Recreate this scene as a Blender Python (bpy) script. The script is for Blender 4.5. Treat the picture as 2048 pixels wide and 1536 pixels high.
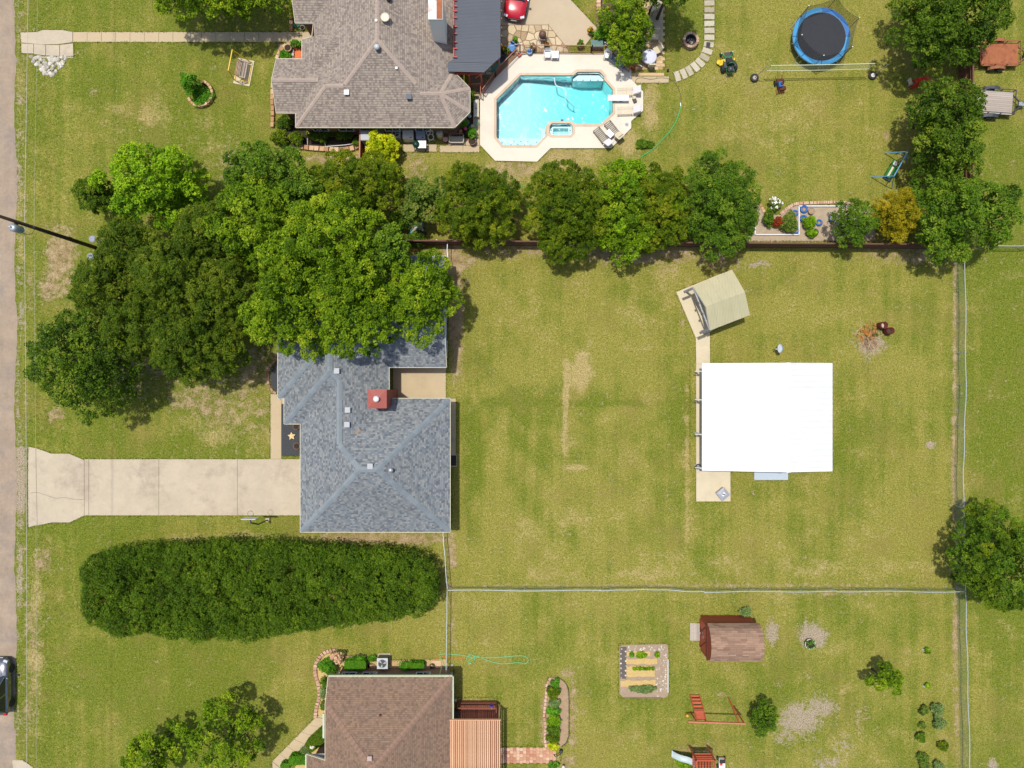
import bpy, math, random
import numpy as np
from mathutils import Vector, Matrix
from mathutils.geometry import tessellate_polygon

# ---------------------------------------------------------------- scene, camera, sky, sun, exposure
sc = bpy.context.scene
for o in list(bpy.data.objects): bpy.data.objects.remove(o)
COL = sc.collection
S, H = 24.0, 57.0                         # plan scale (units per metre of the survey grid), height of the drone
cam = bpy.data.cameras.new('camera'); cam.sensor_width = 36; cam.lens = 36 * S * H / 2048
cam.clip_end = 5000; cam.clip_start = 0.5
camo = bpy.data.objects.new('camera', cam); COL.objects.link(camo); camo.location = (0, 0, H); sc.camera = camo
SUND = Vector((0.19, -0.145, -1.0)).normalized()
w = bpy.data.worlds.new('World'); sc.world = w; w.use_nodes = True
nt = w.node_tree; bg = nt.nodes['Background']
sky = nt.nodes.new('ShaderNodeTexSky'); sky.sky_type = 'NISHITA'; sky.sun_disc = False
sky.sun_elevation = math.asin(-SUND.z); sky.sun_rotation = math.atan2(-SUND.x, -SUND.y)
sky.air_density = 1.0; sky.dust_density = 2.0; sky.ozone_density = 1.0
nt.links.new(sky.outputs[0], bg.inputs[0]); bg.inputs[1].default_value = 0.15
sun = bpy.data.lights.new('sun', 'SUN'); sun.energy = 3.75; sun.angle = math.radians(1.4); sun.color = (1.0, 0.965, 0.905)
suno = bpy.data.objects.new('sun', sun); COL.objects.link(suno)
suno.rotation_euler = SUND.to_track_quat('-Z', 'Y').to_euler(); suno.location = (-20, 15, 120)
sc.view_settings.view_transform = 'Standard'; sc.view_settings.look = 'None'
sc.view_settings.exposure = 0.07; sc.view_settings.gamma = 1.0
sc.render.engine = 'CYCLES'
sc.cycles.max_bounces = 6; sc.cycles.diffuse_bounces = 3; sc.cycles.glossy_bounces = 3
sc.cycles.transparent_max_bounces = 12; sc.cycles.transmission_bounces = 4; sc.cycles.volume_bounces = 0
sc.cycles.caustics_reflective = False; sc.cycles.caustics_refractive = False

# ---------------------------------------------------------------- helpers
def P(px, py, h=0.0):                     # survey sheet position of a point h metres up -> metres
    f = (1 - h / H) / S
    return ((px - 1024) * f, (768 - py) * f)
def P3(px, py, h=0.0, z=None):
    x, y = P(px, py, h); return (x, y, h if z is None else z)
def Q(px, py): return ((px - 1024) / S, (768 - py) / S)     # true plan units -> metres
def lin(c): c = c / 255.0; return c / 12.92 if c < 0.04045 else ((c + 0.055) / 1.055) ** 2.4
def C(r, g, b, k=0.72): return (lin(r) * k, lin(g) * k, lin(b) * k)
def rot2(x, y, a): return (x * math.cos(a) - y * math.sin(a), x * math.sin(a) + y * math.cos(a))

class MB:
    def __init__(s): s.v = []; s.f = []
    def add(s, vs, fs):
        n = len(s.v); s.v += [tuple(p) for p in vs]; s.f += [tuple(i + n for i in f) for f in fs]; return s
    def box(s, c, d, rz=0.0, M=None):
        x, y, z = d[0] / 2, d[1] / 2, d[2] / 2
        vs = [(-x, -y, -z), (x, -y, -z), (x, y, -z), (-x, y, -z), (-x, -y, z), (x, -y, z), (x, y, z), (-x, y, z)]
        if M is not None: vs = [M @ Vector(p) for p in vs]
        if rz: vs = [(*rot2(p[0], p[1], rz), p[2]) for p in vs]
        vs = [(p[0] + c[0], p[1] + c[1], p[2] + c[2]) for p in vs]
        return s.add(vs, [(0, 3, 2, 1), (4, 5, 6, 7), (0, 1, 5, 4), (1, 2, 6, 5), (2, 3, 7, 6), (3, 0, 4, 7)])
    def bar(s, p, q, wd, hg=None):
        p, q = Vector(p), Vector(q); hg = wd if hg is None else hg; d = q - p; L = d.length
        if L < 1e-6: return s
        d.normalize(); up = Vector((0, 0, 1)) if abs(d.z) < 0.95 else Vector((0, 1, 0))
        a = d.cross(up).normalized() * (wd / 2); b = a.cross(d).normalized() * (hg / 2)
        vs = [p - a - b, p + a - b, p + a + b, p - a + b, q - a - b, q + a - b, q + a + b, q - a + b]
        return s.add(vs, [(0, 1, 2, 3), (7, 6, 5, 4), (0, 4, 5, 1), (1, 5, 6, 2), (2, 6, 7, 3), (3, 7, 4, 0)])
    def tube(s, pts, r, n=6, caps=True):
        pts = [Vector(p) for p in pts]; rs = r if isinstance(r, (list, tuple)) else [r] * len(pts)
        vs = []; fs = []
        for i, p in enumerate(pts):
            d = (pts[min(i + 1, len(pts) - 1)] - pts[max(i - 1, 0)])
            if d.length < 1e-7: d = Vector((0, 0, 1))
            d.normalize(); up = Vector((0, 0, 1)) if abs(d.z) < 0.9 else Vector((1, 0, 0))
            a = d.cross(up).normalized(); b = d.cross(a).normalized()
            for k in range(n):
                t = 2 * math.pi * k / n; vs.append(p + (a * math.cos(t) + b * math.sin(t)) * rs[i])
        for i in range(len(pts) - 1):
            for k in range(n):
                k2 = (k + 1) % n; fs.append((i * n + k, (i + 1) * n + k, (i + 1) * n + k2, i * n + k2))
        if caps: fs += [tuple(range(n)), tuple((len(pts) - 1) * n + k for k in reversed(range(n)))]
        return s.add(vs, fs)
    def lathe(s, prof, n=20, c=(0, 0, 0), close=False):
        vs = []; fs = []
        for r, z in prof:
            for k in range(n):
                t = 2 * math.pi * k / n; vs.append((c[0] + r * math.cos(t), c[1] + r * math.sin(t), c[2] + z))
        m = len(prof)
        for i in range(m - (0 if close else 1)):
            j = (i + 1) % m
            for k in range(n):
                k2 = (k + 1) % n; fs.append((i * n + k, i * n + k2, j * n + k2, j * n + k))
        if not close and not (m == 2 and prof[0][1] == prof[1][1]):
            if prof[0][0] > 1e-5: fs.append(tuple(reversed(range(n))))
            if prof[-1][0] > 1e-5: fs.append(tuple((m - 1) * n + k for k in range(n)))
        return s.add(vs, fs)
    def torus(s, R, r, c=(0, 0, 0), n=20, m=8, flat=1.0):
        return s.lathe([(R + r * math.cos(2 * math.pi * k / m), r * flat * math.sin(2 * math.pi * k / m)) for k in range(m)], n, c, True)
    def prism(s, pts, z0, z1):
        pts = ccw(pts); n = len(pts)
        vs = [(p[0], p[1], z0) for p in pts] + [(p[0], p[1], z1) for p in pts]
        fs = [tuple(reversed(range(n))), tuple(range(n, 2 * n))] + [(i, (i + 1) % n, n + (i + 1) % n, n + i) for i in range(n)]
        return s.add(vs, fs)
    def ell(s, c, r, n=12, m=7):
        return s.lathe([(max(1e-6, r[0] * math.sin(math.pi * k / m)), -r[2] * math.cos(math.pi * k / m)) for k in range(m + 1)], n, c)
    def build(s, name, mat, parent=None, smooth=False):
        me = bpy.data.meshes.new(name); me.from_pydata(s.v, [], s.f); me.update()
        if smooth: me.shade_smooth()
        return link(name, me, mat, parent)
def link(name, me, mat, parent=None):
    if mat is not None and not me.materials: me.materials.append(mat)
    o = bpy.data.objects.new(name, me); COL.objects.link(o)
    if parent is not None: o.parent = parent
    return o
def ccw(p):
    a = sum(p[i][0] * p[(i + 1) % len(p)][1] - p[(i + 1) % len(p)][0] * p[i][1] for i in range(len(p)))
    return list(p) if a > 0 else list(reversed(p))
def tag(o, label, cat, group=None, kind=None):
    o['label'] = label; o['category'] = cat
    if group: o['group'] = group
    if kind: o['kind'] = kind
    return o
def thing(name, label, cat, loc=(0, 0, 0), rz=0.0, group=None, kind=None):
    o = bpy.data.objects.new(name, None); COL.objects.link(o); o.empty_display_size = 0.2
    o.location = loc; o.rotation_euler = (0, 0, rz); return tag(o, label, cat, group, kind)
def copy_tree(src, parent=None):
    c = src.copy(); COL.objects.link(c); c.parent = parent
    for ch in src.children: copy_tree(ch, c)
    return c
def offset(pts, d):                       # inward for d>0
    p = ccw(pts); n = len(p); out = []
    for i in range(n):
        a, b, c = Vector(p[i - 1]), Vector(p[i]), Vector(p[(i + 1) % n])
        e1 = (b - a).normalized(); e2 = (c - b).normalized()
        n1 = Vector((-e1.y, e1.x)); n2 = Vector((-e2.y, e2.x)); k = 1 + n1.dot(n2)
        out.append(tuple(b + (n1 + n2) * (d / max(k, 0.3))))
    return out
def inside(x, y, poly):
    c = False; n = len(poly); j = n - 1
    for i in range(n):
        xi, yi = poly[i][:2]; xj, yj = poly[j][:2]
        if (yi > y) != (yj > y) and x < (xj - xi) * (y - yi) / (yj - yi) + xi: c = not c
        j = i
    return c
def inside_np(X, Y, poly):
    c = np.zeros(X.shape, bool); n = len(poly); j = n - 1
    for i in range(n):
        xi, yi = poly[i][:2]; xj, yj = poly[j][:2]
        if yi != yj: c ^= ((yi > Y) != (yj > Y)) & (X < (xj - xi) * (Y - yi) / (yj - yi) + xi)
        j = i
    return c
def clip(poly, a, b, c):                  # keep a*x+b*y+c >= 0
    out = []; n = len(poly)
    for i in range(n):
        p, q = poly[i], poly[(i + 1) % n]; dp = a * p[0] + b * p[1] + c; dq = a * q[0] + b * q[1] + c
        if dp >= -1e-9: out.append(p)
        if (dp > 1e-9 and dq < -1e-9) or (dp < -1e-9 and dq > 1e-9):
            t = dp / (dp - dq); out.append((p[0] + (q[0] - p[0]) * t, p[1] + (q[1] - p[1]) * t))
    return out
def area(p): return abs(sum(p[i][0] * p[(i + 1) % len(p)][1] - p[(i + 1) % len(p)][0] * p[i][1] for i in range(len(p)))) / 2
def spline(pts, n=8, closed=False):
    pts = [Vector(p) for p in pts]; N = len(pts); out = []
    for i in range(N if closed else N - 1):
        g = (lambda k: pts[k % N]) if closed else (lambda k: pts[max(0, min(N - 1, k))])
        p0, p1, p2, p3 = g(i - 1), g(i), g(i + 1), g(i + 2)
        for k in range(n):
            t = k / n
            out.append(0.5 * ((2 * p1) + (p2 - p0) * t + (2 * p0 - 5 * p1 + 4 * p2 - p3) * t * t + (3 * p1 - p0 - 3 * p2 + p3) * t ** 3))
    if not closed: out.append(pts[-1])
    return out
EXC = []                                  # plan outlines where no grass grows
rnd = random.Random(7)

# ---------------------------------------------------------------- materials
class NT:
    def __init__(s, name):
        s.m = bpy.data.materials.new(name); s.m.use_nodes = True; s.t = s.m.node_tree
        s.b = s.t.nodes['Principled BSDF']; s.out = s.t.nodes['Material Output']
    def n(s, kind, **kw):
        nd = s.t.nodes.new('ShaderNode' + kind)
        for k, v in kw.items(): setattr(nd, k, v)
        return nd
    def l(s, a, b): s.t.links.new(a, b)
    def val(s, sock, v):
        if isinstance(v, bpy.types.NodeSocket): s.l(v, sock)
        else: sock.default_value = v
    def math(s, op, a, b=0.0, c=0.0):
        nd = s.n('Math', operation=op); s.val(nd.inputs[0], a); s.val(nd.inputs[1], b); s.val(nd.inputs[2], c); return nd.outputs[0]
    def noise(s, vec, scale, detail=4, rough=0.6, out=0):
        nd = s.n('TexNoise'); nd.inputs['Scale'].default_value = scale; nd.inputs['Detail'].default_value = detail
        nd.inputs['Roughness'].default_value = rough
        if vec is not None: s.l(vec, nd.inputs['Vector'])
        return nd.outputs[out]
    def ramp(s, fac, stops):
        nd = s.n('ValToRGB'); s.l(fac, nd.inputs[0]); e = nd.color_ramp.elements
        while len(e) < len(stops): e.new(0.5)
        for i, (p, c) in enumerate(stops):
            e[i].position = p; e[i].color = (*c, 1) if len(c) == 3 else c
        return nd.outputs[0]
    def mix(s, fac, a, b, blend='MIX'):
        nd = s.n('Mix', data_type='RGBA', blend_type=blend)
        s.val(nd.inputs[0], fac)
        for i, v in ((6, a), (7, b)):
            if isinstance(v, bpy.types.NodeSocket): s.l(v, nd.inputs[i])
            else: nd.inputs[i].default_value = (*v, 1)
        return nd.outputs[2]
    def step(s, x, lo, hi):
        nd = s.n('MapRange', interpolation_type='SMOOTHSTEP'); s.l(x, nd.inputs[0])
        nd.inputs[1].default_value = lo; nd.inputs[2].default_value = hi; return nd.outputs[0]
    def bump(s, hgt, st=0.3, dist=0.02):
        nd = s.n('Bump'); nd.inputs['Strength'].default_value = st; nd.inputs['Distance'].default_value = dist
        s.l(hgt, nd.inputs['Height']); s.l(nd.outputs[0], s.b.inputs['Normal'])
def world_pos(t): return t.n('NewGeometry').outputs['Position']
def obj_pos(t): return t.n('TexCoord').outputs['Object']
MC = {}
def M(name, col, rough=0.7, var=0.18, scale=4.0, metal=0.0, bump=0.0, spec=0.5, dirt=None):
    if name in MC: return MC[name]
    t = NT(name); p = obj_pos(t)
    n1 = t.noise(p, scale, 5, 0.65); n2 = t.noise(p, scale * 7, 3, 0.6)
    f = t.math('ADD', t.math('MULTIPLY', n1, 0.6), t.math('MULTIPLY', n2, 0.4))
    lo = tuple(c * (1 - var) for c in col); hi = tuple(min(1, c * (1 + var)) for c in col)
    c = t.ramp(f, [(0.3, lo), (0.7, hi)])
    if dirt: c = t.mix(t.math('MULTIPLY', t.step(t.noise(p, scale * 0.6, 6, 0.7), 0.5, 0.68), dirt[1]), c, dirt[0])
    t.l(c, t.b.inputs['Base Color']); t.b.inputs['Roughness'].default_value = rough
    t.b.inputs['Metallic'].default_value = metal; t.b.inputs['Specular IOR Level'].default_value = spec
    if bump: t.bump(n2, bump, 0.01)
    MC[name] = t.m; return t.m
# grass ground: base turf with bare-earth, lush, straw and gravel masks that belong to the lawn itself
def mat_ground():
    t = NT('turf'); p = world_pos(t)
    at = t.n('Attribute', attribute_name='wear'); sep = t.n('SeparateColor'); t.l(at.outputs['Color'], sep.inputs[0])
    dirt, lush, dry, grav = sep.outputs[0], sep.outputs[1], sep.outputs[2], at.outputs['Alpha']
    big = t.noise(p, 0.10, 5, 0.6); mid = t.noise(p, 0.42, 5, 0.62); sm = t.noise(p, 1.5, 5, 0.66); fine = t.noise(p, 4.6, 4, 0.72)
    vf = t.noise(p, 11.0, 3, 0.75)
    mp = t.n('Mapping'); t.l(p, mp.inputs[0]); mp.inputs['Scale'].default_value = (1.3, 0.07, 1); mp.inputs['Rotation'].default_value = (0, 0, 0.02); mow = t.noise(mp.outputs[0], 1.0, 3, 0.5)
    c0 = lambda v: t.math('SUBTRACT', v, 0.5)
    fv = t.math('ADD', t.math('MULTIPLY', fine, 0.35), t.math('MULTIPLY', vf, 0.65))
    base = t.ramp(fv, [(0.34, C(104, 102, 38)), (0.46, C(143, 138, 58)), (0.54, C(161, 155, 73)), (0.66, C(191, 183, 106))])
    green = t.ramp(fv, [(0.34, C(73, 87, 24)), (0.46, C(107, 120, 36)), (0.55, C(129, 138, 47)), (0.67, C(161, 163, 77))])
    straw = t.ramp(fv, [(0.35, C(140, 120, 70)), (0.5, C(190, 168, 110)), (0.66, C(222, 202, 150))])
    earth = t.ramp(t.math('ADD', t.math('MULTIPLY', sm, .5), t.math('MULTIPLY', vf, .5)), [(0.36, C(130, 106, 74)), (0.5, C(172, 148, 108)), (0.64, C(204, 182, 142))])
    gravel = t.ramp(vf, [(0.35, C(140, 124, 100)), (0.5, C(176, 158, 132)), (0.65, C(206, 190, 164))])
    fl = t.math('ADD', t.math('ADD', t.math('MULTIPLY', c0(big), 2.6), t.math('MULTIPLY', c0(mid), 2.0)), t.math('ADD', lush, t.math('ADD', t.math('MULTIPLY', c0(sm), 0.6), t.math('MULTIPLY', c0(mow), 1.5))))
    c = t.mix(t.step(fl, -0.25, 0.8), base, green)
    c = t.mix(t.math('MULTIPLY', t.step(t.noise(p, 0.28, 4, 0.6), 0.48, 0.72), 0.38), c, C(150, 132, 72))
    fd = t.math('ADD', dry, t.math('ADD', t.math('MULTIPLY', c0(mid), -2.0), t.math('ADD', t.math('MULTIPLY', c0(sm), 1.3), t.math('MULTIPLY', c0(fine), 0.9))))
    c = t.mix(t.math('MULTIPLY', t.step(fd, 0.22, 1.05), 0.85), c, straw)
    br = t.math('ADD', t.math('MULTIPLY', c0(sm), 1.6), t.math('ADD', t.math('MULTIPLY', c0(mid), 1.0), t.math('MULTIPLY', c0(fine), 1.4)))
    c = t.mix(t.step(t.math('ADD', dirt, br), 0.2, 0.78), c, earth)
    c = t.mix(t.step(t.math('ADD', grav, br), 0.28, 0.78), c, gravel)
    dk = t.math('MULTIPLY', t.step(vf, 0.46, 0.34), 0.35)
    c = t.mix(dk, c, C(70, 70, 26))
    sp = t.math('MULTIPLY', t.step(t.noise(p, 8.0, 2, 0.6), 0.66, 0.74), 0.6)
    c = t.mix(sp, c, C(220, 210, 166))
    t.l(c, t.b.inputs['Base Color']); t.b.inputs['Roughness'].default_value = 0.95; t.b.inputs['Specular IOR Level'].default_value = 0.1
    t.bump(fv, 0.8, 0.08); return t.m
def mat_concrete(name, col, var=0.12, stain=0.35, tint=(150, 132, 112)):
    t = NT(name); p = world_pos(t)
    a = t.noise(p, 0.55, 6, 0.65); b = t.noise(p, 4, 5, 0.7); f = t.noise(p, 40, 3, 0.7)
    m = t.math('ADD', t.math('MULTIPLY', a, 0.5), t.math('ADD', t.math('MULTIPLY', b, 0.25), t.math('MULTIPLY', f, 0.25)))
    c = t.ramp(m, [(0.33, tuple(x * (1 - var) for x in col)), (0.66, tuple(x * (1 + var) for x in col))])
    st = t.math('MULTIPLY', t.step(t.noise(p, 0.32, 7, 0.75), 0.48, 0.7), stain)
    c = t.mix(st, c, C(*tint)); t.l(c, t.b.inputs['Base Color']); t.b.inputs['Roughness'].default_value = 0.88
    t.bump(f, 0.25, 0.01); return t.m
def mat_shingle(name, stops, wd=0.22, hg=0.145, edge=0.55, streak=0.1):
    t = NT(name); uv = t.n('UVMap'); sp = t.n('SeparateXYZ'); t.l(uv.outputs[0], sp.inputs[0])
    r = t.math('DIVIDE', sp.outputs[1], hg); row = t.math('FLOOR', r); fr = t.math('FRACT', r)
    wn0 = t.n('TexWhiteNoise', noise_dimensions='1D'); t.l(row, wn0.inputs['W'])
    u = t.math('ADD', t.math('DIVIDE', sp.outputs[0], wd), t.math('MULTIPLY', wn0.outputs[0], 7.3)); colm = t.math('FLOOR', u); fu = t.math('FRACT', u)
    cb = t.n('CombineXYZ'); t.l(colm, cb.inputs[0]); t.l(row, cb.inputs[1])
    wn = t.n('TexWhiteNoise', noise_dimensions='2D'); t.l(cb.outputs[0], wn.inputs['Vector'])
    big = t.noise(world_pos(t), 0.35, 5, 0.6); gr = t.noise(uv.outputs[0], 30, 2, 0.7)
    f = t.math('ADD', wn.outputs[0], t.math('MULTIPLY', t.math('SUBTRACT', gr, 0.5), 0.35))
    c = t.ramp(f, stops)
    c = t.mix(t.math('MULTIPLY', t.step(fr, 0.22, 0.02), edge), c, (0.03, 0.028, 0.027))
    c = t.mix(t.math('MULTIPLY', t.step(fu, 0.10, 0.02), edge * 0.5), c, (0.04, 0.036, 0.034))
    c = t.mix(t.math('MULTIPLY', t.step(big, 0.42, 0.68), streak), c, (0.09, 0.08, 0.07))
    t.l(c, t.b.inputs['Base Color']); t.b.inputs['Roughness'].default_value = 0.9; t.b.inputs['Specular IOR Level'].default_value = 0.25
    t.bump(t.math('ADD', t.math('MULTIPLY', fr, -1.0), t.math('MULTIPLY', wn.outputs[0], 0.4)), 0.7, 0.012); return t.m
def mat_leaf(name, dark, light, warm=None, trans=0.28):
    t = NT(name); at = t.n('Attribute', attribute_name='tone')
    p = world_pos(t); n = t.noise(p, 0.45, 3, 0.6)
    f = t.math('ADD', t.math('MULTIPLY', at.outputs['Fac'], 0.75), t.math('MULTIPLY', t.math('SUBTRACT', n, 0.35), 0.7))
    g = 1.45; dark, light = tuple(x * g for x in dark), tuple(x * g for x in light); warm = tuple(x * g for x in warm) if warm else None
    st = [(0.08, dark), (0.55, light)] + ([(0.92, warm)] if warm else [])
    c = t.ramp(f, st)
    t.l(c, t.b.inputs['Base Color']); t.b.inputs['Roughness'].default_value = 0.6; t.b.inputs['Specular IOR Level'].default_value = 0.14
    tr = t.n('BsdfTranslucent'); t.l(t.mix(1.0, c, (1.0, 1.15, 0.55), 'MULTIPLY'), tr.inputs[0])
    mx = t.n('MixShader'); mx.inputs[0].default_value = trans
    t.l(t.b.outputs[0], mx.inputs[1]); t.l(tr.outputs[0], mx.inputs[2]); t.l(mx.outputs[0], t.out.inputs[0]); return t.m
def mat_metalroof(name, col, pitch, rough=0.45, depth=0.012, line=0.35, axis=1):
    t = NT(name); p = obj_pos(t); sp = t.n('SeparateXYZ'); t.l(p, sp.inputs[0])
    fr = t.math('FRACT', t.math('DIVIDE', sp.outputs[axis], pitch)); rib = t.step(t.math('ABSOLUTE', t.math('SUBTRACT', fr, 0.5)), 0.22, 0.1)
    n = t.noise(p, 0.8, 5, 0.65); c = t.ramp(n, [(0.3, tuple(x * 0.93 for x in col)), (0.7, tuple(min(1, x * 1.06) for x in col))])
    c = t.mix(t.math('MULTIPLY', rib, line), c, tuple(x * 0.6 for x in col))
    t.l(c, t.b.inputs['Base Color']); t.b.inputs['Roughness'].default_value = rough; t.bump(rib, 0.5, depth); return t.m
def mat_wood(name, a, b, axis=0, pitch=0.0):
    t = NT(name); p = obj_pos(t); mp = t.n('Mapping'); t.l(p, mp.inputs[0]); s = [9.0, 9.0, 9.0]; s[axis] = 0.7; mp.inputs['Scale'].default_value = s
    oi = t.n('ObjectInfo'); n = t.noise(mp.outputs[0], 1.6, 6, 0.7)
    f = t.math('ADD', t.math('MULTIPLY', n, 0.8), t.math('MULTIPLY', t.math('SUBTRACT', oi.outputs['Random'], 0.3), 0.4))
    c = t.ramp(f, [(0.25, a), (0.75, b)]); t.l(c, t.b.inputs['Base Color']); t.b.inputs['Roughness'].default_value = 0.75; t.bump(n, 0.25, 0.005); return t.m
def mat_rand(name, stops, rough=0.85, scale=5.0, bump=0.4):   # stones: every piece has a tone of its own
    t = NT(name); p = obj_pos(t); oi = t.n('ObjectInfo'); n = t.noise(p, scale, 5, 0.7); at = t.n('Attribute', attribute_name='tone')
    f = t.math('ADD', t.math('MULTIPLY', t.math('ADD', oi.outputs['Random'], at.outputs['Fac']), 0.7), t.math('MULTIPLY', t.math('SUBTRACT', n, 0.5), 0.8))
    t.l(t.ramp(f, stops), t.b.inputs['Base Color']); t.b.inputs['Roughness'].default_value = rough; t.bump(n, bump, 0.02); return t.m
def mat_brick(name, cols, mortar):
    t = NT(name); p = world_pos(t); b = t.n('TexBrick'); mp = t.n('Mapping')
    sp = t.n('SeparateXYZ'); t.l(p, sp.inputs[0]); cb = t.n('CombineXYZ')
    t.l(t.math('ADD', sp.outputs[0], sp.outputs[1]), cb.inputs[0]); t.l(sp.outputs[2], cb.inputs[1]); t.l(cb.outputs[0], b.inputs['Vector'])
    b.inputs['Color1'].default_value = (*cols[0], 1); b.inputs['Color2'].default_value = (*cols[1], 1); b.inputs['Mortar'].default_value = (*mortar, 1)
    b.inputs['Scale'].default_value = 1.0; b.inputs['Brick Width'].default_value = 0.21; b.inputs['Row Height'].default_value = 0.075; b.inputs['Mortar Size'].default_value = 0.01
    t.l(b.outputs[0], t.b.inputs['Base Color']); t.b.inputs['Roughness'].default_value = 0.9; return t.m
def mat_glass(name, col=(0.02, 0.03, 0.035), rough=0.06):
    if name in MC: return MC[name]
    t = NT(name); t.b.inputs['Base Color'].default_value = (*col, 1); t.b.inputs['Roughness'].default_value = rough; t.b.inputs['Specular IOR Level'].default_value = 0.8
    n = t.noise(obj_pos(t), 3, 3, 0.5); t.l(t.ramp(n, [(0.3, tuple(c * 0.8 for c in col)), (0.7, tuple(c * 1.3 for c in col))]), t.b.inputs['Base Color'])
    MC[name] = t.m; return t.m
def mat_paint(name, col, rough=0.25, metal=0.0):
    if name in MC: return MC[name]
    t = NT(name); n = t.noise(obj_pos(t), 6, 4, 0.6); t.l(t.ramp(n, [(0.3, tuple(c * 0.92 for c in col)), (0.7, tuple(min(1, c * 1.06) for c in col))]), t.b.inputs['Base Color'])
    t.b.inputs['Roughness'].default_value = rough; t.b.inputs['Metallic'].default_value = metal
    t.b.inputs['Coat Weight'].default_value = 0.6; t.b.inputs['Coat Roughness'].default_value = 0.08; MC[name] = t.m; return t.m

TURF = mat_ground()
CONC = mat_concrete('driveway_concrete', C(205, 189, 162), .15, 0.65, (166, 150, 130))
CONC2 = mat_concrete('pale_concrete', C(224, 208, 174), 0.08, 0.2)
CONCP = mat_concrete('path_concrete', C(206, 184, 146), 0.08, 0.2)
DECKC = mat_concrete('pool_deck_concrete', C(242, 231, 210), 0.06, 0.3, (214, 198, 176))
COPING = mat_concrete('coping_stone', C(226, 198, 168), 0.12, 0.25)
ASPH = mat_concrete('asphalt', C(172, 151, 128), 0.3, 0.8, (146, 134, 124))
SH_GREY = mat_shingle('grey_shingle', [(0.0, C(106, 111, 116)), (0.2, C(123, 129, 133)), (0.45, C(136, 142, 145)), (0.7, C(146, 151, 152)), (0.88, C(164, 164, 159)), (1.0, C(116, 122, 129))], 0.18, 0.145, 0.3, 0.15)
SH_TAUPE = mat_shingle('taupe_shingle', [(0.0, C(142, 128, 118)), (0.3, C(163, 148, 136)), (0.6, C(176, 161, 147)), (0.85, C(187, 172, 151)), (1.0, C(152, 137, 127))], 0.15, 0.17, 0.62, 0.15)
SH_BROWN = mat_shingle('brown_shingle', [(0.0, C(128, 104, 86)), (0.3, C(145, 118, 97)), (0.6, C(153, 124, 102)), (0.85, C(162, 132, 107)), (1.0, C(134, 111, 96))], 0.17, 0.15, 0.5, 0.12)
CAP_GREY = mat_rand('grey_ridge_cap', [(.1, C(130,139,144)), (.5, C(138,147,151)), (.9, C(146,154,157))], 0.9)
CAP_TAUPE = M('taupe_ridge_cap', C(188, 168, 152), 0.9, 0.2, 4)
CAP_BROWN = mat_rand('brown_ridge_cap', [(0.1, C(134, 107, 92)), (0.5, C(148, 118, 99)), (0.9, C(160, 127, 105))], 0.9)
FASC = M('fascia_cream', C(226, 218, 186), 0.6); FASCG = M('fascia_green', C(206, 214, 176), 0.6); GUTT = M('gutter_brown', C(92, 70, 58), 0.6)
BRICK = mat_brick('wall_brick_red', (C(150, 92, 74), C(120, 70, 58)), C(170, 150, 134)); BRICKT = mat_brick('wall_brick_tan', (C(168, 128, 100), C(142, 106, 84)), C(180, 160, 140))
WHITE = M('white_plastic', C(250, 250, 248, 0.78), 0.4, 0.03); WPAINT = M('white_paint', C(240, 240, 236), 0.5, 0.05)
BLACK = M('black_rubber', (0.02, 0.02, 0.02), 0.8, 0.3); DARK = M('dark_metal', (0.035, 0.037, 0.04), 0.5, 0.3); STEEL = M('galvanised_steel', C(186, 192, 196), 0.45, 0.12, 6, 0.5)
RUST = M('rusty_steel', C(178, 108, 68), 0.85, 0.3, 3, 0.1, 0.3, dirt=(C(110, 56, 34), 0.7)); RUSTD = M('dark_rust', C(104, 46, 30), 0.85, 0.35, 5, 0.1, 0.3)
REDW = mat_wood('red_stained_wood', C(172, 74, 40), C(210, 104, 64)); REDP = M('red_paint', C(204, 62, 48), 0.5, 0.15); CEDAR = mat_wood('cedar_slats', C(218, 156, 112), C(246, 194, 150), 1)
DECKW = mat_wood('deck_boards', C(120, 64, 44), C(150, 84, 60), 1); FENCEW = mat_wood('fence_boards', C(96, 62, 46), C(130, 86, 62), 2); GREYW = mat_wood('weathered_boards', C(176, 162, 146), C(206, 194, 178), 0); TAUPEW = mat_wood('brown_grey_wood', C(120, 100, 84), C(160, 138, 118), 0)
SAND = mat_rand('sandstone_block', [(0.1, C(188, 140, 100)), (0.5, C(222, 184, 138)), (0.9, C(236, 206, 168))], 0.9, 6); WSTONE = mat_rand('white_rock', [(0.1, C(170, 160, 144)), (0.5, C(226, 218, 200)), (0.9, C(246, 240, 226))], 0.9, 6)
FLAG = mat_rand('flagstone', [(0.1, C(186, 158, 122)), (0.45, C(218, 196, 156)), (0.8, C(232, 212, 176)), (1.0, C(196, 164, 148))], 0.9, 4); PINKB = mat_rand('pinkish_block', [(0.1, C(196, 150, 124)), (0.5, C(222, 184, 156)), (0.9, C(236, 206, 182))], 0.9, 6)
SOIL = M('dark_mulch', C(62, 48, 38), 0.95, 0.45, 8, bump=0.6); LAVA = M('black_gravel', C(72, 74, 76), 0.95, 0.5, 14, bump=0.8); EARTH = M('bare_earth', C(178, 150, 116), 0.95, 0.25, 3, bump=0.5); STRAWM = M('straw_mulch', C(214, 182, 116), 0.95, 0.25, 9, bump=0.6); ORNG = M('orange_mulch', C(236, 128, 74), 0.9, 0.2, 9, bump=0.5)
BLUE = M('blue_plastic', C(40, 104, 176), 0.45, 0.12); NAVY = M('blue_glaze', C(44, 74, 128), 0.3, 0.15); TERRA = M('terracotta', C(196, 128, 88), 0.85, 0.15); TEAL = M('teal_paint', C(60, 160, 140), 0.5, 0.15); GREENP = M('green_paint', C(30, 122, 52), 0.4, 0.15); YELP = M('yellow_paint', C(244, 204, 40), 0.4, 0.1)
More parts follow.
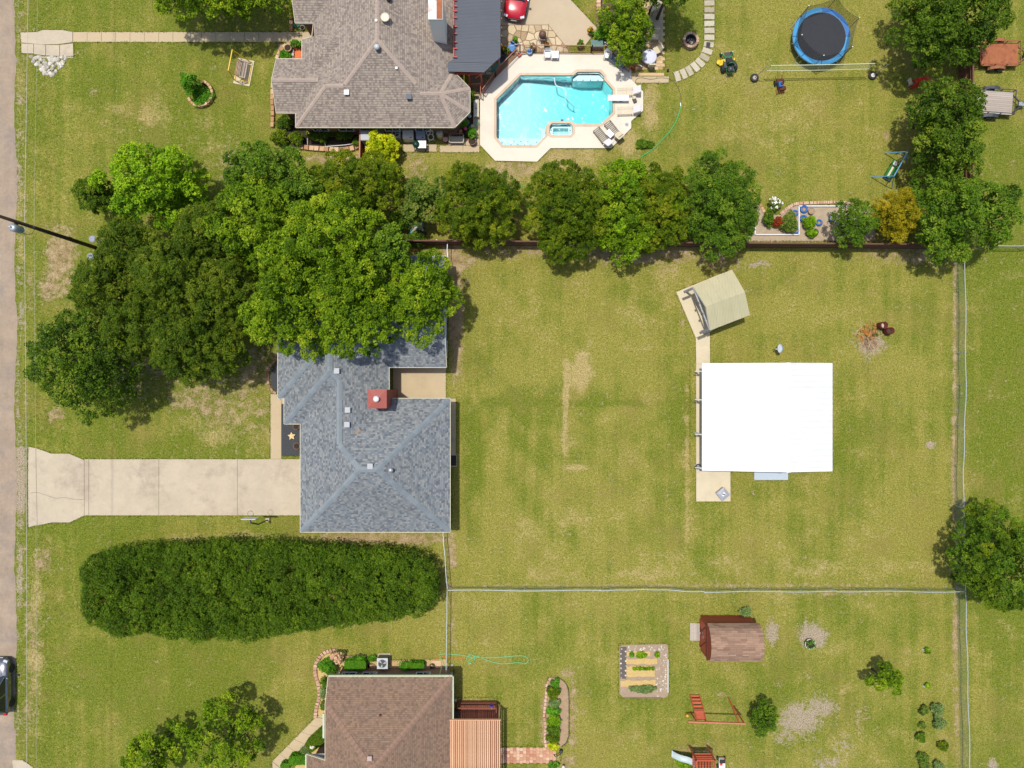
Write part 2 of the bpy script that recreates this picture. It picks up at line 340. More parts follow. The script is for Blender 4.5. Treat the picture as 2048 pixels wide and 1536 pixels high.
GREYM = M('grey_enamel', C(176, 180, 184), 0.5, 0.08, dirt=(C(140, 130, 118), 0.4)); GRILLM = M('dark_green_enamel', C(30, 74, 62), 0.25, 0.15); ORANGE = M('orange_plastic', C(240, 120, 40), 0.5, 0.1); PINK = M('pink_plastic', C(230, 60, 130), 0.5, 0.1); CREAM = M('cream_fabric', C(226, 212, 180), 0.9, 0.15, 8); GREYF = M('grey_sling_fabric', C(150, 158, 170), 0.9, 0.1, 8)
GALV = M('chain_link_wire', C(168, 190, 182), 0.5, 0.1, 6, 0.2); RAIL = M('chain_link_rail', C(206, 216, 216), 0.45, 0.1, 6, 0.3); REDF = M('deck_fence_red', C(196, 128, 104), 0.7, 0.15)
BARK = M('bark', C(104, 84, 66), 0.95, 0.35, 6, bump=0.8); ROPE = M('pale_rope', C(226, 232, 190), 0.7, 0.1); HOSEG = M('green_hose', C(60, 200, 120), 0.4, 0.08); HOSED = M('dark_hose', C(96, 92, 72), 0.5, 0.2); HOSEL = M('pale_green_hose', C(120, 214, 150), 0.45, 0.08)
LF = dict(
    bright=mat_leaf('leaf_bright', C(46, 74, 6), C(108, 138, 14), C(168, 178, 40), .3),
    lime=mat_leaf('leaf_lime', C(52, 88, 4), C(114, 154, 14), C(172, 192, 40)),
    dark=mat_leaf('leaf_dark', C(36, 59, 8), C(82, 110, 18), C(134, 146, 42)),
    mid=mat_leaf('leaf_mid', C(40, 66, 10), C(92, 124, 24), C(142, 156, 44)),
    cedar=mat_leaf('leaf_cedar', C(48, 70, 10), C(92, 114, 20), C(140, 144, 42), 0.26),
    olive=mat_leaf('leaf_olive', C(44, 68, 5), C(92, 114, 11), C(150, 150, 30), 0.24),
    gold=mat_leaf('leaf_gold', C(104, 98, 8), C(158, 144, 20), C(192, 166, 44)),
    yellow=mat_leaf('leaf_yellow', C(130, 150, 10), C(206, 208, 26), C(240, 226, 60), 0.35),
    hedge=mat_leaf('leaf_hedge', C(44, 69, 7), C(84, 112, 16), C(124, 141, 32), 0.24),
    grey=mat_leaf('leaf_grey', C(72, 94, 44), C(118, 140, 76), C(160, 172, 112)),
    box=mat_leaf('leaf_box', C(44, 92, 8), C(88, 142, 24), C(130, 170, 50)),
    rose=mat_leaf('leaf_rose', C(50, 76, 22), C(104, 128, 40), C(150, 140, 70)),
    white=mat_leaf('petal_white', C(220, 210, 200), C(244, 238, 230), C(252, 248, 244)),
    red=mat_leaf('petal_red', C(110, 40, 18), C(150, 66, 30), C(180, 100, 44)),
    pinkp=mat_leaf('petal_pink', C(196, 130, 110), C(226, 180, 150), C(240, 214, 190)),
    orangep=mat_leaf('petal_orange', C(226, 110, 20), C(246, 160, 40), C(250, 190, 70)),
)
# ---------------------------------------------------------------- ground
POOL = [(1041,152),(1146,152),(1155,145),(1199,145),(1208,154),(1208,161),(1225,180),(1225,226),(1201,249),(1150,249),(1144,243),(1102,243),(1092,252),(1092,271),(1072,291),(1006,291),(993,275),(993,200)]
SPA = [(1104,248),(1140,248),(1145,253),(1145,266),(1140,271),(1104,271),(1099,266),(1099,253)]
DECK = [(960,187),(1040,108),(1219,108),(1262,141),(1263,161),(1286,184),(1286,222),(1262,243),(1262,257),(1222,297),(1101,297),(1074,324),(990,322),(960,290)]
# lawn wear: (channel, x, y, rx, ry, amount)
D, L, R, G = 0, 1, 2, 3
WEAR = [(G,42,960,10,80,1.0),(G,40,1150,8,60,.8),(G,44,640,6,50,.6),(R,42,300,10,300,.5),(D,122,520,32,70,.75),(D,100,570,22,40,.6),(D,60,560,12,60,.35),(D,80,1130,22,18,.6),(D,85,1105,14,12,.5),(R,70,1300,18,170,.75),(D,62,1260,13,90,.4),(D,60,1400,12,80,.35),(D,80,1130,10,14,.6),
 (D,465,330,40,60,.4),(R,380,270,90,60,.35),(R,280,240,90,50,.4),(D,440,800,110,60,.48),(D,510,740,50,60,.5),(R,470,860,90,50,.6),(D,112,828,16,14,.75),(D,320,700,150,90,.5),(D,650,560,220,120,.5),
 (D,905,520,24,34,1.0),(D,912,640,14,120,.95),(D,930,520,40,22,.6),(D,1000,505,90,14,.5),(D,750,1078,160,13,.8),(D,905,1100,14,40,.6),(D,902,1190,9,40,.5),(D,905,1260,8,70,.5),(R,470,1075,140,12,.6),
 (D,1120,500,120,14,.7),(D,1290,510,130,20,.65),(D,1430,520,60,20,.5),(D,1820,512,110,22,.5),(D,1070,497,30,10,.8),
 (D,1030,340,60,22,.5),(R,1030,345,90,26,.7),(R,1150,315,70,20,.8),(D,1130,312,50,14,.45),(R,1255,285,34,34,.8),(R,1300,215,20,60,.85),(D,1298,200,14,60,.25),(R,1245,315,40,22,.5),(D,830,330,30,30,.5),(D,680,318,70,10,.8),
 (G,1600,1435,46,34,.85),(G,1640,1415,36,24,.75),(G,1570,1470,30,20,.55),(G,1690,1490,28,30,.5),(G,1660,1525,40,16,.6),(G,1630,1500,30,16,.3),(G,1626,1272,30,26,.9),(G,1545,1262,14,28,.75),(G,1543,1278,8,8,.9),(D,1715,1440,20,30,.3),
 (G,1742,690,34,26,.6),(G,1720,665,14,18,.4),(G,1859,889,11,9,.8),(G,1520,528,34,7,.7),(G,1475,530,7,22,.5),(G,1618,1355,8,6,.5),(R,1700,1500,90,50,.3),
 (G,1985,486,14,8,.6),(D,1910,700,5,200,.75),(D,1908,930,6,130,.85),(D,1911,1290,5,130,.7),(D,1914,1450,5,100,.7),(G,1925,1010,10,12,.5),(D,1450,1170,520,5,.5),(D,1700,1186,160,6,.4),(G,1985,1528,12,12,.8),
 (R,1165,738,20,40,1.2),(R,1146,752,12,30,.9),(R,1132,775,6,60,1.3),(R,1130,860,5,90,1.1),(R,1150,935,26,7,1.1),(R,1140,890,24,50,.35),(R,1170,720,24,14,.5),
 (R,1378,600,7,50,.7),(D,1366,640,6,60,.35),(D,1374,760,5,70,.3),(R,1374,960,6,180,.75),(D,1372,900,4,100,.25),(R,1340,1120,60,30,.4),(R,1290,620,60,60,.35),(R,1100,1060,140,70,.35),(R,1330,545,40,20,.5),(D,1330,540,20,14,.4),
 (R,1600,1130,300,25,.4),(R,1720,1050,110,60,.25),(R,1250,1150,300,14,.5),(R,1050,620,100,60,.3),(R,1230,700,120,60,.2),
 (R,1560,250,110,70,.4),(R,1480,150,70,60,.35),(R,1630,330,80,50,.15),(D,1772,270,7,12,.8),(R,1530,1190,300,14,.35),(R,960,1260,30,60,.4),(R,1010,1220,90,30,.25),
 (D,1443,1390,14,10,.4),(D,1445,1420,60,10,.25),(D,1410,1500,70,14,.35),(D,1090,1440,9,70,.7),(D,1146,1430,8,80,.7),(D,1135,1345,16,10,.6),(D,1130,1525,20,16,.7),(D,1165,1425,8,4,.7),(D,950,1402,40,5,.5),(D,1395,1300,14,10,.3),
 (L,1120,806,190,7,.95),(L,1000,800,60,7,.6),(L,945,960,22,150,.8),(L,935,840,18,60,.8),(L,990,690,60,40,.35),(L,1060,800,90,60,.2),(L,960,700,20,40,.5),
 (L,190,175,55,50,1.1),(L,140,260,34,120,.6),(L,115,60,40,60,.5),(L,200,30,80,40,.5),(L,390,190,120,90,.25),(L,300,880,200,50,.4),(L,150,880,40,30,.7),(L,150,1150,40,60,.7),(L,130,1250,24,200,.55),(L,170,1400,70,110,.35),(L,420,1350,200,70,.3),
 (L,2010,800,90,800,.85),(L,2010,560,70,80,.5),(L,1060,1330,50,40,.6),(L,1010,1480,60,40,.55),(L,1060,1440,26,80,.6),(L,990,1370,60,40,.4),(L,1600,1440,380,160,.22),(L,1250,1240,240,60,.15),(L,1700,1350,200,150,.2),
 (L,1330,310,70,60,.5),(L,1420,330,90,50,.35),(L,1690,330,80,60,.3),(L,1360,60,50,80,.3),(L,1600,900,200,300,.10),(L,1160,40,50,60,.8),(L,900,345,90,14,.5),(L,700,1320,200,40,.25),(L,480,560,60,20,.3)]
gx = np.concatenate([[-60000,-9000,-2500,-700], np.arange(-240, 2300, 6.0), [2700, 5000, 12000, 60000]])
gy = np.concatenate([[-60000,-9000,-2500,-700], np.arange(-240, 1790, 6.0), [2300, 5000, 12000, 60000]])
def gz(px, py):                           # shallow roadside ditch, filled under the crossings
    px = np.asarray(px, float); py = np.asarray(py, float)
    d = -0.22 * np.exp(-((px - 108) / 26.0) ** 2)
    for c, hw in ((88, 46), (975, 105)): d = d * (1 - np.exp(-((py - c) / hw) ** 4))
    d = d * np.clip(1 - np.exp(-((py - 500) / 90.0) ** 4) * 0.8, 0, 1)
    return d
X, Y = np.meshgrid(gx, gy); nx, ny = len(gx), len(gy)
wear = np.zeros((ny, nx, 4)); rg = np.random.default_rng(3)
for ch, cx, cy, rx, ry, a in WEAR:
    q = ((X - cx) / rx) ** 2 + ((Y - cy) / ry) ** 2
    wear[:, :, ch] = np.maximum(wear[:, :, ch], a * np.exp(-q ** 1.5 * 0.75))
left = np.clip((760 - X) / 300, 0, 1); wear[:, :, 1] = np.maximum(wear[:, :, 1], 0.55 * left)
wear[:, :, 2] = np.maximum(wear[:, :, 2], 0.12 * (1 - left))
# rough gravel verge next to the road
wear[:, :, 3] = np.maximum(wear[:, :, 3], 0.42 * np.exp(-((X - 36) / 8.0) ** 2)); wear[:, :, 0] = np.maximum(wear[:, :, 0], 0.3 * np.exp(-((X - 50) / 10.0) ** 2))
vx = (X - 1024) / S; vy = (768 - Y) / S
verts = np.stack([vx, vy, gz(X, Y)], -1).reshape(-1, 3)
idx = np.arange(ny * nx).reshape(ny, nx)
quads = np.stack([idx[1:, :-1], idx[1:, 1:], idx[:-1, 1:], idx[:-1, :-1]], -1).reshape(-1, 4)
mxx = ((X[1:, 1:] + X[:-1, :-1]) / 2).ravel(); myy = ((Y[1:, 1:] + Y[:-1, :-1]) / 2).ravel()
dk = [Vector(p) for p in DECK]
hole = inside_np(mxx, myy, offset([(p[0], -p[1]) for p in POOL], -9) and [(a, -b) for a, b in offset([(p[0], -p[1]) for p in POOL], -9)]) | inside_np(mxx, myy, [(1092,240),(1152,240),(1152,280),(1092,280)])
quads = quads[~hole]
def npmesh(name, verts, faces, k):
    me = bpy.data.meshes.new(name); me.vertices.add(len(verts)); me.vertices.foreach_set('co', np.ascontiguousarray(verts, np.float32).ravel())
    nf = len(faces); me.loops.add(nf * k); me.loops.foreach_set('vertex_index', np.ascontiguousarray(faces, np.int32).ravel())
    me.polygons.add(nf); me.polygons.foreach_set('loop_start', np.arange(nf, dtype=np.int32) * k); me.update(calc_edges=True); me.validate(); return me
gm = npmesh('ground', verts, quads, 4); gm.shade_smooth()
ca = gm.attributes.new('wear', 'FLOAT_COLOR', 'POINT'); ca.data.foreach_set('color', wear.reshape(-1, 4).astype(np.float32).ravel())
go = link('ground', gm, TURF); tag(go, 'mown olive green lawn with bare patches across all the yards', 'lawn', kind='structure')

# ---------------------------------------------------------------- road, drives and paths
def QP(pts): return [Q(*p) for p in pts]
def exc(pts): EXC.append([tuple(p) for p in pts])
redge = [(33 + 3.0 * math.sin(y * 0.021) + rnd.uniform(-1.5, 1.5), y) for y in range(-240, 1800, 12)]
redge = [(x - 4 if y < 120 else x, y) for x, y in redge]
rp = QP([(-160, -240)] + redge + [(-160, 1788)])
mb = MB(); n = len(redge)
vs = [(*Q(-150, y), 0.03) for x, y in redge] + [(*Q(-60, y), 0.07) for x, y in redge] + [(*Q(x - 6, y), 0.03) for x, y in redge] + [(*Q(x, y), -0.01) for x, y in redge]
mb.add(vs, [(k * n + i, k * n + i + 1, (k + 1) * n + i + 1, (k + 1) * n + i) for k in range(3) for i in range(n - 1)])
ro = mb.build('road', ASPH); tag(ro, 'worn brownish asphalt road with a crumbling gravel edge', 'road', kind='structure')
exc([(-160, -240), (29, -240), (31, 1790), (-160, 1790)])
def slabs(parent, rects, mat, z0=-0.06, z1=0.03, gap=0.5, name='slab', jit=0.004):
    for r in rects:
        pts = r if isinstance(r[0], (tuple, list)) else [(r[0], r[1]), (r[2], r[1]), (r[2], r[3]), (r[0], r[3])]
        exc(pts); p = offset(QP(pts), gap / 2 / S); dz = rnd.uniform(-jit, jit)
        m = MB(); q = offset(p, 0.012); pc = ccw(p); k = len(pc)
        m.add([(a, b, z0) for a, b in pc] + [(a, b, z1 - .012 + dz) for a, b in pc] + [(a, b, z1 + dz) for a, b in q],
              [tuple(range(2 * k, 3 * k))] + [(j * k + i, j * k + (i + 1) % k, (j + 1) * k + (i + 1) % k, (j + 1) * k + i) for j in range(2) for i in range(k)])
        m.build(name, mat, parent)
drv = thing('driveway', 'wide pale concrete driveway running from the road to the grey roofed house', 'driveway', kind='structure')
slabs(drv, [[(57,893),(72,896),(75,1050),(57,1055),(56,960)], [(72,896),(103,907),(138,907),(169,920),(169,1031),(140,1045),(104,1045),(75,1051)], (169,918,178,1031), (178,918,318,1031), (318,918,475,1031), (475,918,632,1031)], CONC, gap=0.45)
cr = MB().tube(spline([(*Q(62,986),.032),(*Q(75,985),.032),(*Q(92,990),.032),(*Q(112,996),.032),(*Q(130,995),.032),(*Q(145,998),.032),(*Q(168,999),.032)], 5), 0.012, 4); cr.build('crack', DARK, drv)
fp = thing('garden_path', 'long straight concrete footpath leading to the taupe roofed house', 'path', kind='structure')
slabs(fp, [(146 + 28.6 * i, 64, 146 + 28.6 * (i + 1), 84.5) for i in range(17)], CONCP, gap=0.4)
cv = thing('culvert_crossing', 'concrete footbridge over the roadside ditch at the end of the footpath', 'crossing', kind='structure')
slabs(cv, [[(41,65),(75,64),(85,60),(125,60),(146,64),(146,85),(120,89),(85,90),(43,86)], [(43,87),(68,88),(68,108),(43,107)], [(68,88),(92,90),(92,112),(68,109)], [(92,90),(120,90),(120,113),(92,112)], [(120,90),(147,87),(148,113),(120,113)]], CONC, gap=0.8, z1=0.05)
cw = MB(); cw.box((*Q(108,114.5), -0.15), (78/S, 0.12, 0.34)); cw.build('headwall', CONC, cv)
MB().tube([(*Q(113,110), -0.12), (*Q(114,119), -0.14)], 0.16, 12).build('drain_pipe', DARK, cv)
sw = thing('front_walk', 'short concrete walk between the driveway and the grey roofed house', 'path', kind='structure')
slabs(sw, [(541,788,563,918), (563,790,590,808)], CONCP, gap=0.4); slabs(sw, [(600,905,625,918)], CONC)
pt = thing('courtyard_patio', 'concrete patio slab in the recess behind the grey roofed house', 'patio', kind='structure')
slabs(pt, [(786,728,892,797), (786,797,912,812), (894,812,912,912)], CONCP, gap=0.3)
sp_ = thing('shed_slab', 'cream concrete pad under the tan shed with a walk to the white barn', 'slab', kind='structure')
slabs(sp_, [[(1352,584),(1447,545),(1494,622),(1420,664),(1391,676)], [(1391,676.5),(1420,664.5),(1420,728),(1392,728)]], CONC2, gap=0.4, z1=0.05)
bs = thing('barn_slab', 'cream concrete apron along the west side of the white barn', 'slab', kind='structure')
slabs(bs, [(1392,728,1452,800), (1392,800,1452,870), (1392,870,1452,935), (1392,935,1461,1003)], CONC2, gap=0.35, z1=0.045)
slabs(bs, [(1508,925,1576,960)], M('blue_grey_concrete', C(196,208,216), 0.9, 0.06), gap=0.2, z1=0.05, name='ramp')
st = thing('stepping_stone_path', 'curving row of square concrete stepping stones beside the fire pit', 'path', kind='structure')
cs = spline([(*Q(1418.5, -8), 0), (*Q(1418.5, 40), 0), (*Q(1417.5, 88), 0), (*Q(1408, 116), 0), (*Q(1386, 137), 0), (*Q(1362, 150), 0), (*Q(1342, 156), 0)], 40)
acc = 0; last = cs[0]; nxt = 0.0
stone = MB().box((0, 0, 0), (0.84, 0.44, 0.07)); me_st = None
for i in range(1, len(cs)):
    acc += (cs[i] - cs[i - 1]).length
    if acc >= nxt:
        d = cs[i] - cs[i - 1]; a = math.atan2(d.y, d.x) - math.pi / 2 + rnd.uniform(-.04, .04)
        if me_st is None: o = stone.build('slab', mat_rand('paver', [(0.1, C(180,166,140)), (0.5, C(208,196,170)), (0.9, C(222,212,188))], 0.9, 3), st); me_st = o.data
        else: o = link('slab', me_st, None, st)
        o.location = (cs[i].x, cs[i].y, 0.012 + rnd.uniform(-.006, .006)); o.rotation_euler = (0, 0, a); nxt = acc + 0.545
        exc([(1024 + S * (cs[i].x + rot2(u, v, a)[0]), 768 - S * (cs[i].y + rot2(u, v, a)[1])) for u, v in ((-.42,-.22),(.42,-.22),(.42,.22),(-.42,.22))])
wk = thing('side_walk', 'concrete walk joining the pool deck to the stepping stones', 'path', kind='structure')
slabs(wk, [(1262,153,1338,166)], CONCP, gap=0.3)
pr = thing('back_driveway', 'beige concrete parking pad in front of the red car', 'driveway', kind='structure')
slabs(pr, [[(1000,-200),(1140,-200),(1140,0),(1096,50),(1000,50)], [(1140.5,-60),(1142,0),(1196,58),(1170,92),(1131,92),(1097,50)]], mat_concrete('beige_concrete', C(206,186,154), 0.06, 0.2), gap=0.4)
ps = thing('patio_walk', 'concrete paving slabs along the south wall of the taupe roofed house', 'path', kind='structure')
slabs(ps, [(806,288,874,304), (879,291,926,305), (926,291,959,305), (896,276,931,291), (931,277,959,291), (946,230,959,276), (945,184,958,200)], CONCP, gap=0.6)
# paver terrace: many small pavers, tones from piece to piece
tr = thing('paver_terrace', 'tan brick paver terrace under the green tree beside the pool', 'terrace', kind='structure')
PAV = mat_rand('tan_paver', [(0.1, C(196,160,112)), (0.5, C(222,192,146)), (0.9, C(232,208,168))], 0.9, 4)
me_p = None
for i in range(7):
    for j in range(24):
        x, y = 1270 + i * 9.2 + (4.6 if j % 2 else 0), -6 + j * 6.2
        if x > 1326 or y > 146 or (y < 88 and x < 1290): continue
        if me_p is None: o = MB().box((0, 0, 0), (0.365, 0.245, 0.06)).build('paver', PAV, tr); me_p = o.data
        else: o = link('paver', me_p, None, tr)
        o.location = (*Q(x, y), 0.005 + rnd.uniform(-.005, .005))
exc([(1252,-20),(1329,-20),(1329,152),(1262,152),(1240,110)])
slabs(tr, [(1262,146,1328,152)], SAND, gap=0.2, name='edging', z1=0.045)
slabs(tr, [(1302,-30,1326,80)], mat_concrete('grey_path', C(196,180,150), 0.08, 0.2), gap=0.2, z1=0.04)
bp = thing('brick_path', 'pink brick path from the pergola to the flower bed', 'path', kind='structure')
BPM = mat_rand('pink_brick', [(0.05, C(196,136,104)), (0.4, C(220,170,136)), (0.75, C(234,200,170)), (1.0, C(244,222,200))], 0.9, 4); me_p = None
for i in range(17):
    for j in range(5):
        x, y = 1003 + i * 6.6, 1497.5 + j * 6.2 + (0 if i % 2 else 1.2)
        if x > 1120: continue
        if me_p is None: o = MB().box((0, 0, 0), (0.262, 0.245, 0.06)).build('brick', BPM, bp); me_p = o.data
        else: o = link('brick', me_p, None, bp)
        o.location = (*Q(x, y), 0.01 + rnd.uniform(-.005, .005)); o.rotation_euler = (0, 0, rnd.uniform(-.05, .05))
exc([(1000,1493),(1122,1493),(1122,1526),(1000,1526)])
# flagstones: one polygon for each stone
fl = thing('flagstone_patio', 'cream flagstone patio between the parked red car and the pool fence', 'patio', kind='structure')
reg = [(960,50),(1097,50),(1131,92),(1140,108),(1042,108),(985,160),(960,150)]; regs = [[(1002,50),(1097,50),(1131,92),(1140,107),(1002,107)], [(958,30),(1001.5,30),(1001.5,107),(985,150),(958,150)]]
for rgn in regs:
    bx = [min(p[0] for p in rgn), max(p[0] for p in rgn), min(p[1] for p in rgn), max(p[1] for p in rgn)]
    seeds = []
    for i in range(int((bx[1]-bx[0])/14)+1):
        for j in range(int((bx[3]-bx[2])/14)+1): seeds.append((bx[0]+7+i*14+rnd.uniform(-6,6), bx[2]+7+j*14+rnd.uniform(-6,6)))
    for a in seeds:
        c = list(rgn)
        for b in seeds:
            if b is a or not c: continue
            if (a[0]-b[0])**2+(a[1]-b[1])**2 > 3600: continue
            mx_, my_ = (a[0]+b[0])/2, (a[1]+b[1])/2; nx_, ny_ = a[0]-b[0], a[1]-b[1]
            c = clip(c, nx_, ny_, -(nx_*mx_+ny_*my_))
        if len(c) < 3 or area(c) < 30: continue
        q = offset(QP(c), 0.035)
        z = 0.02 + rnd.uniform(-.006, .006); MB().prism(q, -0.05, z).build('flagstone', FLAG, fl)
exc(reg); exc([(958,30),(1002,30),(1002,120),(958,150)])
MB().prism(QP([(957,20),(1131,52),(1140,108),(1042,108),(960,187),(940,187),(940,100)]), -0.04, 0.004).build('joint_bed', M('joint_mortar', C(150,124,92), 0.95, 0.15, 5), fl)

# ---------------------------------------------------------------- pool
pl = thing('swimming_pool', 'turquoise swimming pool with angled corners and a built in spa', 'pool')
def tess(name, loops, z, mat, parent, zt=None):
    pts = [p for l in loops for p in l]; tri = tessellate_polygon([[Vector((*p, 0)) for p in l] for l in loops])
    vs = [(p[0], p[1], z) for p in pts]; fs = []
    for t in tri:
        a, b, c = (Vector(pts[i]) for i in t); fs.append(t if (b - a).cross(c - a) > 0 else t[::-1])
    m = MB(); m.add(vs, fs)
    if zt is not None:
        k = 0
        for l in loops:
            n = len(l); m.add([(*p, z) for p in l] + [(*p, zt) for p in l], [(i, (i + 1) % n, n + (i + 1) % n, n + i) for i in range(n)])
    return m.build(name, mat, parent)
def flip(pts): return [(a, -b) for a, b in pts]
def off_px(pts, d): return flip(offset(flip(pts), d))
cop_o = off_px(POOL, -5.2); cop_s = off_px(SPA, -4.6)
dko = thing('pool_deck', 'cream concrete pool deck with many angled corners', 'pool deck', kind='structure')
big = QP(DECK)
# outline of pool coping and spa coping merged for the deck opening
opening = [(1039,147),(1143,147),(1152,140),(1202,140),(1213,152),(1213,159),(1230,178),(1230,228),(1203.5,254),(1150,254),(1150,268),(1142,276),(1102,276),(1096,272),(1074,296),(1003.5,296),(988,277),(988,198)]
tess('slab', [ccw(big), ccw(QP(opening))], 0.10, DECKC, dko, -0.1)
exc(DECK)
inner = POOL
ring = lambda o_, i_, z, nm, mat, par: tess(nm, [ccw(QP(o_)), ccw(QP(i_))], z, mat, par, -0.1)
coping_outer = [(x, y) for x, y in opening]
def ring_strip(name, outer, innr, z, mat, parent, holes2=None):
    loops = [ccw(QP(outer)), ccw(QP(innr))] + ([ccw(QP(holes2))] if holes2 else []); return tess(name, loops, z, mat, parent, -0.25)
ring_strip('coping', opening, POOL, 0.115, COPING, pl, SPA)
# basin
PLAST = M('pool_plaster', (0.78, 0.86, 0.86), 0.7, 0.03, 2); TILE = M('waterline_tile', C(120,190,190), 0.35, 0.15, 20)
def depth(px): return -1.0 - 0.8 * min(1, max(0, (px - 1060) / 110.0))
m = MB(); pw = ccw(QP(POOL)); k = len(pw)
bot = [(x, y, depth(1024 + x * S)) for x, y in pw]; XA, XB = Q(1060, 0)[0], Q(1170, 0)[0]
m.add([(x, y, -0.02) for x, y in pw] + bot, [(i, k + i, k + (i + 1) % k, (i + 1) % k) for i in range(k)]); m.build('basin_wall', PLAST, pl)
for lo_, hi_ in ((None, XA), (XA, XB), (XB, None)):      # shallow end, slope, deep end
    c_ = list(pw)
    if lo_ is not None: c_ = clip(c_, 1, 0, -lo_)
    if hi_ is not None: c_ = clip(c_, -1, 0, hi_)
    tri = tessellate_polygon([[Vector((*p, 0)) for p in c_]]); MB().add([(x, y, depth(1024 + x * S)) for x, y in c_], [t if (Vector(c_[t[1]])-Vector(c_[t[0]])).cross(Vector(c_[t[2]])-Vector(c_[t[0]])) > 0 else t[::-1] for t in tri]).build('basin_floor', PLAST, pl)
MB().add([(x, y, 0.09) for x, y in pw] + [(x, y, -0.14) for x, y in pw], [(i, k + i, k + (i + 1) % k, (i + 1) % k) for i in range(k)]).build('tile_band', TILE, pl)
led = [(994,272),(1091,272),(1072,290),(1006.5,290),(994,275.5)]; MB().prism(QP(led), -1.1, -0.55).build('step', PLAST, pl)
MB().prism(QP([(1082,253),(1091.5,252),(1091.5,271),(1082,271)]), -1.1, -0.5).build('step', PLAST, pl)
MB().prism(QP([(1147,158),(1147,152.8),(1156,146),(1198.5,146),(1207.5,154.5),(1207.5,158)]), -1.9, -0.38).build('bench', PLAST, pl)
DOT = M('step_marker_tile', (0.03, 0.05, 0.12), 0.4)
for (x, y) in [(1004,281),(1016,279),(1028,278),(1042,278),(1056,279),(1010,286),(1022,285),(1036,284),(1050,285),(1062,284),(1074,280)]: MB().box((*Q(x, y), -0.546), (0.09, 0.09, 0.02)).build('step_marker', DOT, pl)
for x in (1153, 1167, 1182, 1197): MB().box((*Q(x, 156.5), -0.376), (0.09, 0.09, 0.02)).build('step_marker', DOT, pl)
ws = ccw(QP(SPA)); ks = len(ws)
MB().add([(x, y, 0.09) for x, y in ws] + [(x, y, -1.0) for x, y in ws], [(i, ks + i, ks + (i + 1) % ks, (i + 1) % ks) for i in range(ks)]).build('spa_wall', PLAST, pl)
MB().prism(QP(SPA), -1.1, -0.95).build('spa_floor', PLAST, pl)
tess('spa_seat', [ccw(QP(off_px(SPA, 0.2))), ccw(QP([(1107,253),(1137,253),(1137,265),(1107,265)]))], -0.4, PLAST, pl, -0.95)
for x, y in ((1103,257),(1141,257),(1110,268.5),(1122,268.5),(1134,268.5)): MB().box((*Q(x, y), -0.396), (0.09, 0.09, 0.02)).build('step_marker', DOT, pl)
MB().box((*Q(1124,241.5), 0.13), (0.22, 0.12, 0.04)).build('spillway', NAVY, pl)
def mat_water():
    t = NT('pool_water'); t.t.nodes.remove(t.b); p = world_pos(t)
    tr_ = t.n('BsdfTransparent'); tr_.inputs[0].default_value = (0.93, 0.99, 1.0, 1); gl = t.n('BsdfGlossy'); gl.inputs['Roughness'].default_value = 0.07
    bp_ = t.n('Bump'); bp_.inputs['Strength'].default_value = 0.45; bp_.inputs['Distance'].default_value = 0.22
    nz = t.n('TexNoise'); nz.inputs['Scale'].default_value = 1.9; nz.inputs['Detail'].default_value = 3; nz.inputs['Distortion'].default_value = 1.2; t.l(p, nz.inputs['Vector'])
    t.l(nz.outputs[0], bp_.inputs['Height']); t.l(bp_.outputs[0], gl.inputs['Normal'])
    fr = t.n('Fresnel'); fr.inputs[0].default_value = 1.33; t.l(bp_.outputs[0], fr.inputs['Normal'])
    mx = t.n('MixShader'); t.l(fr.outputs[0], mx.inputs[0]); t.l(tr_.outputs[0], mx.inputs[1]); t.l(gl.outputs[0], mx.inputs[2]); t.l(mx.outputs[0], t.out.inputs['Surface'])
    va = t.n('VolumeAbsorption'); va.inputs['Color'].default_value = (0.0, 0.83, 0.84, 1); va.inputs['Density'].default_value = 0.43; t.l(va.outputs[0], t.out.inputs['Volume']); return t.m
WATER = mat_water()
def water(pts, zt, zb, parent):
    p = ccw(offset(QP(pts), 0.004)); n = len(p); bt = [(x, y, (zb if zb else -2.5) - 0.02) for x, y in p]
    tri = tessellate_polygon([[Vector((*q, 0)) for q in p]]); f1 = []
    for t in tri:
        a, b, c = (Vector(p[i]) for i in t); f1.append(tuple(t) if (b - a).cross(c - a) > 0 else tuple(t[::-1]))
    m = MB(); m.add([(x, y, zt) for x, y in p] + bt, f1 + [tuple(n + i for i in reversed(t)) for t in f1] + [(i, n + i, n + (i + 1) % n, (i + 1) % n) for i in range(n)])
    return m.build('water', WATER, parent)
water(POOL, -0.04, None, pl); water(SPA, -0.02, -0.96, pl)
db = thing('diving_board', 'white diving board reaching over the east end of the pool', 'diving board', (*Q(1252, 201), 0.10))
MB().box((-0.72, 0, 0.42), (1.72, 0.46, 0.06)).build('board', WHITE, db); MB().box((-0.15, 0, 0.2), (0.5, 0.36, 0.4)).build('base', WPAINT, db); MB().box((-0.7, 0, 0.19), (0.2, 0.36, 0.38)).build('support', WPAINT, db)
cl = thing('pool_cleaner_hose', 'white floating vacuum hose drifting across the pool', 'hose', (0, 0, 0)); 
MB().tube(spline([(*Q(1109,156), -0.02), (*Q(1112,170), -0.02), (*Q(1126,176), -0.02), (*Q(1132,184), -0.02), (*Q(1131,192), -0.05), (*Q(1138,200), -0.3), (*Q(1150,206), -0.8)], 6), 0.035, 6).build('hose', WHITE, cl, True)
MB().box((*Q(1150,206), -1.9), (0.4, 0.3, 0.2), 0.5).build('cleaner_head', DARK, cl); MB().tube([(*Q(1150,206), -0.8), (*Q(1150,206), -1.85)], 0.03, 6).build('hose_end', WHITE, cl)
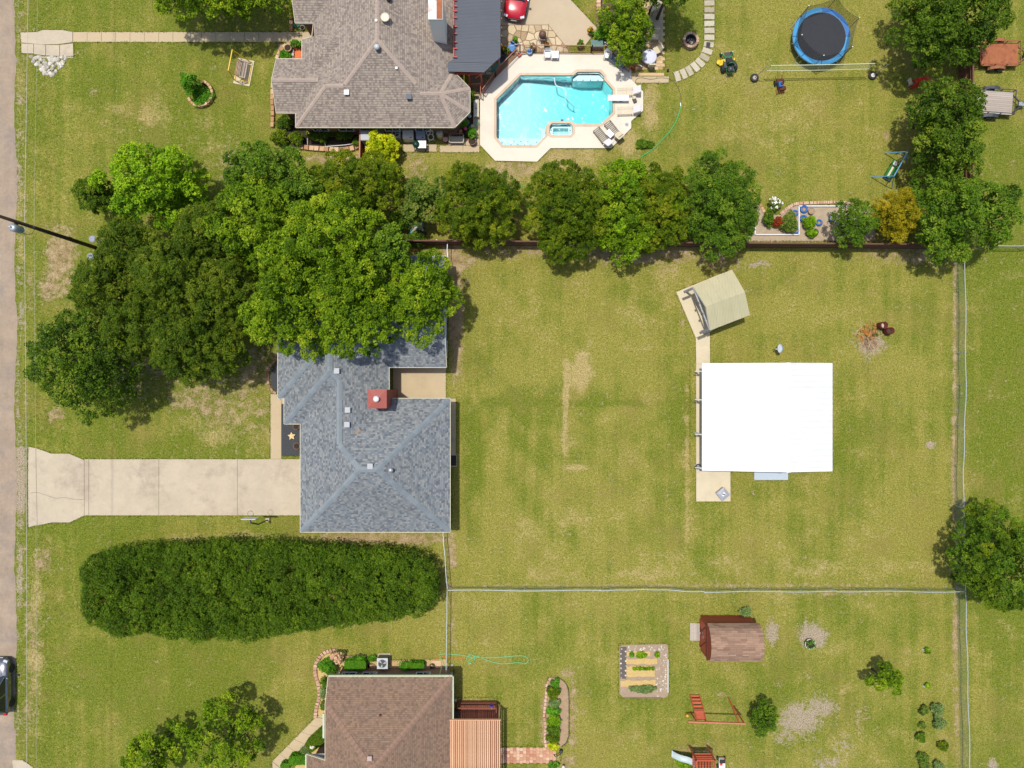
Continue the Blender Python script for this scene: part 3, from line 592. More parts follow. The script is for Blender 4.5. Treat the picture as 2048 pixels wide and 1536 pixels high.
# ---------------------------------------------------------------- houses
def pW(x): return (1.0, 0.0, -x)
def pE(x): return (-1.0, 0.0, x)
def pN(y): return (0.0, 1.0, -y)
def pS(y): return (0.0, -1.0, y)
class Roof:
    def __init__(s, roofs, he, pitch): s.r = roofs; s.he = he; s.k = pitch / S
    def hgt(s, x, y, out=False):
        best = -1e9
        for pl_, bd in s.r:
            if all(a * x + b * y + c >= -0.6 for a, b, c in bd):
                best = max(best, min(a * x + b * y + c for a, b, c in pl_))
        return s.he + s.k * max(best, -40)
    def facets(s):
        out = []
        for ri, (pl_, bd) in enumerate(s.r):
            for i, (a, b, c) in enumerate(pl_):
                poly = [(-900, -900), (3000, -900), (3000, 2600), (-900, 2600)]
                for g in bd: poly = clip(poly, *g)
                for j, (a2, b2, c2) in enumerate(pl_):
                    if j != i: poly = clip(poly, a2 - a, b2 - b, c2 - c)
                poly = clip(poly, a, b, c)
                pieces = [poly]
                for rj, (pl2, bd2) in enumerate(s.r):
                    if rj == ri: continue
                    nxt = []
                    hp = []; skip = False
                    for (a2, b2, c2) in pl2:
                        d = (a2 - a, b2 - b, c2 - c)
                        if abs(d[0]) + abs(d[1]) < 1e-9:
                            if abs(d[2]) < 1e-9:
                                if rj > ri: skip = True
                            elif d[2] < 0: skip = True
                        else: hp.append(d)
                    if skip: continue
                    hp += list(bd2)
                    for p in pieces:
                        rem = p
                        for g in hp:
                            o_ = clip(rem, -g[0], -g[1], -g[2]) if len(rem) > 2 else []
                            if len(o_) > 2 and area(o_) > 0.5: nxt.append(o_)
                            rem = clip(rem, *g) if len(rem) > 2 else []
                    pieces = nxt
                for p in pieces:
                    if len(p) > 2 and area(p) > 0.5: out.append((p, (a, b, c)))
        return out
    def build(s, mat, parent, name='roof'):
        vs = []; fs = []; uvs = []
        for p, (a, b, c) in s.facets():
            p = ccw([(x, -y) for x, y in p]); p = [(x, -y) for x, y in p]; n0 = len(vs); L = math.sqrt(1 + (s.k * S) ** 2)
            for x, y in p:
                hp = a * x + b * y + c; vs.append((*Q(x, y), s.he + s.k * hp)); uvs.append(((-b * x + a * y) / S, hp / S * L))
            fs.append(tuple(range(n0, len(vs))))
        me = bpy.data.meshes.new(name); me.from_pydata(vs, [], fs); uv = me.uv_layers.new(name='UVMap')
        for pgn in me.polygons:
            for li in pgn.loop_indices: uv.data[li].uv = uvs[me.loops[li].vertex_index]
        me.update(); return link(name, me, mat, parent)
    def cap(s, a, b, mat, parent, wd=0.34, piece=0.3, lift=0.02, tone=False):
        # folded cap pieces laid one over the other along a ridge or hip
        pa, pb = Vector((*Q(*a), 0)), Vector((*Q(*b), 0)); d = pb - pa; L = d.length; d.normalize(); n = max(1, int(L / piece)); sd = Vector((-d.y, d.x, 0)) * wd / 2
        m = MB(); tones = []
        def z(v): return s.hgt(1024 + v.x * S, 768 - v.y * S)
        for i in range(n):
            p = pa + d * (L * i / n); q = pa + d * (L * (i + 1.12) / n if i < n - 1 else L)
            vs = []
            for v, dz in ((p, 0.012), (q, 0.0)):
                zc = z(v); zl = min(z(v + sd), zc); zr = min(z(v - sd), zc)
                vs += [(*(v + sd)[:2], zl + lift + dz), (*v[:2], zc + lift + 0.012 + dz), (*(v - sd)[:2], zr + lift + dz)]
            m.add(vs + [(x_, y_, z_ - 0.03) for x_, y_, z_ in vs], [(0, 3, 4, 1), (1, 4, 5, 2), (0, 1, 7, 6), (1, 2, 8, 7), (6, 9, 3, 0), (2, 5, 11, 8)]); tones += [(i % 2) * .75 + rnd.random() * .25 if tone else rnd.random()] * 12
        o = m.build('ridge_cap', mat, parent)
        at = o.data.attributes.new('tone', 'FLOAT', 'POINT'); at.data.foreach_set('value', np.array(tones, np.float32)); return o
def fascia(roof, pts, mat, parent, hgt=0.2, thick=0.04, closed=True, lift=0.015):
    n = len(pts); q = [Vector(Q(*p)) for p in pts]
    sgn = 1 if sum(q[i].x * q[(i + 1) % n].y - q[(i + 1) % n].x * q[i].y for i in range(n)) > 0 else -1
    for i in range(n if closed else n - 1):
        a, b = pts[i], pts[(i + 1) % n]; va, vb = Vector((*Q(*a), 0)), Vector((*Q(*b), 0)); d = (vb - va)
        if d.length < 0.05: continue
        d.normalize(); o = Vector((d.y, -d.x, 0)) * sgn * thick; za, zb = roof.hgt(*a) + lift, roof.hgt(*b) + lift
        e = d * 0.0
        p0, p1 = va + e, vb - e
        vs = [(*p0[:2], za - hgt), (*p1[:2], zb - hgt), (*p1[:2], zb), (*p0[:2], za), (*(p0 + o)[:2], za - hgt), (*(p1 + o)[:2], zb - hgt), (*(p1 + o)[:2], zb - 0.002), (*(p0 + o)[:2], za - 0.002)]
        MB().add(vs, [(0, 1, 2, 3), (7, 6, 5, 4), (3, 2, 6, 7), (0, 4, 5, 1), (0, 3, 7, 4), (1, 5, 6, 2)]).build('fascia', mat, parent)
def walls(outline, inset, roof, mat, parent, z0=-0.05, top=None, soffit=True):
    p = ccw(offset(QP(outline), inset)); m = MB(); n = len(p)
    zt = [(roof.hgt(1024 + x * S, 768 - y * S) - 0.06 if top is None else top) for x, y in p]
    m.add([(x, y, z0) for x, y in p] + [(x, y, z) for (x, y), z in zip(p, zt)], [(i, (i + 1) % n, n + (i + 1) % n, n + i) for i in range(n)])
    o = m.build('wall', mat, parent)
    exc([(1024 + x * S, 768 - y * S) for x, y in offset(QP(outline), inset * 0.3)]); return o
def window(parent, c, wdt, hgt, nrm):           # c: plan point on the wall, nrm: outward direction
    x, y = Q(*c[:2]); z = c[2]; a = math.atan2(nrm[1], nrm[0]) - math.pi / 2
    f = MB(); 
    for dx, dz, sx, sz in ((0, hgt / 2, wdt + .12, .07), (0, -hgt / 2, wdt + .12, .07), (-wdt / 2, 0, .07, hgt), (wdt / 2, 0, .07, hgt), (0, 0, .04, hgt)):
        px_, py_ = rot2(dx, 0.03, a); f.box((x + px_, y + py_, z + dz), (sx, 0.08, sz), a)
    o = f.build('window', WPAINT, parent); MB().box((x + rot2(0, .012, a)[0], y + rot2(0, .012, a)[1], z), (wdt, 0.03, hgt), a).build('pane', mat_glass('window_glass'), o)
def vent_cap(parent, px, py, roof, r=0.2, h=0.42, mat=None):
    m = MB(); x, y = Q(px, py); z = roof.hgt(px, py)
    m.lathe([(r * .55, -0.1), (r * .55, h * .5), (r, h * .5), (r * 1.02, h * .75), (r * .6, h * .97), (0.01, h)], 16, (x, y, z)); return m.build('vent_cap', mat or STEEL, parent, True)
def box_vent(parent, px, py, roof, sz=0.36, h=0.18, mat=None):
    x, y = Q(px, py); m = MB(); m.box((x, y, roof.hgt(px, py) + h / 2 - 0.03), (sz, sz, h)); m.box((x, y, roof.hgt(px, py) + h), (sz * 1.15, sz * 1.15, 0.04)); return m.build('roof_vent', mat or GREYM, parent)

# --- grey hip roofed house
hg = thing('hip_roof_house', 'house with a blue grey shingle hip roof and a red chimney', 'house')
RG = Roof([([pW(621), pE(906), pN(795.6), pS(1050)], []),
           ([pW(621), pE(789.7), pS(1050), pN(524.5)], [(0, -1, 1000)]),
           ([pW(590), pE(789.7), pS(844), pN(524.5)], []),
           ([pW(578), pE(789.7), pS(795.6), pN(524.5)], []),
           ([pW(578), pN(524.5), pS(736.2)], [pE(899)])], 2.7, 0.5)
rf = RG.build(SH_GREY, hg)
for a, b in [((748,923),(779,923)), ((748,923),(622,1049)), ((779,923),(905,1049)), ((779,923),(905,797)), ((748,923),(705.3,880.2)), ((705.3,880),(705.3,759.6)), ((705.3,759.6),(689.8,744.1)), ((689.8,744.1),(591,843)), ((689.8,744.1),(689.8,695.7)), ((689.8,695.7),(683.8,689.7)), ((683.8,689.7),(579,794.5)), ((683.8,689.7),(683.8,630.3)), ((683.8,630.3),(579,525.5)), ((683.8,630.3),(899,630.3))]:
    RG.cap(a, b, CAP_GREY, rf, 0.42, 0.3)
og = [(621,1050),(906,1050),(906,795.6),(789.7,795.6),(789.7,736.2),(899,736.2),(899,630.35),(899,524.5),(578,524.5),(578,795.6),(590,795.6),(590,844),(621,844)]
fascia(RG, og, FASC, hg, 0.17); walls([p for p in og if p != (899,630.35)], 0.45, RG, BRICK, hg, top=2.62)
MB().add([(*Q(888,736-11), 2.6), (*Q(888,524.5+11), 2.6), (*Q(888,630.35), 4.78)], [(0, 1, 2)]).build('gable_wall', WPAINT, hg)
sof = offset(QP([p for p in og if p != (899,630.35)]), 0.0); tess('soffit', [ccw(sof)], 2.6, WPAINT, hg)
for px_, py_ in ((895.5,700),(895.5,870),(895.5,960),(895.5,1010)): window(hg, (px_ - 0.3, py_, 1.5), 1.3, 1.2, (1, 0))
for px_ in (830, 860): window(hg, (px_, 725.8, 1.5), 1.0, 1.3, (0, -1))
# red chimney
cx, cy = Q(779, 795); ch = MB(); ch.box((cx, cy, 2.6), (1.35, 1.35, 5.2)); cho = ch.build('chimney', M('chimney_cladding_red', C(148,64,54), 0.7, 0.12, 3), hg)
m = MB(); t_ = 5.2; w2 = 0.72
m.add([(cx-w2, cy-w2, t_), (cx+w2, cy-w2, t_), (cx+w2, cy+w2, t_), (cx-w2, cy+w2, t_), (cx-.25, cy-.25, t_+.14), (cx+.25, cy-.25, t_+.14), (cx+.25, cy+.25, t_+.14), (cx-.25, cy+.25, t_+.14)], [(0,1,5,4),(1,2,6,5),(2,3,7,6),(3,0,4,7),(4,5,6,7),(0,3,2,1)]); m.build('chimney_cover', M('chimney_cap_red', C(172,86,74), 0.55, 0.12, 3), cho)
m = MB(); m.lathe([(.15,0),(.15,.18),(.22,.18),(.23,.3),(.1,.36),(.01,.37)], 16, (cx, cy, t_+.13)); m.build('flue_cap', WPAINT, cho, True)
vent_cap(hg, 803, 925, RG); vent_cap(hg, 706, 716, RG)
for px_, py_ in ((720,816),(719,843),(702,744),(767,917)): box_vent(hg, px_, py_, RG)
bd = MB(); bx_, by_ = Q(737, 857); bd.box((bx_, by_, RG.hgt(737,857)+.05), (.55,.2,.05), 0.75); bd.build('loose_board', TAUPEW, hg)
MB().box((*Q(893,855), RG.hgt(893,855)+.05), (.12,.12,.2)).build('vent_pipe', NAVY, hg)

# --- taupe house
ht = thing('brick_house', 'large house with a taupe shingle roof and tall cream chimney beside the pool', 'house')
d7 = math.sqrt(.5)
def pl_dir(nx_, ny_, px_, py_): return (nx_, ny_, -(nx_ * px_ + ny_ * py_))
bay = [pl_dir(-1, 0, 943.7, 200), pl_dir(-d7, -d7, 914.4, 279), pl_dir(-d7, d7, 943.7, 204.5), pS(279)]
RT = Roof([([pW(646), pE(914), pS(279), pN(-190)], []),
           ([pW(612), pS(279), pN(148.5)], [pE(800)]),
           ([pN(148.5), pS(251.5)], [pW(575), pE(760)]),
           ([pW(624), pN(78), pS(190)], [pN(112), pS(200), pE(760)]),
           ([pS(80), pN(-40)], [pW(611), pE(760)]),
           (bay + [pN(172)], [pW(840)])], 2.7, 0.5)
rft = RT.build(SH_TAUPE, ht)
for a, b in [((780,145),(780,-56)), ((780,145),(713,212)), ((780,145),(846,211)), ((677,213.7),(613,278)), ((677,213.7),(711,213.7)), ((575,200),(662,200)), ((890.2,225.5),(914.4,279)), ((890.2,225.5),(943.7,249.7)), ((890.2,225.5),(943.7,204.5)), ((890.2,225.5),(911,175)), ((852,225.5),(890,225.5)), ((611,20),(700,20))]:
    RT.cap(a, b, CAP_TAUPE, rft, 0.3, 0.24)
ot = [(612,279),(914.4,279),(943.7,249.7),(943.7,204.5),(914,174),(914,-190),(611,-190),(611,20),(611,80),(646,80),(646,112),(624,112),(624,148.5),(575,148.5),(575,200),(575,251.5),(612,251.5)]
fascia(RT, ot, FASC, ht, 0.18); ow = [p for p in ot if p not in ((575,200),(611,20))]; walls(ow, 0.4, RT, BRICK, ht, top=2.62); tess('soffit', [ccw(QP(ow))], 2.6, WPAINT, ht)
MB().add([(*Q(584.6,152), 2.6), (*Q(584.6,248), 2.6), (*Q(584.6,200), 3.7)], [(0, 1, 2)]).build('gable_wall', BRICK, ht)
for px_ in (650, 700, 790, 850): window(ht, (px_, 269.2, 1.5), 1.2, 1.2, (0, -1))
# tall chimney with a white pan
cx, cy = Q(889, 104); zt = 6.7; TANSD = M('cream_siding', C(250,246,234,.85), 0.6, 0.04)
chm = MB().box((cx, cy, 4.7), (1.0, 1.7, 3.9)).build('chimney', TANSD, ht)
MB().box((cx, cy, zt), (1.08, 1.78, 0.14)).build('chimney_pan', M('rusty_white_pan', C(236,232,224), 0.5, 0.06, 2, dirt=(C(206,120,40), 0.95)), chm); MB().box((cx + .3, cy, zt + .05), (.42, 1.7, .12)).build('rust_strip', RUST, chm)
dz = RT.hgt(795, 89); dsh = MB(); dsh.lathe([(0.01, 0), (.2, .03), (.34, .1), (.35, .11), (.2, .05), (.01, .02)], 20, (*Q(795, 106), dz + .3)); dsh.tube([(*Q(795,106), dz - .2), (*Q(795,106), dz + .3)], .03, 6); dsh.build('satellite_dish', M('cream_enamel', C(236,226,200), 0.5, 0.05), ht, True)
vent_cap(ht, 780, 159, RT, .22, .5, M('pale_metal', C(200,204,204), .4)); vent_cap(ht, 800, 68, RT, .22, .4, DARK)
box_vent(ht, 716, 225, RT, .34, .14, WPAINT); box_vent(ht, 832, 232, RT, .36, .2, M('slate_vent', C(90,98,110), .6)); box_vent(ht, 812, 188, RT, .16, .12, WPAINT); box_vent(ht, 779, 112, RT, .16, .12, WPAINT)
# porch with dark metal roof
pch = thing('porch_roof', 'dark corrugated metal porch roof on red posts beside the taupe roofed house', 'porch', (0, 0, 0))
PZ = 3.0
MROOF = mat_metalroof('dark_corrugated', C(84,90,100), 0.11, 0.55, 0.02, 0.35, 1)
op = [P(908,-60,PZ), P(1001,-60,PZ), P(1001,116,PZ), P(968,145,PZ), P(896,145,PZ), P(896,130,PZ), P(908,122,PZ)]
zf = lambda x: 3.35 - 0.055 * (x - P(908,0,PZ)[0])
# sheets side by side
ys = [P(0, y_, PZ)[1] for y_ in (-60, -14, 32, 78, 128)]; pcw = ccw(op)
for i, (y1, y0) in enumerate(zip(ys, ys[1:])):
    c = clip(clip(pcw, 0, 1, -(y0 + 0.004)), 0, -1, y1)
    if len(c) > 2: nn = len(c); MB().add([(x, y, zf(x)) for x, y in c] + [(x, y, zf(x) - .03) for x, y in c], [tuple(range(nn)), tuple(reversed(range(nn, 2 * nn)))] + [(j, nn + j, nn + (j + 1) % nn, (j + 1) % nn) for j in range(nn)]).build('roof_sheet', MROOF, pch)
c = clip(pcw, 0, -1, ys[-1] - 0.004); nn = len(c); MB().add([(x, y, zf(x) - .02 - 0.25 * (ys[-1] - y)) for x, y in c] + [(x, y, zf(x) - .06 - 0.25 * (ys[-1] - y)) for x, y in c], [tuple(range(nn)), tuple(reversed(range(nn, 2 * nn)))] + [(j, nn + j, nn + (j + 1) % nn, (j + 1) % nn) for j in range(nn)]).build('roof_sheet', MROOF, pch)
MB().bar(P3(907.5,-60,3.42), P3(907.5,116,3.42), .09, .12).build('beam', REDP, pch)
for y_ in (0, 12, 22, 35, 53, 67, 84, 97, 114): MB().bar(P3(906,y_,3.5), P3(914,y_,3.5), .07, .07).build('rafter_end', REDP, pch)
MB().bar(P3(910,147,2.72), P3(966,147,2.72), .1, .16).build('beam', REDP, pch)
for a in ((914,150),(938,150),(962,148)): MB().bar((*P(a[0],a[1],2.6), 0), (*P(a[0],a[1],2.6), 2.66), .12).build('post', REDP, pch)
MB().bar((*P(950,150,2.6), 2.1), (*P(962,148,2.6), 2.6), .09).build('brace', REDP, pch)
for y_ in (4, 22, 38, 56, 72, 90): MB().box((*P(1002.5, y_, 2.8), 2.85), (.1, .1, .1)).build('rafter_end', REDF, pch)
for y_ in (8, 60, 112): MB().bar((*P(998,y_,2.9), 0), (*P(998,y_,2.9), 2.85), .12).build('post', REDP, pch)

# --- brown house
hb = thing('ranch_house', 'house with a brown shingle hip roof and pale green fascia beside the pergola', 'house')
RB = Roof([([pW(632.5), pE(910.6), pN(1325.5), pS(2000)], [pW(674)]),
           ([pW(632.5), pE(910.6), pN(1325.5), pS(2000)], [pN(1474)])], 2.7, 0.5)
rfb = RB.build(SH_BROWN, hb)
for a, b in [((771.5,1464.5),(676,1369)), ((771.5,1464.5),(909,1327)), ((771.5,1464.5),(771.5,1800))]: RB.cap(a, b, CAP_BROWN, rfb, 0.4, 0.17, tone=True)
ob = [(674,1325.5),(910.6,1325.5),(910.6,2000),(632.5,2000),(632.5,1474),(674,1474),(674,1420),(674,1368)]
fascia(RB, ob[:3], FASCG, hb, 0.2, 0.1, closed=False); fascia(RB, [(632.5,2000),(632.5,1474)], FASCG, hb, 0.2, 0.1, closed=False); fascia(RB, [(674,1474),(674,1368),(674,1325.5)], FASC, hb, 0.25, .04, closed=False); fascia(RB, [(632.5,1474),(674,1474)], FASC, hb, .2, .04, closed=False)
MB().bar((*Q(670.5,1386), 3.5), (*Q(670.5,1432), 3.5), .14, .16).build('gutter', FASCG, hb)
walls([(674,1325.5),(910.6,1325.5),(910.6,2000),(632.5,2000),(632.5,1474),(674,1474)], 0.45, RB, BRICKT, hb, top=2.62); tess('soffit', [ccw(QP([(674,1325.5),(910.6,1325.5),(910.6,2000),(632.5,2000),(632.5,1474),(674,1474)]))], 2.58, WPAINT, hb)
MB().add([(*Q(685,1337), 2.6), (*Q(685,1474), 2.6), (*Q(685,1474), 3.75), (*Q(685,1385), 3.75)], [(0, 1, 2, 3)]).build('gable_wall', BRICKT, hb)
for px_ in (705, 745, 850): window(hb, (px_, 1336.2, 1.5), 1.1, 1.2, (0, 1))
for x_ in (684, 884): MB().tube([(*Q(x_,1331), 0.1), (*Q(x_,1331), 2.6)], .045, 6).build('downspout', FASCG, hb)
box_vent(hb, 766, 1446, RB, .3, .2, M('vent_beige', C(196,170,160), .6)); box_vent(hb, 779, 1384, RB, .12, .15, RUSTD)

# --- white barn
wb = thing('metal_barn', 'bright white metal roofed barn with an open lean-to on its west side', 'barn')
WROOF = mat_metalroof('white_metal_sheet', (0.665, 0.67, 0.675), 0.45, 0.5, 0.03, 0.25, 1)
zE, zR, zL = 3.0, 3.62, 2.55
xl, xs, xr, xe = P(1404,0,zL)[0], P(1479,0,3.1)[0], P(1578,0,zR)[0], P(1665,0,zE)[0]; yN, yS = P(0,726,3.1)[1], P(0,943,3.1)[1]
xe = 2 * xr - xs if abs(xe) < 0 else xe
def slope_sheet(x0, z0, x1, z1, y0, y1, name='roof_sheet'):
    MB().add([(x0, y0, z0), (x1, y0, z1), (x1, y1, z1), (x0, y1, z0), (x0, y0, z0 - .04), (x1, y0, z1 - .04), (x1, y1, z1 - .04), (x0, y1, z0 - .04)], [(0,1,2,3),(7,6,5,4),(0,4,5,1),(1,5,6,2),(2,6,7,3),(3,7,4,0)]).build(name, WROOF, wb)
nseg = 9
for i in range(nseg):
    y1 = yN + (yS - yN) * i / nseg; y0 = yN + (yS - yN) * (i + 1) / nseg + .003
    slope_sheet(xl, zL, xs - .002, 3.02, y0, y1); slope_sheet(xs + .002, 3.05, xr, zR, y0, y1); slope_sheet(xr + .002, zR, xe, zE, y0, y1)
MB().add([(xr - .18, yS - .02, zR - .03), (xr, yS - .02, zR + .03), (xr + .18, yS - .02, zR - .02), (xr - .18, yN + .02, zR - .03), (xr, yN + .02, zR + .03), (xr + .18, yN + .02, zR - .02)], [(0,1,4,3),(1,2,5,4)]).build('ridge_flashing', WPAINT, wb)
for nm, pts in (('wall', [(xs + .05, yS + .1), (xe - .15, yS + .1), (xe - .15, yN - .1), (xs + .05, yN - .1)]),):
    p = ccw(pts); n_ = 4; MB().add([(x, y, 0) for x, y in p] + [(x, y, 2.92) for x, y in p], [(i, (i + 1) % n_, n_ + (i + 1) % n_, n_ + i) for i in range(n_)]).build(nm, M('tan_siding', C(214,204,180), .6), wb)
for yy in (yN - .1, yS + .1): MB().add([(xs + .05, yy, 2.92), (xe - .15, yy, 2.92), (xr, yy, zR - .06)], [(0, 1, 2)]).build('gable_wall', M('tan_siding', C(214,204,180), .6), wb)
MB().box(((xs + xe) / 2 + .1, yS + .08, 1.25), (2.6, .06, 2.5)).build('roller_door', WPAINT, wb)
for y_ in (743, 799, 867, 933):
    px_ = P(1403,0,2.5)[0] + .1; MB().bar((px_, P(0,y_,1.2)[1], 0), (px_, P(0,y_,1.2)[1], zL - .03), .1).build('post', WPAINT, wb)
    MB().bar((px_ - .42, P(0,y_,1.2)[1] , 1.9), (px_, P(0,y_,1.2)[1], 2.45), .07).build('knee_brace', WPAINT, wb)
exc([(1380,735),(1620,735),(1620,932),(1380,932)])

# --- tan shed, gable roof, rotated
A0, A1, A2, A3 = (1386,573), (1464,539), (1500,630), (1420,661); R0, R1 = (1411.5,613), (1490,584)
ts = thing('tan_shed', 'tan metal gable roofed shed set at an angle on a cream slab', 'shed')
zE, zR = 2.45, 3.15; e = [Vector(P3(*a, zE)) for a in (A0, A1, A2, A3)]; r = [Vector(P3(*a, zR)) for a in (R0, R1)]
TAN = mat_metalroof('tan_metal_roof', C(200,191,150), 0.23, 0.5, 0.015, 0.06, 0); TANW = M('tan_metal_wall', C(206,194,158), 0.6, 0.05, 2)
def sheet(a, b, c, d, th=.05): 
    vs = [a, b, c, d]; return MB().add([tuple(v) for v in vs] + [(v.x, v.y, v.z - th) for v in vs], [(0,1,2,3),(7,6,5,4),(0,4,5,1),(1,5,6,2),(2,6,7,3),(3,7,4,0)])
for i in range(5):
    t0, t1 = i / 5, (i + 1) / 5 - .002
    L_ = lambda p, q, t: p + (q - p) * t
    sheet(L_(e[0], e[1], t0), L_(r[0], r[1], t0), L_(r[0], r[1], t1), L_(e[0], e[1], t1)).build('roof_sheet', TAN, ts); sheet(L_(r[0], r[1], t0), L_(e[3], e[2], t0), L_(e[3], e[2], t1), L_(r[0], r[1], t1)).build('roof_sheet', TAN, ts)
ax = (e[1] - e[0]).normalized(); ay = (e[3] - e[0]).normalized()
c0, c1, c2, c3 = e[0] + ax * .85 + ay * .18, e[1] - ax * .15 + ay * .18, e[2] - ax * .15 - ay * .18, e[3] + ax * .85 - ay * .18
pw_ = [(v.x, v.y) for v in (c0, c1, c2, c3)]; m = MB(); pc = ccw(pw_); m.add([(x, y, 0) for x, y in pc] + [(x, y, zE - .06) for x, y in pc], [(i, (i + 1) % 4, 4 + (i + 1) % 4, 4 + i) for i in range(4)]); m.build('wall', TANW, ts)
exc([(1024 + x * S, 768 - y * S) for x, y in pw_])
for a, b, rr in ((c0, c3, r[0] + (r[1] - r[0]).normalized() * .85), (c1, c2, r[1] - (r[1] - r[0]).normalized() * .15)): MB().add([(a.x, a.y, zE - .06), (b.x, b.y, zE - .06), (rr.x, rr.y, zR - .06)], [(0, 1, 2)]).build('gable_wall', TANW, ts)
# porch truss and posts at the front
for f in (0.06,):
    p0, p3 = e[0] + ax * .02 + ay * .12, e[3] + ax * .02 - ay * .12; rm = r[0] + ax * .02
    MB().bar((p0.x, p0.y, 2.3), (p3.x, p3.y, 2.3), .1, .12).build('tie_beam', GREYM, ts)
    for k_, (pa, pb) in enumerate((((p0.x, p0.y, 2.34), (rm.x, rm.y, 3.02)), ((p3.x, p3.y, 2.34), (rm.x, rm.y, 3.02)))): MB().bar(pa, pb, .08, .1).build('truss_chord', GREYM, ts)
    for t_ in (.36, .62):
        q = p0 + (p3 - p0) * t_; MB().box((q.x - ax.x * .1, q.y - ax.y * .1, 2.32), (.16, .16, .2), math.atan2(ax.y, ax.x)).build('bracket', DARK, ts)
    for q in (p0, p3): MB().bar((q.x, q.y, 0), (q.x, q.y, 2.4), .13).build('post', GREYM, ts); MB().bar((q.x - ax.x*.1, q.y - ax.y*.1, 2.3), (q.x - ax.x * .8 , q.y - ax.y * .8, 2.22), .2, .12).build('gutter_outlet', DARK, ts)

# --- barn red garden shed with barrel roof
gs = thing('barrel_roof_shed', 'small red garden shed with a rounded brown shingle roof', 'shed')
x0, x1 = Q(1401, 0)[0], Q(1497, 0)[0]; yn, ys_ = Q(0, 1230)[1], Q(0, 1300)[1]; ym = (yn + ys_) / 2; hw = (yn - ys_) / 2
prof = [(-1.0, 2.15), (-.86, 2.75), (-.45, 3.2), (0, 3.36), (.45, 3.2), (.86, 2.75), (1.0, 2.15)]
vs = []; uvs = []; acc = 0
for i, (t_, z_) in enumerate(prof):
    if i: acc += math.hypot((t_ - prof[i-1][0]) * hw, z_ - prof[i-1][1])
    for x_ in (x0 - .06, x1 + .12): vs.append((x_, ym + t_ * (hw + .08), z_)); uvs.append((x_, acc))
me = bpy.data.meshes.new('roof'); me.from_pydata(vs, [], [(2*i, 2*i+1, 2*i+3, 2*i+2) for i in range(6)]); u_ = me.uv_layers.new(name='UVMap')
for pgn in me.polygons:
    for li in pgn.loop_indices: u_.data[li].uv = uvs[me.loops[li].vertex_index]
link('roof', me, mat_shingle('shed_shingle', [(0.0, C(146,114,94)), (0.4, C(170,136,112)), (0.8, C(182,148,122)), (1.0, C(156,126,108))], 0.5, 0.15, 0.35), gs)
SHR = M('shed_red_siding', C(158,70,44), .7, .1, 3); n_ = len(prof); sec = [(x_, ym + t_ * (hw - .02), z_ - .05) for x_ in (x0 + .02,) for t_, z_ in prof]
def endwall(x_, nm='gable_wall'): MB().add([(x_, ym - (hw - .02), 0)] + [(x_, ym + t_ * (hw - .02), z_ - .06) for t_, z_ in prof] + [(x_, ym + (hw - .02), 0)], [tuple(range(n_ + 2))]).build(nm, SHR, gs)
endwall(x0); endwall(x1)
for s_ in (-1, 1): MB().box(((x0 + x1) / 2, ym + s_ * (hw - .04), 1.05), (x1 - x0 - .02, .06, 2.1)).build('wall', SHR, gs)
for s_ in (-.5, .5): 
    d_ = MB().box((x0 - .03, ym + s_ * 1.22, 1.05), (.05, 1.16, 1.95)).build('door', REDW, gs)
    m = MB(); m.bar((x0 - .065, ym + s_*1.22 - .5, .2), (x0 - .065, ym + s_*1.22 + .5, 1.85), .08, .03); m.bar((x0 - .065, ym + s_*1.22 - .55, .12), (x0 - .065, ym + s_*1.22 + .55, .12), .08, .05); m.bar((x0 - .065, ym + s_*1.22 - .55, 1.95), (x0 - .065, ym + s_*1.22 + .55, 1.95), .08, .05); m.build('door_brace', RUSTD, d_)
    MB().box((x0 - .08, ym + s_ * .12, 1.0), (.04, .06, .14)).build('handle', STEEL, d_)
MB().bar((x0 - .05, ym - hw, 2.12), (x0 - .05, ym + hw, 2.12), .1, .14).build('trim', RUSTD, gs)
exc([(1401,1230),(1500,1230),(1500,1302),(1401,1302)])
rmp = thing('shed_ramp', 'grey wooden ramp in front of the red garden shed', 'ramp'); 
for i in range(8): MB().box((Q(1381.5 + i*3.2, 0)[0], Q(0,1263)[1], .05 + i * .012), (.125, 1.45, .04)).build('plank', GREYW, rmp)
MB().box((*Q(1393,1263), .03), (1.0, 1.3, .05)).build('joist', TAUPEW, rmp)
pal = thing('stone_pallet', 'pale paving stones lying behind the red garden shed', 'pavers')
for i in range(2):
    for j in range(4): MB().box((*Q(1503 + i * 11, 1268 + j * 8.4), .05), (.42, .32, .09), rnd.uniform(-.06,.06)).build('paver', WSTONE, pal)
# ---------------------------------------------------------------- vegetation
def unit(a): return a / np.maximum(np.linalg.norm(a, axis=1, keepdims=True), 1e-9)
def leaf_object(name, pos, nrm, ln, wd, tone, mat, parent, rng):
    n = len(pos); r = unit(rng.normal(size=(n, 3))); t = unit(np.cross(nrm, r)); b = np.cross(nrm, t)
    ln = ln[:, None]; wd = wd[:, None]
    v = np.stack([pos + t * ln * .55, pos + b * wd * .5 + t * ln * .08, pos - t * ln * .45, pos - b * wd * .5 + t * ln * .08], 1).reshape(-1, 3)
    me = npmesh_fast(name, v, np.arange(4 * n).reshape(n, 4))
    at = me.attributes.new('tone', 'FLOAT', 'POINT'); at.data.foreach_set('value', np.repeat(tone, 4).astype(np.float32))
    return link(name, me, mat, parent)
def npmesh_fast(name, v, f):
    me = bpy.data.meshes.new(name); me.vertices.add(len(v)); me.vertices.foreach_set('co', v.astype(np.float32).ravel())
    nf = len(f); k = f.shape[1]; me.loops.add(nf * k); me.loops.foreach_set('vertex_index', f.astype(np.int32).ravel())
    me.polygons.add(nf); me.polygons.foreach_set('loop_start', np.arange(nf, dtype=np.int32) * k); me.update(calc_edges=True); return me
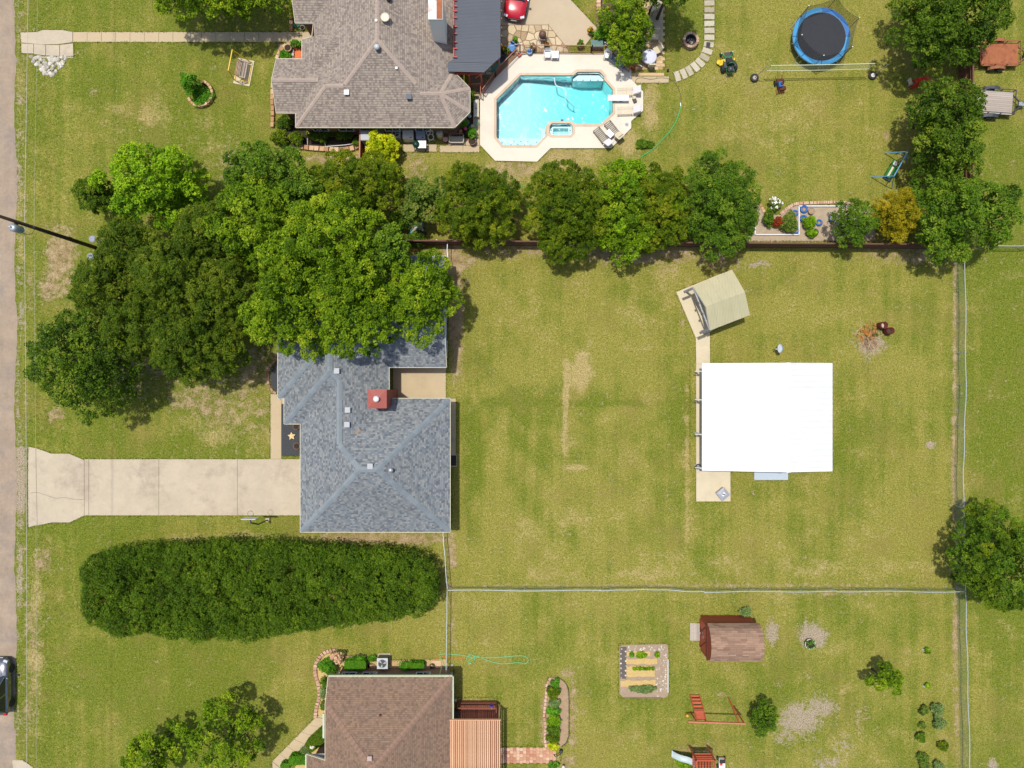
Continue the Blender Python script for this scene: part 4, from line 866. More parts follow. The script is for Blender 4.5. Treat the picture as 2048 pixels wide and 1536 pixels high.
def clusters_to_leaves(C_, Rc, Tn, per, leaf, asp, rng, up=0.55, flat=0.8, shell=0.45):
    # leaves spread through each clump, most of them near its outside and facing up and out
    n = np.maximum(4, (per * (Rc / Rc.mean()) ** 2).astype(int)); idx = np.repeat(np.arange(len(C_)), n)
    d = unit(rng.normal(size=(len(idx), 3))); d[:, 2] = np.where(d[:, 2] < -.35, -d[:, 2], d[:, 2])
    rad = Rc[idx] * (shell + (1 - shell) * rng.random(len(idx)) ** .6)
    off = d * rad[:, None]; off[:, 2] *= flat
    nrm = unit(d * .55 + np.array([0, 0, up]) + rng.normal(size=d.shape) * .42)
    ln = leaf * rng.uniform(.7, 1.3, len(idx)); tone = np.clip(Tn[idx] + rng.normal(size=len(idx)) * .16, 0, 1)
    return C_[idx] + off, nrm, ln, ln * asp, tone
LEAVES = [0]
def tree(name, label, px, py, rx, ry, top, kind, seed, mode='broad', leaf=.21, cl=.5, dens=1.0, group=None, cat='tree', gap=.0, lobes=7, shift=(0, 0), trunk=True, second=None, low=.0):
    rng = np.random.default_rng(seed); R = (rx + ry) / 2 / S; Rz = min(.47 * top, R * (1.15 if mode == 'cone' else .85)); hc = top - Rz
    cx, cy = P(px, py, hc); f = 1 - hc / H; Rx, Ry = rx / S * f, ry / S * f; e_ = .3 * min(cl * 2.3, R * .42); Rx = max(.5 * Rx, Rx - e_); Ry = max(.5 * Ry, Ry - e_)
    root = thing(name, label, cat, (cx, cy, 0), 0, group)
    # uneven crown: lobes round a taller middle
    lc = [np.array([0, 0, hc + .05 * Rz])]; lr = [np.array([Rx * .66, Ry * .66, Rz * .95])]
    for k in range(lobes):
        a = 2 * math.pi * (k + rng.uniform(-.3, .3)) / lobes; q = rng.uniform(.46, .62); s = rng.uniform(.34, .5)
        lc.append(np.array([math.cos(a) * Rx * q, math.sin(a) * Ry * q, hc + Rz * rng.uniform(-.35, .15)])); lr.append(np.array([Rx * s, Ry * s, Rz * rng.uniform(.5, .75)]))
    sp = min(cl * 2.15, R * .42); rcl = cl * .46; lf = leaf * .78
    bc, bn, bt, br_ = [], [], [], []
    for i, (c, r) in enumerate(zip(lc, lr)):
        ar = 4 * math.pi * (((r[0] * r[1]) ** 1.6 + 2 * (((r[0] + r[1]) / 2 * r[2]) ** 1.6)) / 3) ** (1 / 1.6)
        n = int(ar * .62 / (sp * sp) * 5) + 8
        d = unit(rng.normal(size=(n, 3))); d = d[d[:, 2] > -.3 + low]
        p = c + d * r * rng.uniform(.84, 1.02, (len(d), 1)); keep = np.ones(len(p), bool)
        for j, (c2, r2) in enumerate(zip(lc, lr)):
            if j != i: keep &= (((p - c2) / (r2 * .84)) ** 2).sum(1) > 1
        if gap: keep &= rng.random(len(p)) > gap * .5
        lt = rng.uniform(.38, .58)
        for q, dd in zip(p[keep], d[keep]):
            s_ = sp * rng.uniform(.8, 1.25) / dens ** .5
            if bc and (((np.array(bc) - q) ** 2).sum(1) < s_ * s_).any(): continue
            bc.append(q); bn.append(dd); bt.append(lt + rng.normal() * .13); br_.append(s_ * rng.uniform(.55, .72))
    bc, bn, bt, br_ = np.array(bc), np.array(bn), np.array(bt), np.array(br_)
    if gap: k_ = rng.random(len(bc)) > gap; bc, bn, bt, br_ = bc[k_], bn[k_], bt[k_], br_[k_]
    bc[:, 2] += rng.normal(size=len(bc)) * .12 * sp
    # every bough is a dome of small leaf clumps with dark gaps between the boughs
    m_ = np.maximum(5, (2 * math.pi * br_ ** 2 / (rcl * rcl * 2.0)).astype(int)); ix = np.repeat(np.arange(len(bc)), m_)
    ax = unit(bn * .5 + np.array([0, 0, .75])); d = unit(rng.normal(size=(len(ix), 3))); dt = (d * ax[ix]).sum(1); d = np.where(dt[:, None] < -.15, d - 2 * dt[:, None] * ax[ix], d)
    pts = bc[ix] + d * br_[ix][:, None] * rng.uniform(.72, 1.08, (len(ix), 1)) * np.array([1, 1, .8]); tn = np.clip(bt[ix] + rng.normal(size=len(ix)) * .12, 0, 1); rc = rcl * rng.uniform(.6, 1.25, len(ix))
    pts[:, 2] = np.maximum(pts[:, 2], .2)
    asp = .6; up = .55; per = 15
    if mode == 'cedar': asp = .36; per = 24; up = .4
    a = clusters_to_leaves(pts, rc, tn, per, lf, asp, rng, up, .8, .35)
    # inner growth that fills the crown behind the boughs
    q_ = []
    for c, r in zip(lc, lr):
        n = int(r[0] * r[1] / (cl * cl) * 2.6 * max(.2, 1 - 2.5 * gap)) + 2; d = unit(rng.normal(size=(n, 3))); q = c + d * r * rng.uniform(.2, .68, (n, 1)); q[:, 2] = np.maximum(q[:, 2], hc - Rz * .55); q_.append(q)
    q_ = np.concatenate(q_); b_ = clusters_to_leaves(q_, np.full(len(q_), cl * 1.1), np.full(len(q_), .4), 13, leaf * 1.3, .6, rng, up); a = [np.concatenate(z) for z in zip(a, b_)]
    crown = leaf_object('crown', *a, LF[kind], root, rng); LEAVES[0] += len(a[0])
    if second is not None:                # some clumps of another colour
        k2, fr = second; sb = rng.random(len(bc)) < fr; sel = sb[ix]
        b = clusters_to_leaves(pts[sel] + np.array([0, 0, .06]), rc[sel] * .95, tn[sel], per, lf, asp, rng, up); leaf_object('leaf_clump', *b, LF[k2], root, rng)
    if trunk:
        m = MB(); tr0 = max(.07, R * .055); b0 = (shift[0], shift[1], -.35)
        m.tube([b0, (shift[0] * .7, shift[1] * .7, hc * .3), (shift[0] * .2 + .1, shift[1] * .2, hc * .75), (0, 0, hc + Rz * .5)], [tr0 * 1.35, tr0, tr0 * .7, tr0 * .18], 8); m.build('trunk', BARK, root, True)
        m = MB()
        for c in lc[1:]:
            st_ = Vector((shift[0] * .3, shift[1] * .3, hc * rng.uniform(.45, .7))); e_ = Vector(c); mdl = st_.lerp(e_, .5) + Vector((0, 0, -.15 * R))
            m.tube([st_, mdl, e_, e_ + (e_ - mdl) * .45], [tr0 * .42, tr0 * .28, tr0 * .14, tr0 * .05], 5)
        m.build('limbs', BARK, root, True)
    return root
def shrub(label, px, py, rx, ry, top, kind, seed, leaf=.12, cl=.2, dens=1.2, name='shrub', group=None, cat='shrub', flowers=None, z0=0.0, gap=0.0):
    rng = np.random.default_rng(seed); hc = top * .5; cx, cy = P(px, py, hc); f = 1 - hc / H; Rx, Ry = rx / S * f, ry / S * f
    root = thing(name, label, cat, (cx, cy, z0), 0, group)
    n = int(2.2 * math.pi * Rx * Ry / (cl * cl) * dens) + 8; d = unit(rng.normal(size=(n, 3))); d[:, 2] = np.abs(d[:, 2]) * 1.0 - .15
    p = d * np.array([Rx, Ry, top * .5]) * rng.uniform(.6, 1.0, (n, 1)) ; p[:, :2] *= (1 + .22 * np.sin(np.arctan2(d[:, 1], d[:, 0]) * 3 + seed))[:, None] * .92
    p[:, 2] += hc
    if gap: p = p[rng.random(len(p)) > gap]
    p[:, 2] = np.maximum(p[:, 2], .08); n = len(p)
    a = clusters_to_leaves(p, cl * rng.uniform(.6, 1.2, n), np.clip(rng.normal(.45, .18, n), 0, 1), 26, leaf, .55, rng); leaf_object('foliage', *a, LF[kind], root, rng)
    if flowers:
        kd, fr, sz = flowers; s_ = rng.random(n) < fr; q = p[s_] + d[:n][s_] * 0 + np.array([0, 0, cl * .9]); a = clusters_to_leaves(q, np.full(len(q), cl * .6), np.full(len(q), .6), 9, sz, .9, rng); leaf_object('flowers', *a, LF[kd], root, rng)
    m = MB(); 
    for k in range(4):
        a_ = k * 1.6 + seed; m.tube([(.05 * math.cos(a_), .05 * math.sin(a_), -.1), (Rx * .5 * math.cos(a_), Ry * .5 * math.sin(a_), hc)], [.03, .012], 5)
    m.build('stem', BARK, root); return root
T = tree
# front garden of the taupe house
T('shade_tree', 'bright green tree at the top edge beside the footpath', 415, -38, 145, 82, 8.0, 'bright', 11, dens=.9)
T('young_shade_tree', 'lime green young tree in front of the dark cedars', 312, 368, 104, 84, 7.0, 'lime', 12, lobes=8, cl=.55, leaf=.24)
T('juniper', 'small dark spiky juniper beside the lime green tree', 192, 388, 40, 36, 4.0, 'dark', 13, mode='cedar', cl=.3, leaf=.2, lobes=9)
T('shade_tree', 'mid green tree just below the planting beds of the taupe roofed house', 530, 352, 88, 70, 8.0, 'mid', 14)
T('shade_tree', 'tall yellow green tree between the lime tree and the big roof overhanging tree', 520, 445, 88, 96, 9.5, 'bright', 15)
T('overhanging_tree', 'largest bright green tree spreading north of the grey roof', 655, 505, 138, 118, 11.0, 'bright', 16, lobes=9)
T('overhanging_tree', 'bright green tree hanging over the northwest corner of the grey roof', 575, 630, 92, 88, 9.5, 'bright', 17)
T('overhanging_tree', 'bright green tree drooping over the middle of the grey roof', 712, 630, 88, 90, 9.8, 'bright', 18)
T('overhanging_tree', 'bright green tree at the east end of the grey roof', 846, 590, 74, 96, 8.5, 'bright', 19)
T('shade_tree', 'dull green tree crowded between the bright tree and the brown fence', 770, 505, 62, 62, 8.0, 'mid', 20)
T('shade_tree', 'shadowed tree between the two yellow green trees', 600, 415, 70, 60, 7.5, 'mid', 21)
CG = 'cedars crowding the front garden'
T('cedar', 'olive cedar growing next to the utility pole', 262, 492, 72, 56, 7.0, 'cedar', 31, 'cedar', .2, .42, group=CG)
T('cedar', 'olive cedar at the west edge beside the bare strip', 218, 578, 82, 66, 7.5, 'cedar', 32, 'cedar', .2, .42, group=CG)
T('cedar', 'largest olive cedar in the middle of the front thicket', 352, 545, 98, 92, 9.0, 'cedar', 33, 'cedar', .2, .42, group=CG)
T('cedar', 'olive cedar below the lime green tree', 425, 470, 84, 66, 8.0, 'cedar', 34, 'cedar', .2, .42, group=CG)
T('cedar', 'olive cedar between the thicket and the bright overhanging tree', 440, 585, 74, 84, 8.0, 'cedar', 35, 'cedar', .2, .42, group=CG)
T('cedar', 'southernmost olive cedar above the bare front lawn', 385, 690, 104, 82, 8.0, 'cedar', 36, 'cedar', .2, .42, group=CG)
T('cedar', 'olive cedar hidden between the dark round tree and the thicket', 285, 655, 74, 70, 8.0, 'cedar', 37, 'cedar', .2, .42, group=CG)
T('shade_tree', 'dark green round tree near the road above the driveway', 172, 722, 112, 114, 8.5, 'dark', 38, lobes=9, cl=.55)
# row along the brown fence
T('cedar', 'dark dull cedar behind the yellow bush', 712, 374, 106, 74, 6.5, 'olive', 41, 'cedar', .2, .42)
T('shade_tree', 'grey green loose small tree right of the dark cedar', 852, 400, 50, 52, 4.5, 'rose', 42, cl=.4, gap=.12)
T('hawthorn_tree', 'first rounded dark tree in the row below the pool', 966, 412, 92, 92, 6.5, 'olive', 43, 'cedar', .19, .4, dens=1.2)
T('hawthorn_tree', 'second rounded dark tree in the row below the pool', 1134, 422, 90, 102, 6.5, 'olive', 44, 'cedar', .19, .4, dens=1.2)
T('shade_tree', 'bright green tree with a pale yellow tuft in the fence row', 1240, 432, 68, 112, 6.2, 'bright', 45, dens=1.1, leaf=.19, second=('lime', .3))
T('hawthorn_tree', 'yellowish olive tree beside the bright green one in the fence row', 1316, 412, 62, 92, 6.0, 'olive', 46, 'cedar', .19, .4, dens=1.2, second=('bright', .15))
T('hawthorn_tree', 'rounded green tree nearest the tan shed in the fence row', 1436, 410, 92, 106, 6.3, 'mid', 47, leaf=.15, cl=.36, dens=1.1)
T('golden_cedar', 'golden orange conifer by the planting bed', 1793, 434, 48, 56, 4.8, 'gold', 48, 'cedar', .17, .36, dens=1.2)
T('shade_tree', 'loose green small tree beside the golden conifer', 1706, 446, 48, 46, 4.2, 'mid', 49, cl=.36, leaf=.16, gap=.15)
T('shade_tree', 'glossy green tree at the corner of the two fences', 1918, 432, 108, 98, 7.0, 'mid', 50, lobes=9, cl=.5)
T('shade_tree', 'dark green tree beside the blue swing frame', 1892, 302, 76, 72, 6.4, 'dark', 51)
T('shade_tree', 'dark green tree behind the red play toy', 1890, 214, 78, 66, 6.6, 'dark', 52)
T('shade_tree', 'dark green tree in the upper corner beside the trampoline', 1890, 42, 120, 92, 7.5, 'dark', 53, lobes=9)
T('shade_tree', 'bright tree leaning over the paver terrace by the pool', 1254, 46, 52, 70, 4.6, 'bright', 54, cl=.42, leaf=.18)
T('shade_tree', 'leafy branch tip at the top edge above the paver terrace', 1316, -22, 40, 30, 5.0, 'mid', 55, cl=.4)
T('elm_tree', 'dense feathery green tree astride the east chain link fence', 1992, 1114, 88, 104, 7.0, 'mid', 56, leaf=.14, cl=.36, dens=1.2, second=('olive', .4))
T('shade_tree', 'yellow green tree at the bottom left edge', 310, 1502, 52, 60, 5.0, 'bright', 57, cl=.36, gap=.26, leaf=.2)
T('shade_tree', 'open branched tree casting shade near the brown roofed house', 446, 1484, 84, 84, 6.5, 'bright', 58, cl=.38, gap=.34, leaf=.2)
T('sapling', 'small leaning sapling on the lower lawn with its own dark shadow', 1772, 1360, 38, 32, 3.4, 'bright', 59, cl=.24, leaf=.15, lobes=4, gap=.22, dens=.8)
T('round_bush', 'dark round bush beside the red wooden swing', 1526, 1434, 28, 32, 2.6, 'mid', 60, cl=.26, leaf=.13, cat='bush')
T('shade_tree', 'tall tree just beyond the top edge shading the grass by the stepping stones', 1350, -52, 50, 50, 8.0, 'mid', 61)
# long clipped hedge
rngh = np.random.default_rng(5); hd = thing('clipped_hedge', 'long dense dark green hedge beside the driveway', 'hedge')
hx0, hx1 = 140, 890; cts = []
HO = [(166,1140),(174,1108),(215,1090),(330,1080),(450,1074),(560,1076),(660,1084),(760,1092),(850,1104),(878,1130),(884,1165),(878,1205),(850,1232),(760,1245),(680,1256),(590,1272),(500,1284),(380,1286),(260,1276),(192,1268),(168,1226)]
HO = [(x - 14, y + 18 * (1286 - y) / 210) for x, y in HO]
HI = [(a, -b) for a, b in offset([(a, -b) for a, b in HO], 19)]
for p, q in zip(HI, HI[1:] + HI[:1]):
    L_ = math.dist(p, q)
    for k in range(max(1, round(L_ / 17))): t_ = k / max(1, round(L_ / 17)); cts.append((p[0] + (q[0] - p[0]) * t_ + rngh.normal() * 1.5, p[1] + (q[1] - p[1]) * t_ + rngh.normal() * 1.5, rngh.uniform(3.3, 3.7)))
for _ in range(2600):
    x = rngh.uniform(155, 880); y = rngh.uniform(1080, 1285)
    if inside(x, y, HI) and all((x - a) ** 2 + (y - b) ** 2 > 25 ** 2 for a, b, c in cts): cts.append((x, y, rngh.uniform(3.7, 4.1)))
cells = []                                 # separate bushes that have grown together, with creases between them
for _ in range(900):
    x = rngh.uniform(155, 880); y = rngh.uniform(1075, 1290)
    if inside(x, y, HO) and all((x - a) ** 2 + (y - b) ** 2 > 62 ** 2 for a, b in cells): cells.append((x, y))
for i, (x, y, tz) in enumerate(cts):
    ds = sorted(math.hypot((x - a), (y - b) * .8) for a, b in cells); cts[i] = (x, y, tz - .75 * math.exp(-((ds[1] - ds[0]) / 9.0) ** 2))
def hedge_leaf(sel, nm):
    P_, N_, L_, W_, T_ = [], [], [], [], []
    for x, y, tz in sel:
        cx, cy = P(x, y, 3.6); R_ = rngh.uniform(.78, 1.0); n = 85
        d = unit(rngh.normal(size=(n, 3))); d[:, 2] = np.abs(d[:, 2]) - .12
        c = np.array([cx, cy, tz - 1.0]) + d * np.array([R_, R_, 1.0]) * rngh.uniform(.82, 1.0, (n, 1))
        a = clusters_to_leaves(c, np.full(n, .2) * rngh.uniform(.7, 1.3, n), np.clip(rngh.normal(rngh.uniform(.3, .6), .14, n), 0, 1), 15, .125, .55, rngh, .5, .8, .3)
        for q, s_ in zip((P_, N_, L_, W_, T_), a): q.append(s_)
        # skirt of leaves down the sides
        n2 = 60; an = rngh.uniform(0, 2 * math.pi, n2); c2 = np.stack([cx + np.cos(an) * R_ * .95, cy + np.sin(an) * R_ * .95, rngh.uniform(.2, tz - 1.0, n2)], 1)
        a = clusters_to_leaves(c2, np.full(n2, .28), np.full(n2, .35), 6, .16, .55, rngh, .4)
        for q, s_ in zip((P_, N_, L_, W_, T_), a): q.append(s_)
    o = leaf_object(nm, *[np.concatenate(q) for q in (P_, N_, L_, W_, T_)], LF['hedge'], hd, rngh); LEAVES[0] += len(o.data.polygons)
for k in range(9):
    s_ = [c for c in cts if hx0 + (hx1 - hx0) * k / 9 <= c[0] < hx0 + (hx1 - hx0) * (k + 1) / 9]
    if s_: hedge_leaf(s_, 'foliage')
for k in range(12):
    x, y = P(225 + k * 54, 1165 + (k % 2) * 20, 2); MB().tube([(x, y, -.3), (x + .1, y, 1.5), (x, y + .1, 3.0)], [.13, .1, .04], 6).build('trunk', BARK, hd)
# planting beds and shrubs: taupe house
shrub('small green shrub tree growing out of the round stone ring', 382, 168, 18, 20, 2.3, 'box', 101, .13, .24)
shrub('low leafy groundcover inside the round stone ring', 404, 192, 22, 22, .5, 'box', 102, .12, .18)
T('yellow_shrub', 'vivid yellow green shrub beside the stored appliances', 766, 297, 34, 34, 2.6, 'yellow', 103, cl=.3, leaf=.16, cat='shrub')
for i, (x, y, rx, ry, h_, kd, lb) in enumerate([(570,245,17,12,1.0,'dark','dark shrub tucked into the corner of the taupe roofed house'), (558,275,18,15,1.2,'olive','olive shrub at the front corner of the taupe roofed house'), (594,276,15,14,1.1,'olive','olive shrub beside the stone edged bed'), (640,272,28,11,1.0,'dark','dark green shrub under the south eave left of the wall vent'), (688,272,20,10,.9,'dark','dark green shrub under the south eave by the red fence'), (716,285,8,9,.7,'mid','small green plant at the foot of the red fence'),
    (594,88,13,4,1.0,'box','clipped shrub beside the front door of the taupe roofed house'), (570,110,10,6,.7,'box','bright green plant in the entrance bed of the taupe roofed house'), (586,18,4,26,.8,'yellow','yellow green climber along the west wall at the top'),
    (942,194,6,14,1.2,'dark','dark shrub squeezed between the bay roof and the pool deck'), (944,266,8,12,1.0,'box','green plant in the mulch bed near the bench'), (928,245,7,8,.9,'box','bright green plant under the angled bay eave'), (1207,66,20,14,1.5,'box','bright green bush beside the stone wall and pool fence')]):
    shrub(lb, x, y, rx, ry, h_, kd, 110 + i)
# brown house shrubs
shrub('rounded green shrub at the curved stone edged corner bed', 655, 1330, 18, 17, 1.2, 'box', 130)
shrub('rose bush full of pale pink flowers in the corner bed', 676, 1313, 14, 13, 1.0, 'rose', 131, .1, .16, flowers=('pinkp', .55, .12))
shrub('dark green shrub against the corner of the brown roofed house', 664, 1344, 9, 10, 1.1, 'dark', 132)
shrub('low leafy shrub against the front of the brown roofed house', 650, 1364, 7, 8, .8, 'mid', 133); shrub('straggly plant below the leafy shrub at the house front', 648, 1386, 6, 12, .6, 'grey', 134); shrub('small bed plant beside the front walk', 647, 1410, 5, 9, .5, 'rose', 135)
shrub('loose leafy plant above the boxwood hedge', 716, 1318, 17, 7, .8, 'box', 136); shrub('low green plant beside the grey condenser unit', 744, 1316, 8, 5, .4, 'box', 137); shrub('leafy plant left of the small boxwood', 812, 1332, 12, 9, .8, 'box', 138)
def boxhedge(label, px, py, sx, sy, h_, seed, rz=0.0, kind='box'):
    rng = np.random.default_rng(seed); cx, cy = P(px, py, h_); o = thing('boxwood', label, 'hedge', (cx, cy, 0), rz); n = int(sx * sy * 4 + 300 + 260 * (sx + sy) / 40)
    a, b = sx / 2 / S, sy / 2 / S; u = rng.uniform(-1, 1, (n, 3)); f = rng.integers(0, 5, n); f[rng.random(n) < .45] = 4
    u[f == 0, 0] = -1; u[f == 1, 0] = 1; u[f == 2, 1] = -1; u[f == 3, 1] = 1; u[f == 4, 2] = 1
    rr = np.maximum(1, np.sqrt(np.abs(u[:, 0]) ** 6 + np.abs(u[:, 1]) ** 6))[:, None] ; u[:, :2] /= rr ** .35
    p = np.stack([u[:, 0] * a, u[:, 1] * b, (u[:, 2] * .5 + .5) * h_], 1); p += rng.normal(size=p.shape) * .015
    q = clusters_to_leaves(p, np.full(n, .06), np.clip(rng.normal(.5, .12, n), 0, 1), 7, .07, .6, rng, .5); leaf_object('foliage', *q, LF[kind], o, rng)
    MB().tube([(0, 0, -.1), (0, 0, h_ * .6)], [.04, .02], 6).build('stem', BARK, o); return o
boxhedge('clipped rectangular boxwood hedge beside the condenser unit', 710, 1331, 40, 17, .85, 140); boxhedge('small clipped boxwood left of the hose bib', 834, 1332, 26, 10, .7, 141)
boxhedge('rounded oval clipped shrub with white flower heads by the front walk', 635, 1480, 50, 21, .9, 142, math.radians(42), 'hedge'); boxhedge('clipped shrub at the bottom edge beside the front walk', 596, 1521, 34, 16, .8, 143, 0.05, 'box'); boxhedge('small clipped ball at the bottom edge next to the walk', 570, 1533, 16, 10, .7, 144)
fw = shrub('white flower spray on top of the oval shrub', 630, 1484, 5, 3, .16, 'white', 145, .05, .05, z0=.85, gap=.4); shrub('grey leaved plant between the two clipped shrubs', 610, 1500, 8, 8, .6, 'grey', 146)
# oval flower bed
for i, (x, y, rx, ry, h_, kd, lb) in enumerate([(1110,1366,8,8,.6,'box','yellow green plant at the top of the oval flower bed'), (1106,1385,13,13,.7,'olive','mossy green clump near the top of the oval flower bed'), (1108,1406,13,8,.7,'grey','silvery clump in the oval flower bed'), (1106,1421,13,8,.7,'box','bright clump below the silvery one in the flower bed'), (1108,1440,13,12,.8,'lime','lime clump in the middle of the flower bed'), (1108,1458,13,10,.8,'mid','green spiky clump in the flower bed'), (1106,1476,13,11,.7,'olive','mossy clump near the bottom of the flower bed'), (1107,1492,11,7,.6,'yellow','yellow green clump at the foot of the flower bed'), (1106,1530,10,7,.5,'box','plant below the brick path at the bottom edge')]):
    shrub(lb, x, y, rx, ry, h_, kd, 150 + i, .13, .17)
# lower right lawn shrubs
for i, (x, y, rx, ry, h_, kd, lb) in enumerate([(1874,1420,11,16,.7,'grey','silvery green shrub near the east fence'), (1878,1446,10,12,.8,'grey','pale grey plant below the silvery shrub'), (1848,1420,8,9,.7,'rose','small green shrub left of the silvery shrub'), (1844,1450,6,6,.4,'rose','tiny shrub below the small green shrub'), (1842,1474,8,10,.7,'mid','compact green shrub in the dirt strip'), (1886,1492,10,9,.6,'olive','green shrub nearest the east fence at the bottom'), (1846,1515,11,10,.6,'rose','dark shrub at the bottom of the dirt strip'), (1848,1532,10,7,.6,'rose','shrub cut by the bottom edge near the east fence'), (1876,1530,10,8,.6,'grey','grey plant at the bottom edge near the fence'),
    (1854,1301,5,5,.35,'lime','tiny seedling with white guard, upper of two'), (1854,1371,4,4,.35,'lime','tiny seedling with white guard, lower of two'), (1490,1224,12,9,.7,'grey','blue green plant behind the red garden shed'), (1372,1528,18,12,.9,'lime','bushy plant beside the play slide')]):
    shrub(lb, x, y, rx, ry, h_, kd, 170 + i, .12, .15)
# back planting bed
shrub('white rose bush in the back planting bed', 1548, 408, 14, 13, 1.4, 'rose', 190, .1, .18, flowers=('white', .3, .13)); shrub('rusty red flowering plant in the back planting bed', 1556, 444, 14, 9, .9, 'red', 191, .12, .18)
shrub('trailing green rose beside the white timber frame', 1578, 446, 18, 22, 1.1, 'rose', 192, .1, .18); shrub('green climber at the left end of the planting bed', 1536, 436, 10, 16, 1.2, 'mid', 193, .12, .2)
shrub('yellow green plant growing out of the blue tire', 1619, 446, 13, 13, 1.0, 'lime', 194, .13, .18); shrub('little plant in the lower blue tire', 1624, 466, 12, 8, .7, 'lime', 195, .12, .15); shrub('brown leaved shrub at the end of the planting bed', 1500, 440, 14, 12, 1.2, 'olive', 196, .12, .2, gap=.2)
shrub('weedy green plant beside the pool lawn hose', 1287, 288, 18, 9, .4, 'mid', 197, .12, .16, gap=.2)
shrub('shrub filling the shady corner behind the brown fence', 800, 440, 24, 24, 2.2, 'mid', 198, .14, .25); shrub('loose bush growing against the brown fence', 832, 478, 22, 14, 1.6, 'dark', 199, .14, .24)
print('LEAVES', LEAVES[0])
# ---------------------------------------------------------------- fences
def chain_fence(label, pts, hgt=1.2, step=2.9, mesh=True, sag=None):
    o = thing('chain_link_fence', label, 'fence'); q = [Vector((*Q(*p), 0)) for p in pts]
    for a, b in zip(q, q[1:]):
        d = b - a; L = d.length; d.normalize(); n = max(1, round(L / step))
        for i in range(n + 1):
            if i == n and b is not q[-1]: continue
            p = a + d * (L * i / n); MB().tube([(p.x, p.y, -.1), (p.x, p.y, hgt + .04)], .03, 6).build('post', RAIL, o)
        mid = [a + d * (L * t) + Vector((-d.y, d.x, 0)) * (.04 * math.sin(t * 9 + L)) for t in np.linspace(0, 1, n * 3 + 1)]
        MB().tube([(p.x, p.y, hgt) for p in mid], .03, 6).build('top_rail', RAIL, o)
        m = MB(); k = int(L / .085)
        for i in range(k):
            s_ = i * .085
            for sg in (-1, 1):
                t0, t1 = (s_, min(L, s_ + hgt * .9)) if sg > 0 else (s_, max(0, s_ - hgt * .9)); z1 = hgt * abs(t1 - t0) / (hgt * .9)
                p, r_ = a + d * t0, a + d * t1; wv = .006
                m.add([(p.x - d.x*wv, p.y - d.y*wv, .03), (p.x + d.x*wv, p.y + d.y*wv, .03), (r_.x + d.x*wv, r_.y + d.y*wv, max(.05, z1 - .02)), (r_.x - d.x*wv, r_.y - d.y*wv, max(.05, z1 - .02))], [(0, 1, 2, 3)])
        m.build('chain_link', GALV, o)
    return o
chain_fence('long east chain link fence beside the open field', [(1911,520),(1913,768),(1908,930),(1912,1173)])
chain_fence('lower east chain link fence down to the bottom edge', [(1912,1176),(1916,1330),(1921,1536),(1921,1640)])
chain_fence('chain link fence across the lawn between the two yards', [(898,1172),(1200,1172.5),(1290,1170),(1400,1175),(1660,1174),(1909,1175)])
chain_fence('short chain link fence from the grey roofed house to the hedge end', [(889,1057),(890,1075),(897,1169)])
chain_fence('chain link fence running down to the brown roofed house', [(897,1175),(896,1250),(895,1332)], 1.2)
chain_fence('short chain link fence hidden by the trees behind the grey roofed house', [(897,489),(899,545)])
chain_fence('chain link fence leading away from the corner tree to the right', [(1948,499),(2120,495)], 1.3)
def board_fence(label, a, b, hgt, side, name='board_fence', mat=FENCEW, post_mat=None, step=.152, posts=2.4):
    o = thing(name, label, 'fence'); A, B = Vector((*Q(*a), 0)), Vector((*Q(*b), 0)); d = B - A; L = d.length; d.normalize(); rz = math.atan2(d.y, d.x); n = int(L / step); me = None
    for i in range(n):
        p = A + d * (step * (i + .5))
        if me is None: k = MB().box((0, 0, 0), (step * .93, .02, hgt)).build('picket', mat, o); me = k.data
        else: k = link('picket', me, None, o)
        k.location = (p.x, p.y, hgt / 2 + rnd.uniform(-.012, .02)); k.rotation_euler = (0, 0, rz + rnd.uniform(-.03, .03))
    nn = Vector((-d.y, d.x, 0)) * side
    for z in (.35, hgt * .55, hgt - .25): MB().bar((A.x + nn.x*.035, A.y + nn.y*.035, z), (B.x + nn.x*.035, B.y + nn.y*.035, z), .05, .09).build('rail', mat, o)
    MB().bar((A.x, A.y, hgt + .03), (B.x, B.y, hgt + .03), .12, .035).build('top_cap', mat, o)
    for i in range(int(L / posts) + 1):
        p = A + d * min(L, i * posts) - nn * .07; MB().bar((p.x, p.y, -.1), (p.x, p.y, hgt + .02), .07).build('post', post_mat or STEEL, o)
    return o
board_fence('long dark brown picket fence along the row of rounded trees', (806,490), (1905,498), 1.8, -1, posts=3.0)
board_fence('brown picket fence beside the trailers', (1917,70), (1917,430), 1.8, -1)
rf_ = thing('red_gate_fence', 'red slatted fence panel at the corner of the taupe roofed house', 'fence')
MB().bar((*P(720,256,1.6), 1.6), (*P(719,316,1.6), 1.6), .1, .05).build('top_cap', REDF, rf_)
a_, b_ = Vector(P3(720,256,1.6,0)), Vector(P3(719,316,1.6,0))
for i in range(16): p = a_.lerp(b_, (i + .5) / 16); MB().box((p.x, p.y, .8), (.02, .14, 1.55)).build('picket', REDW, rf_)
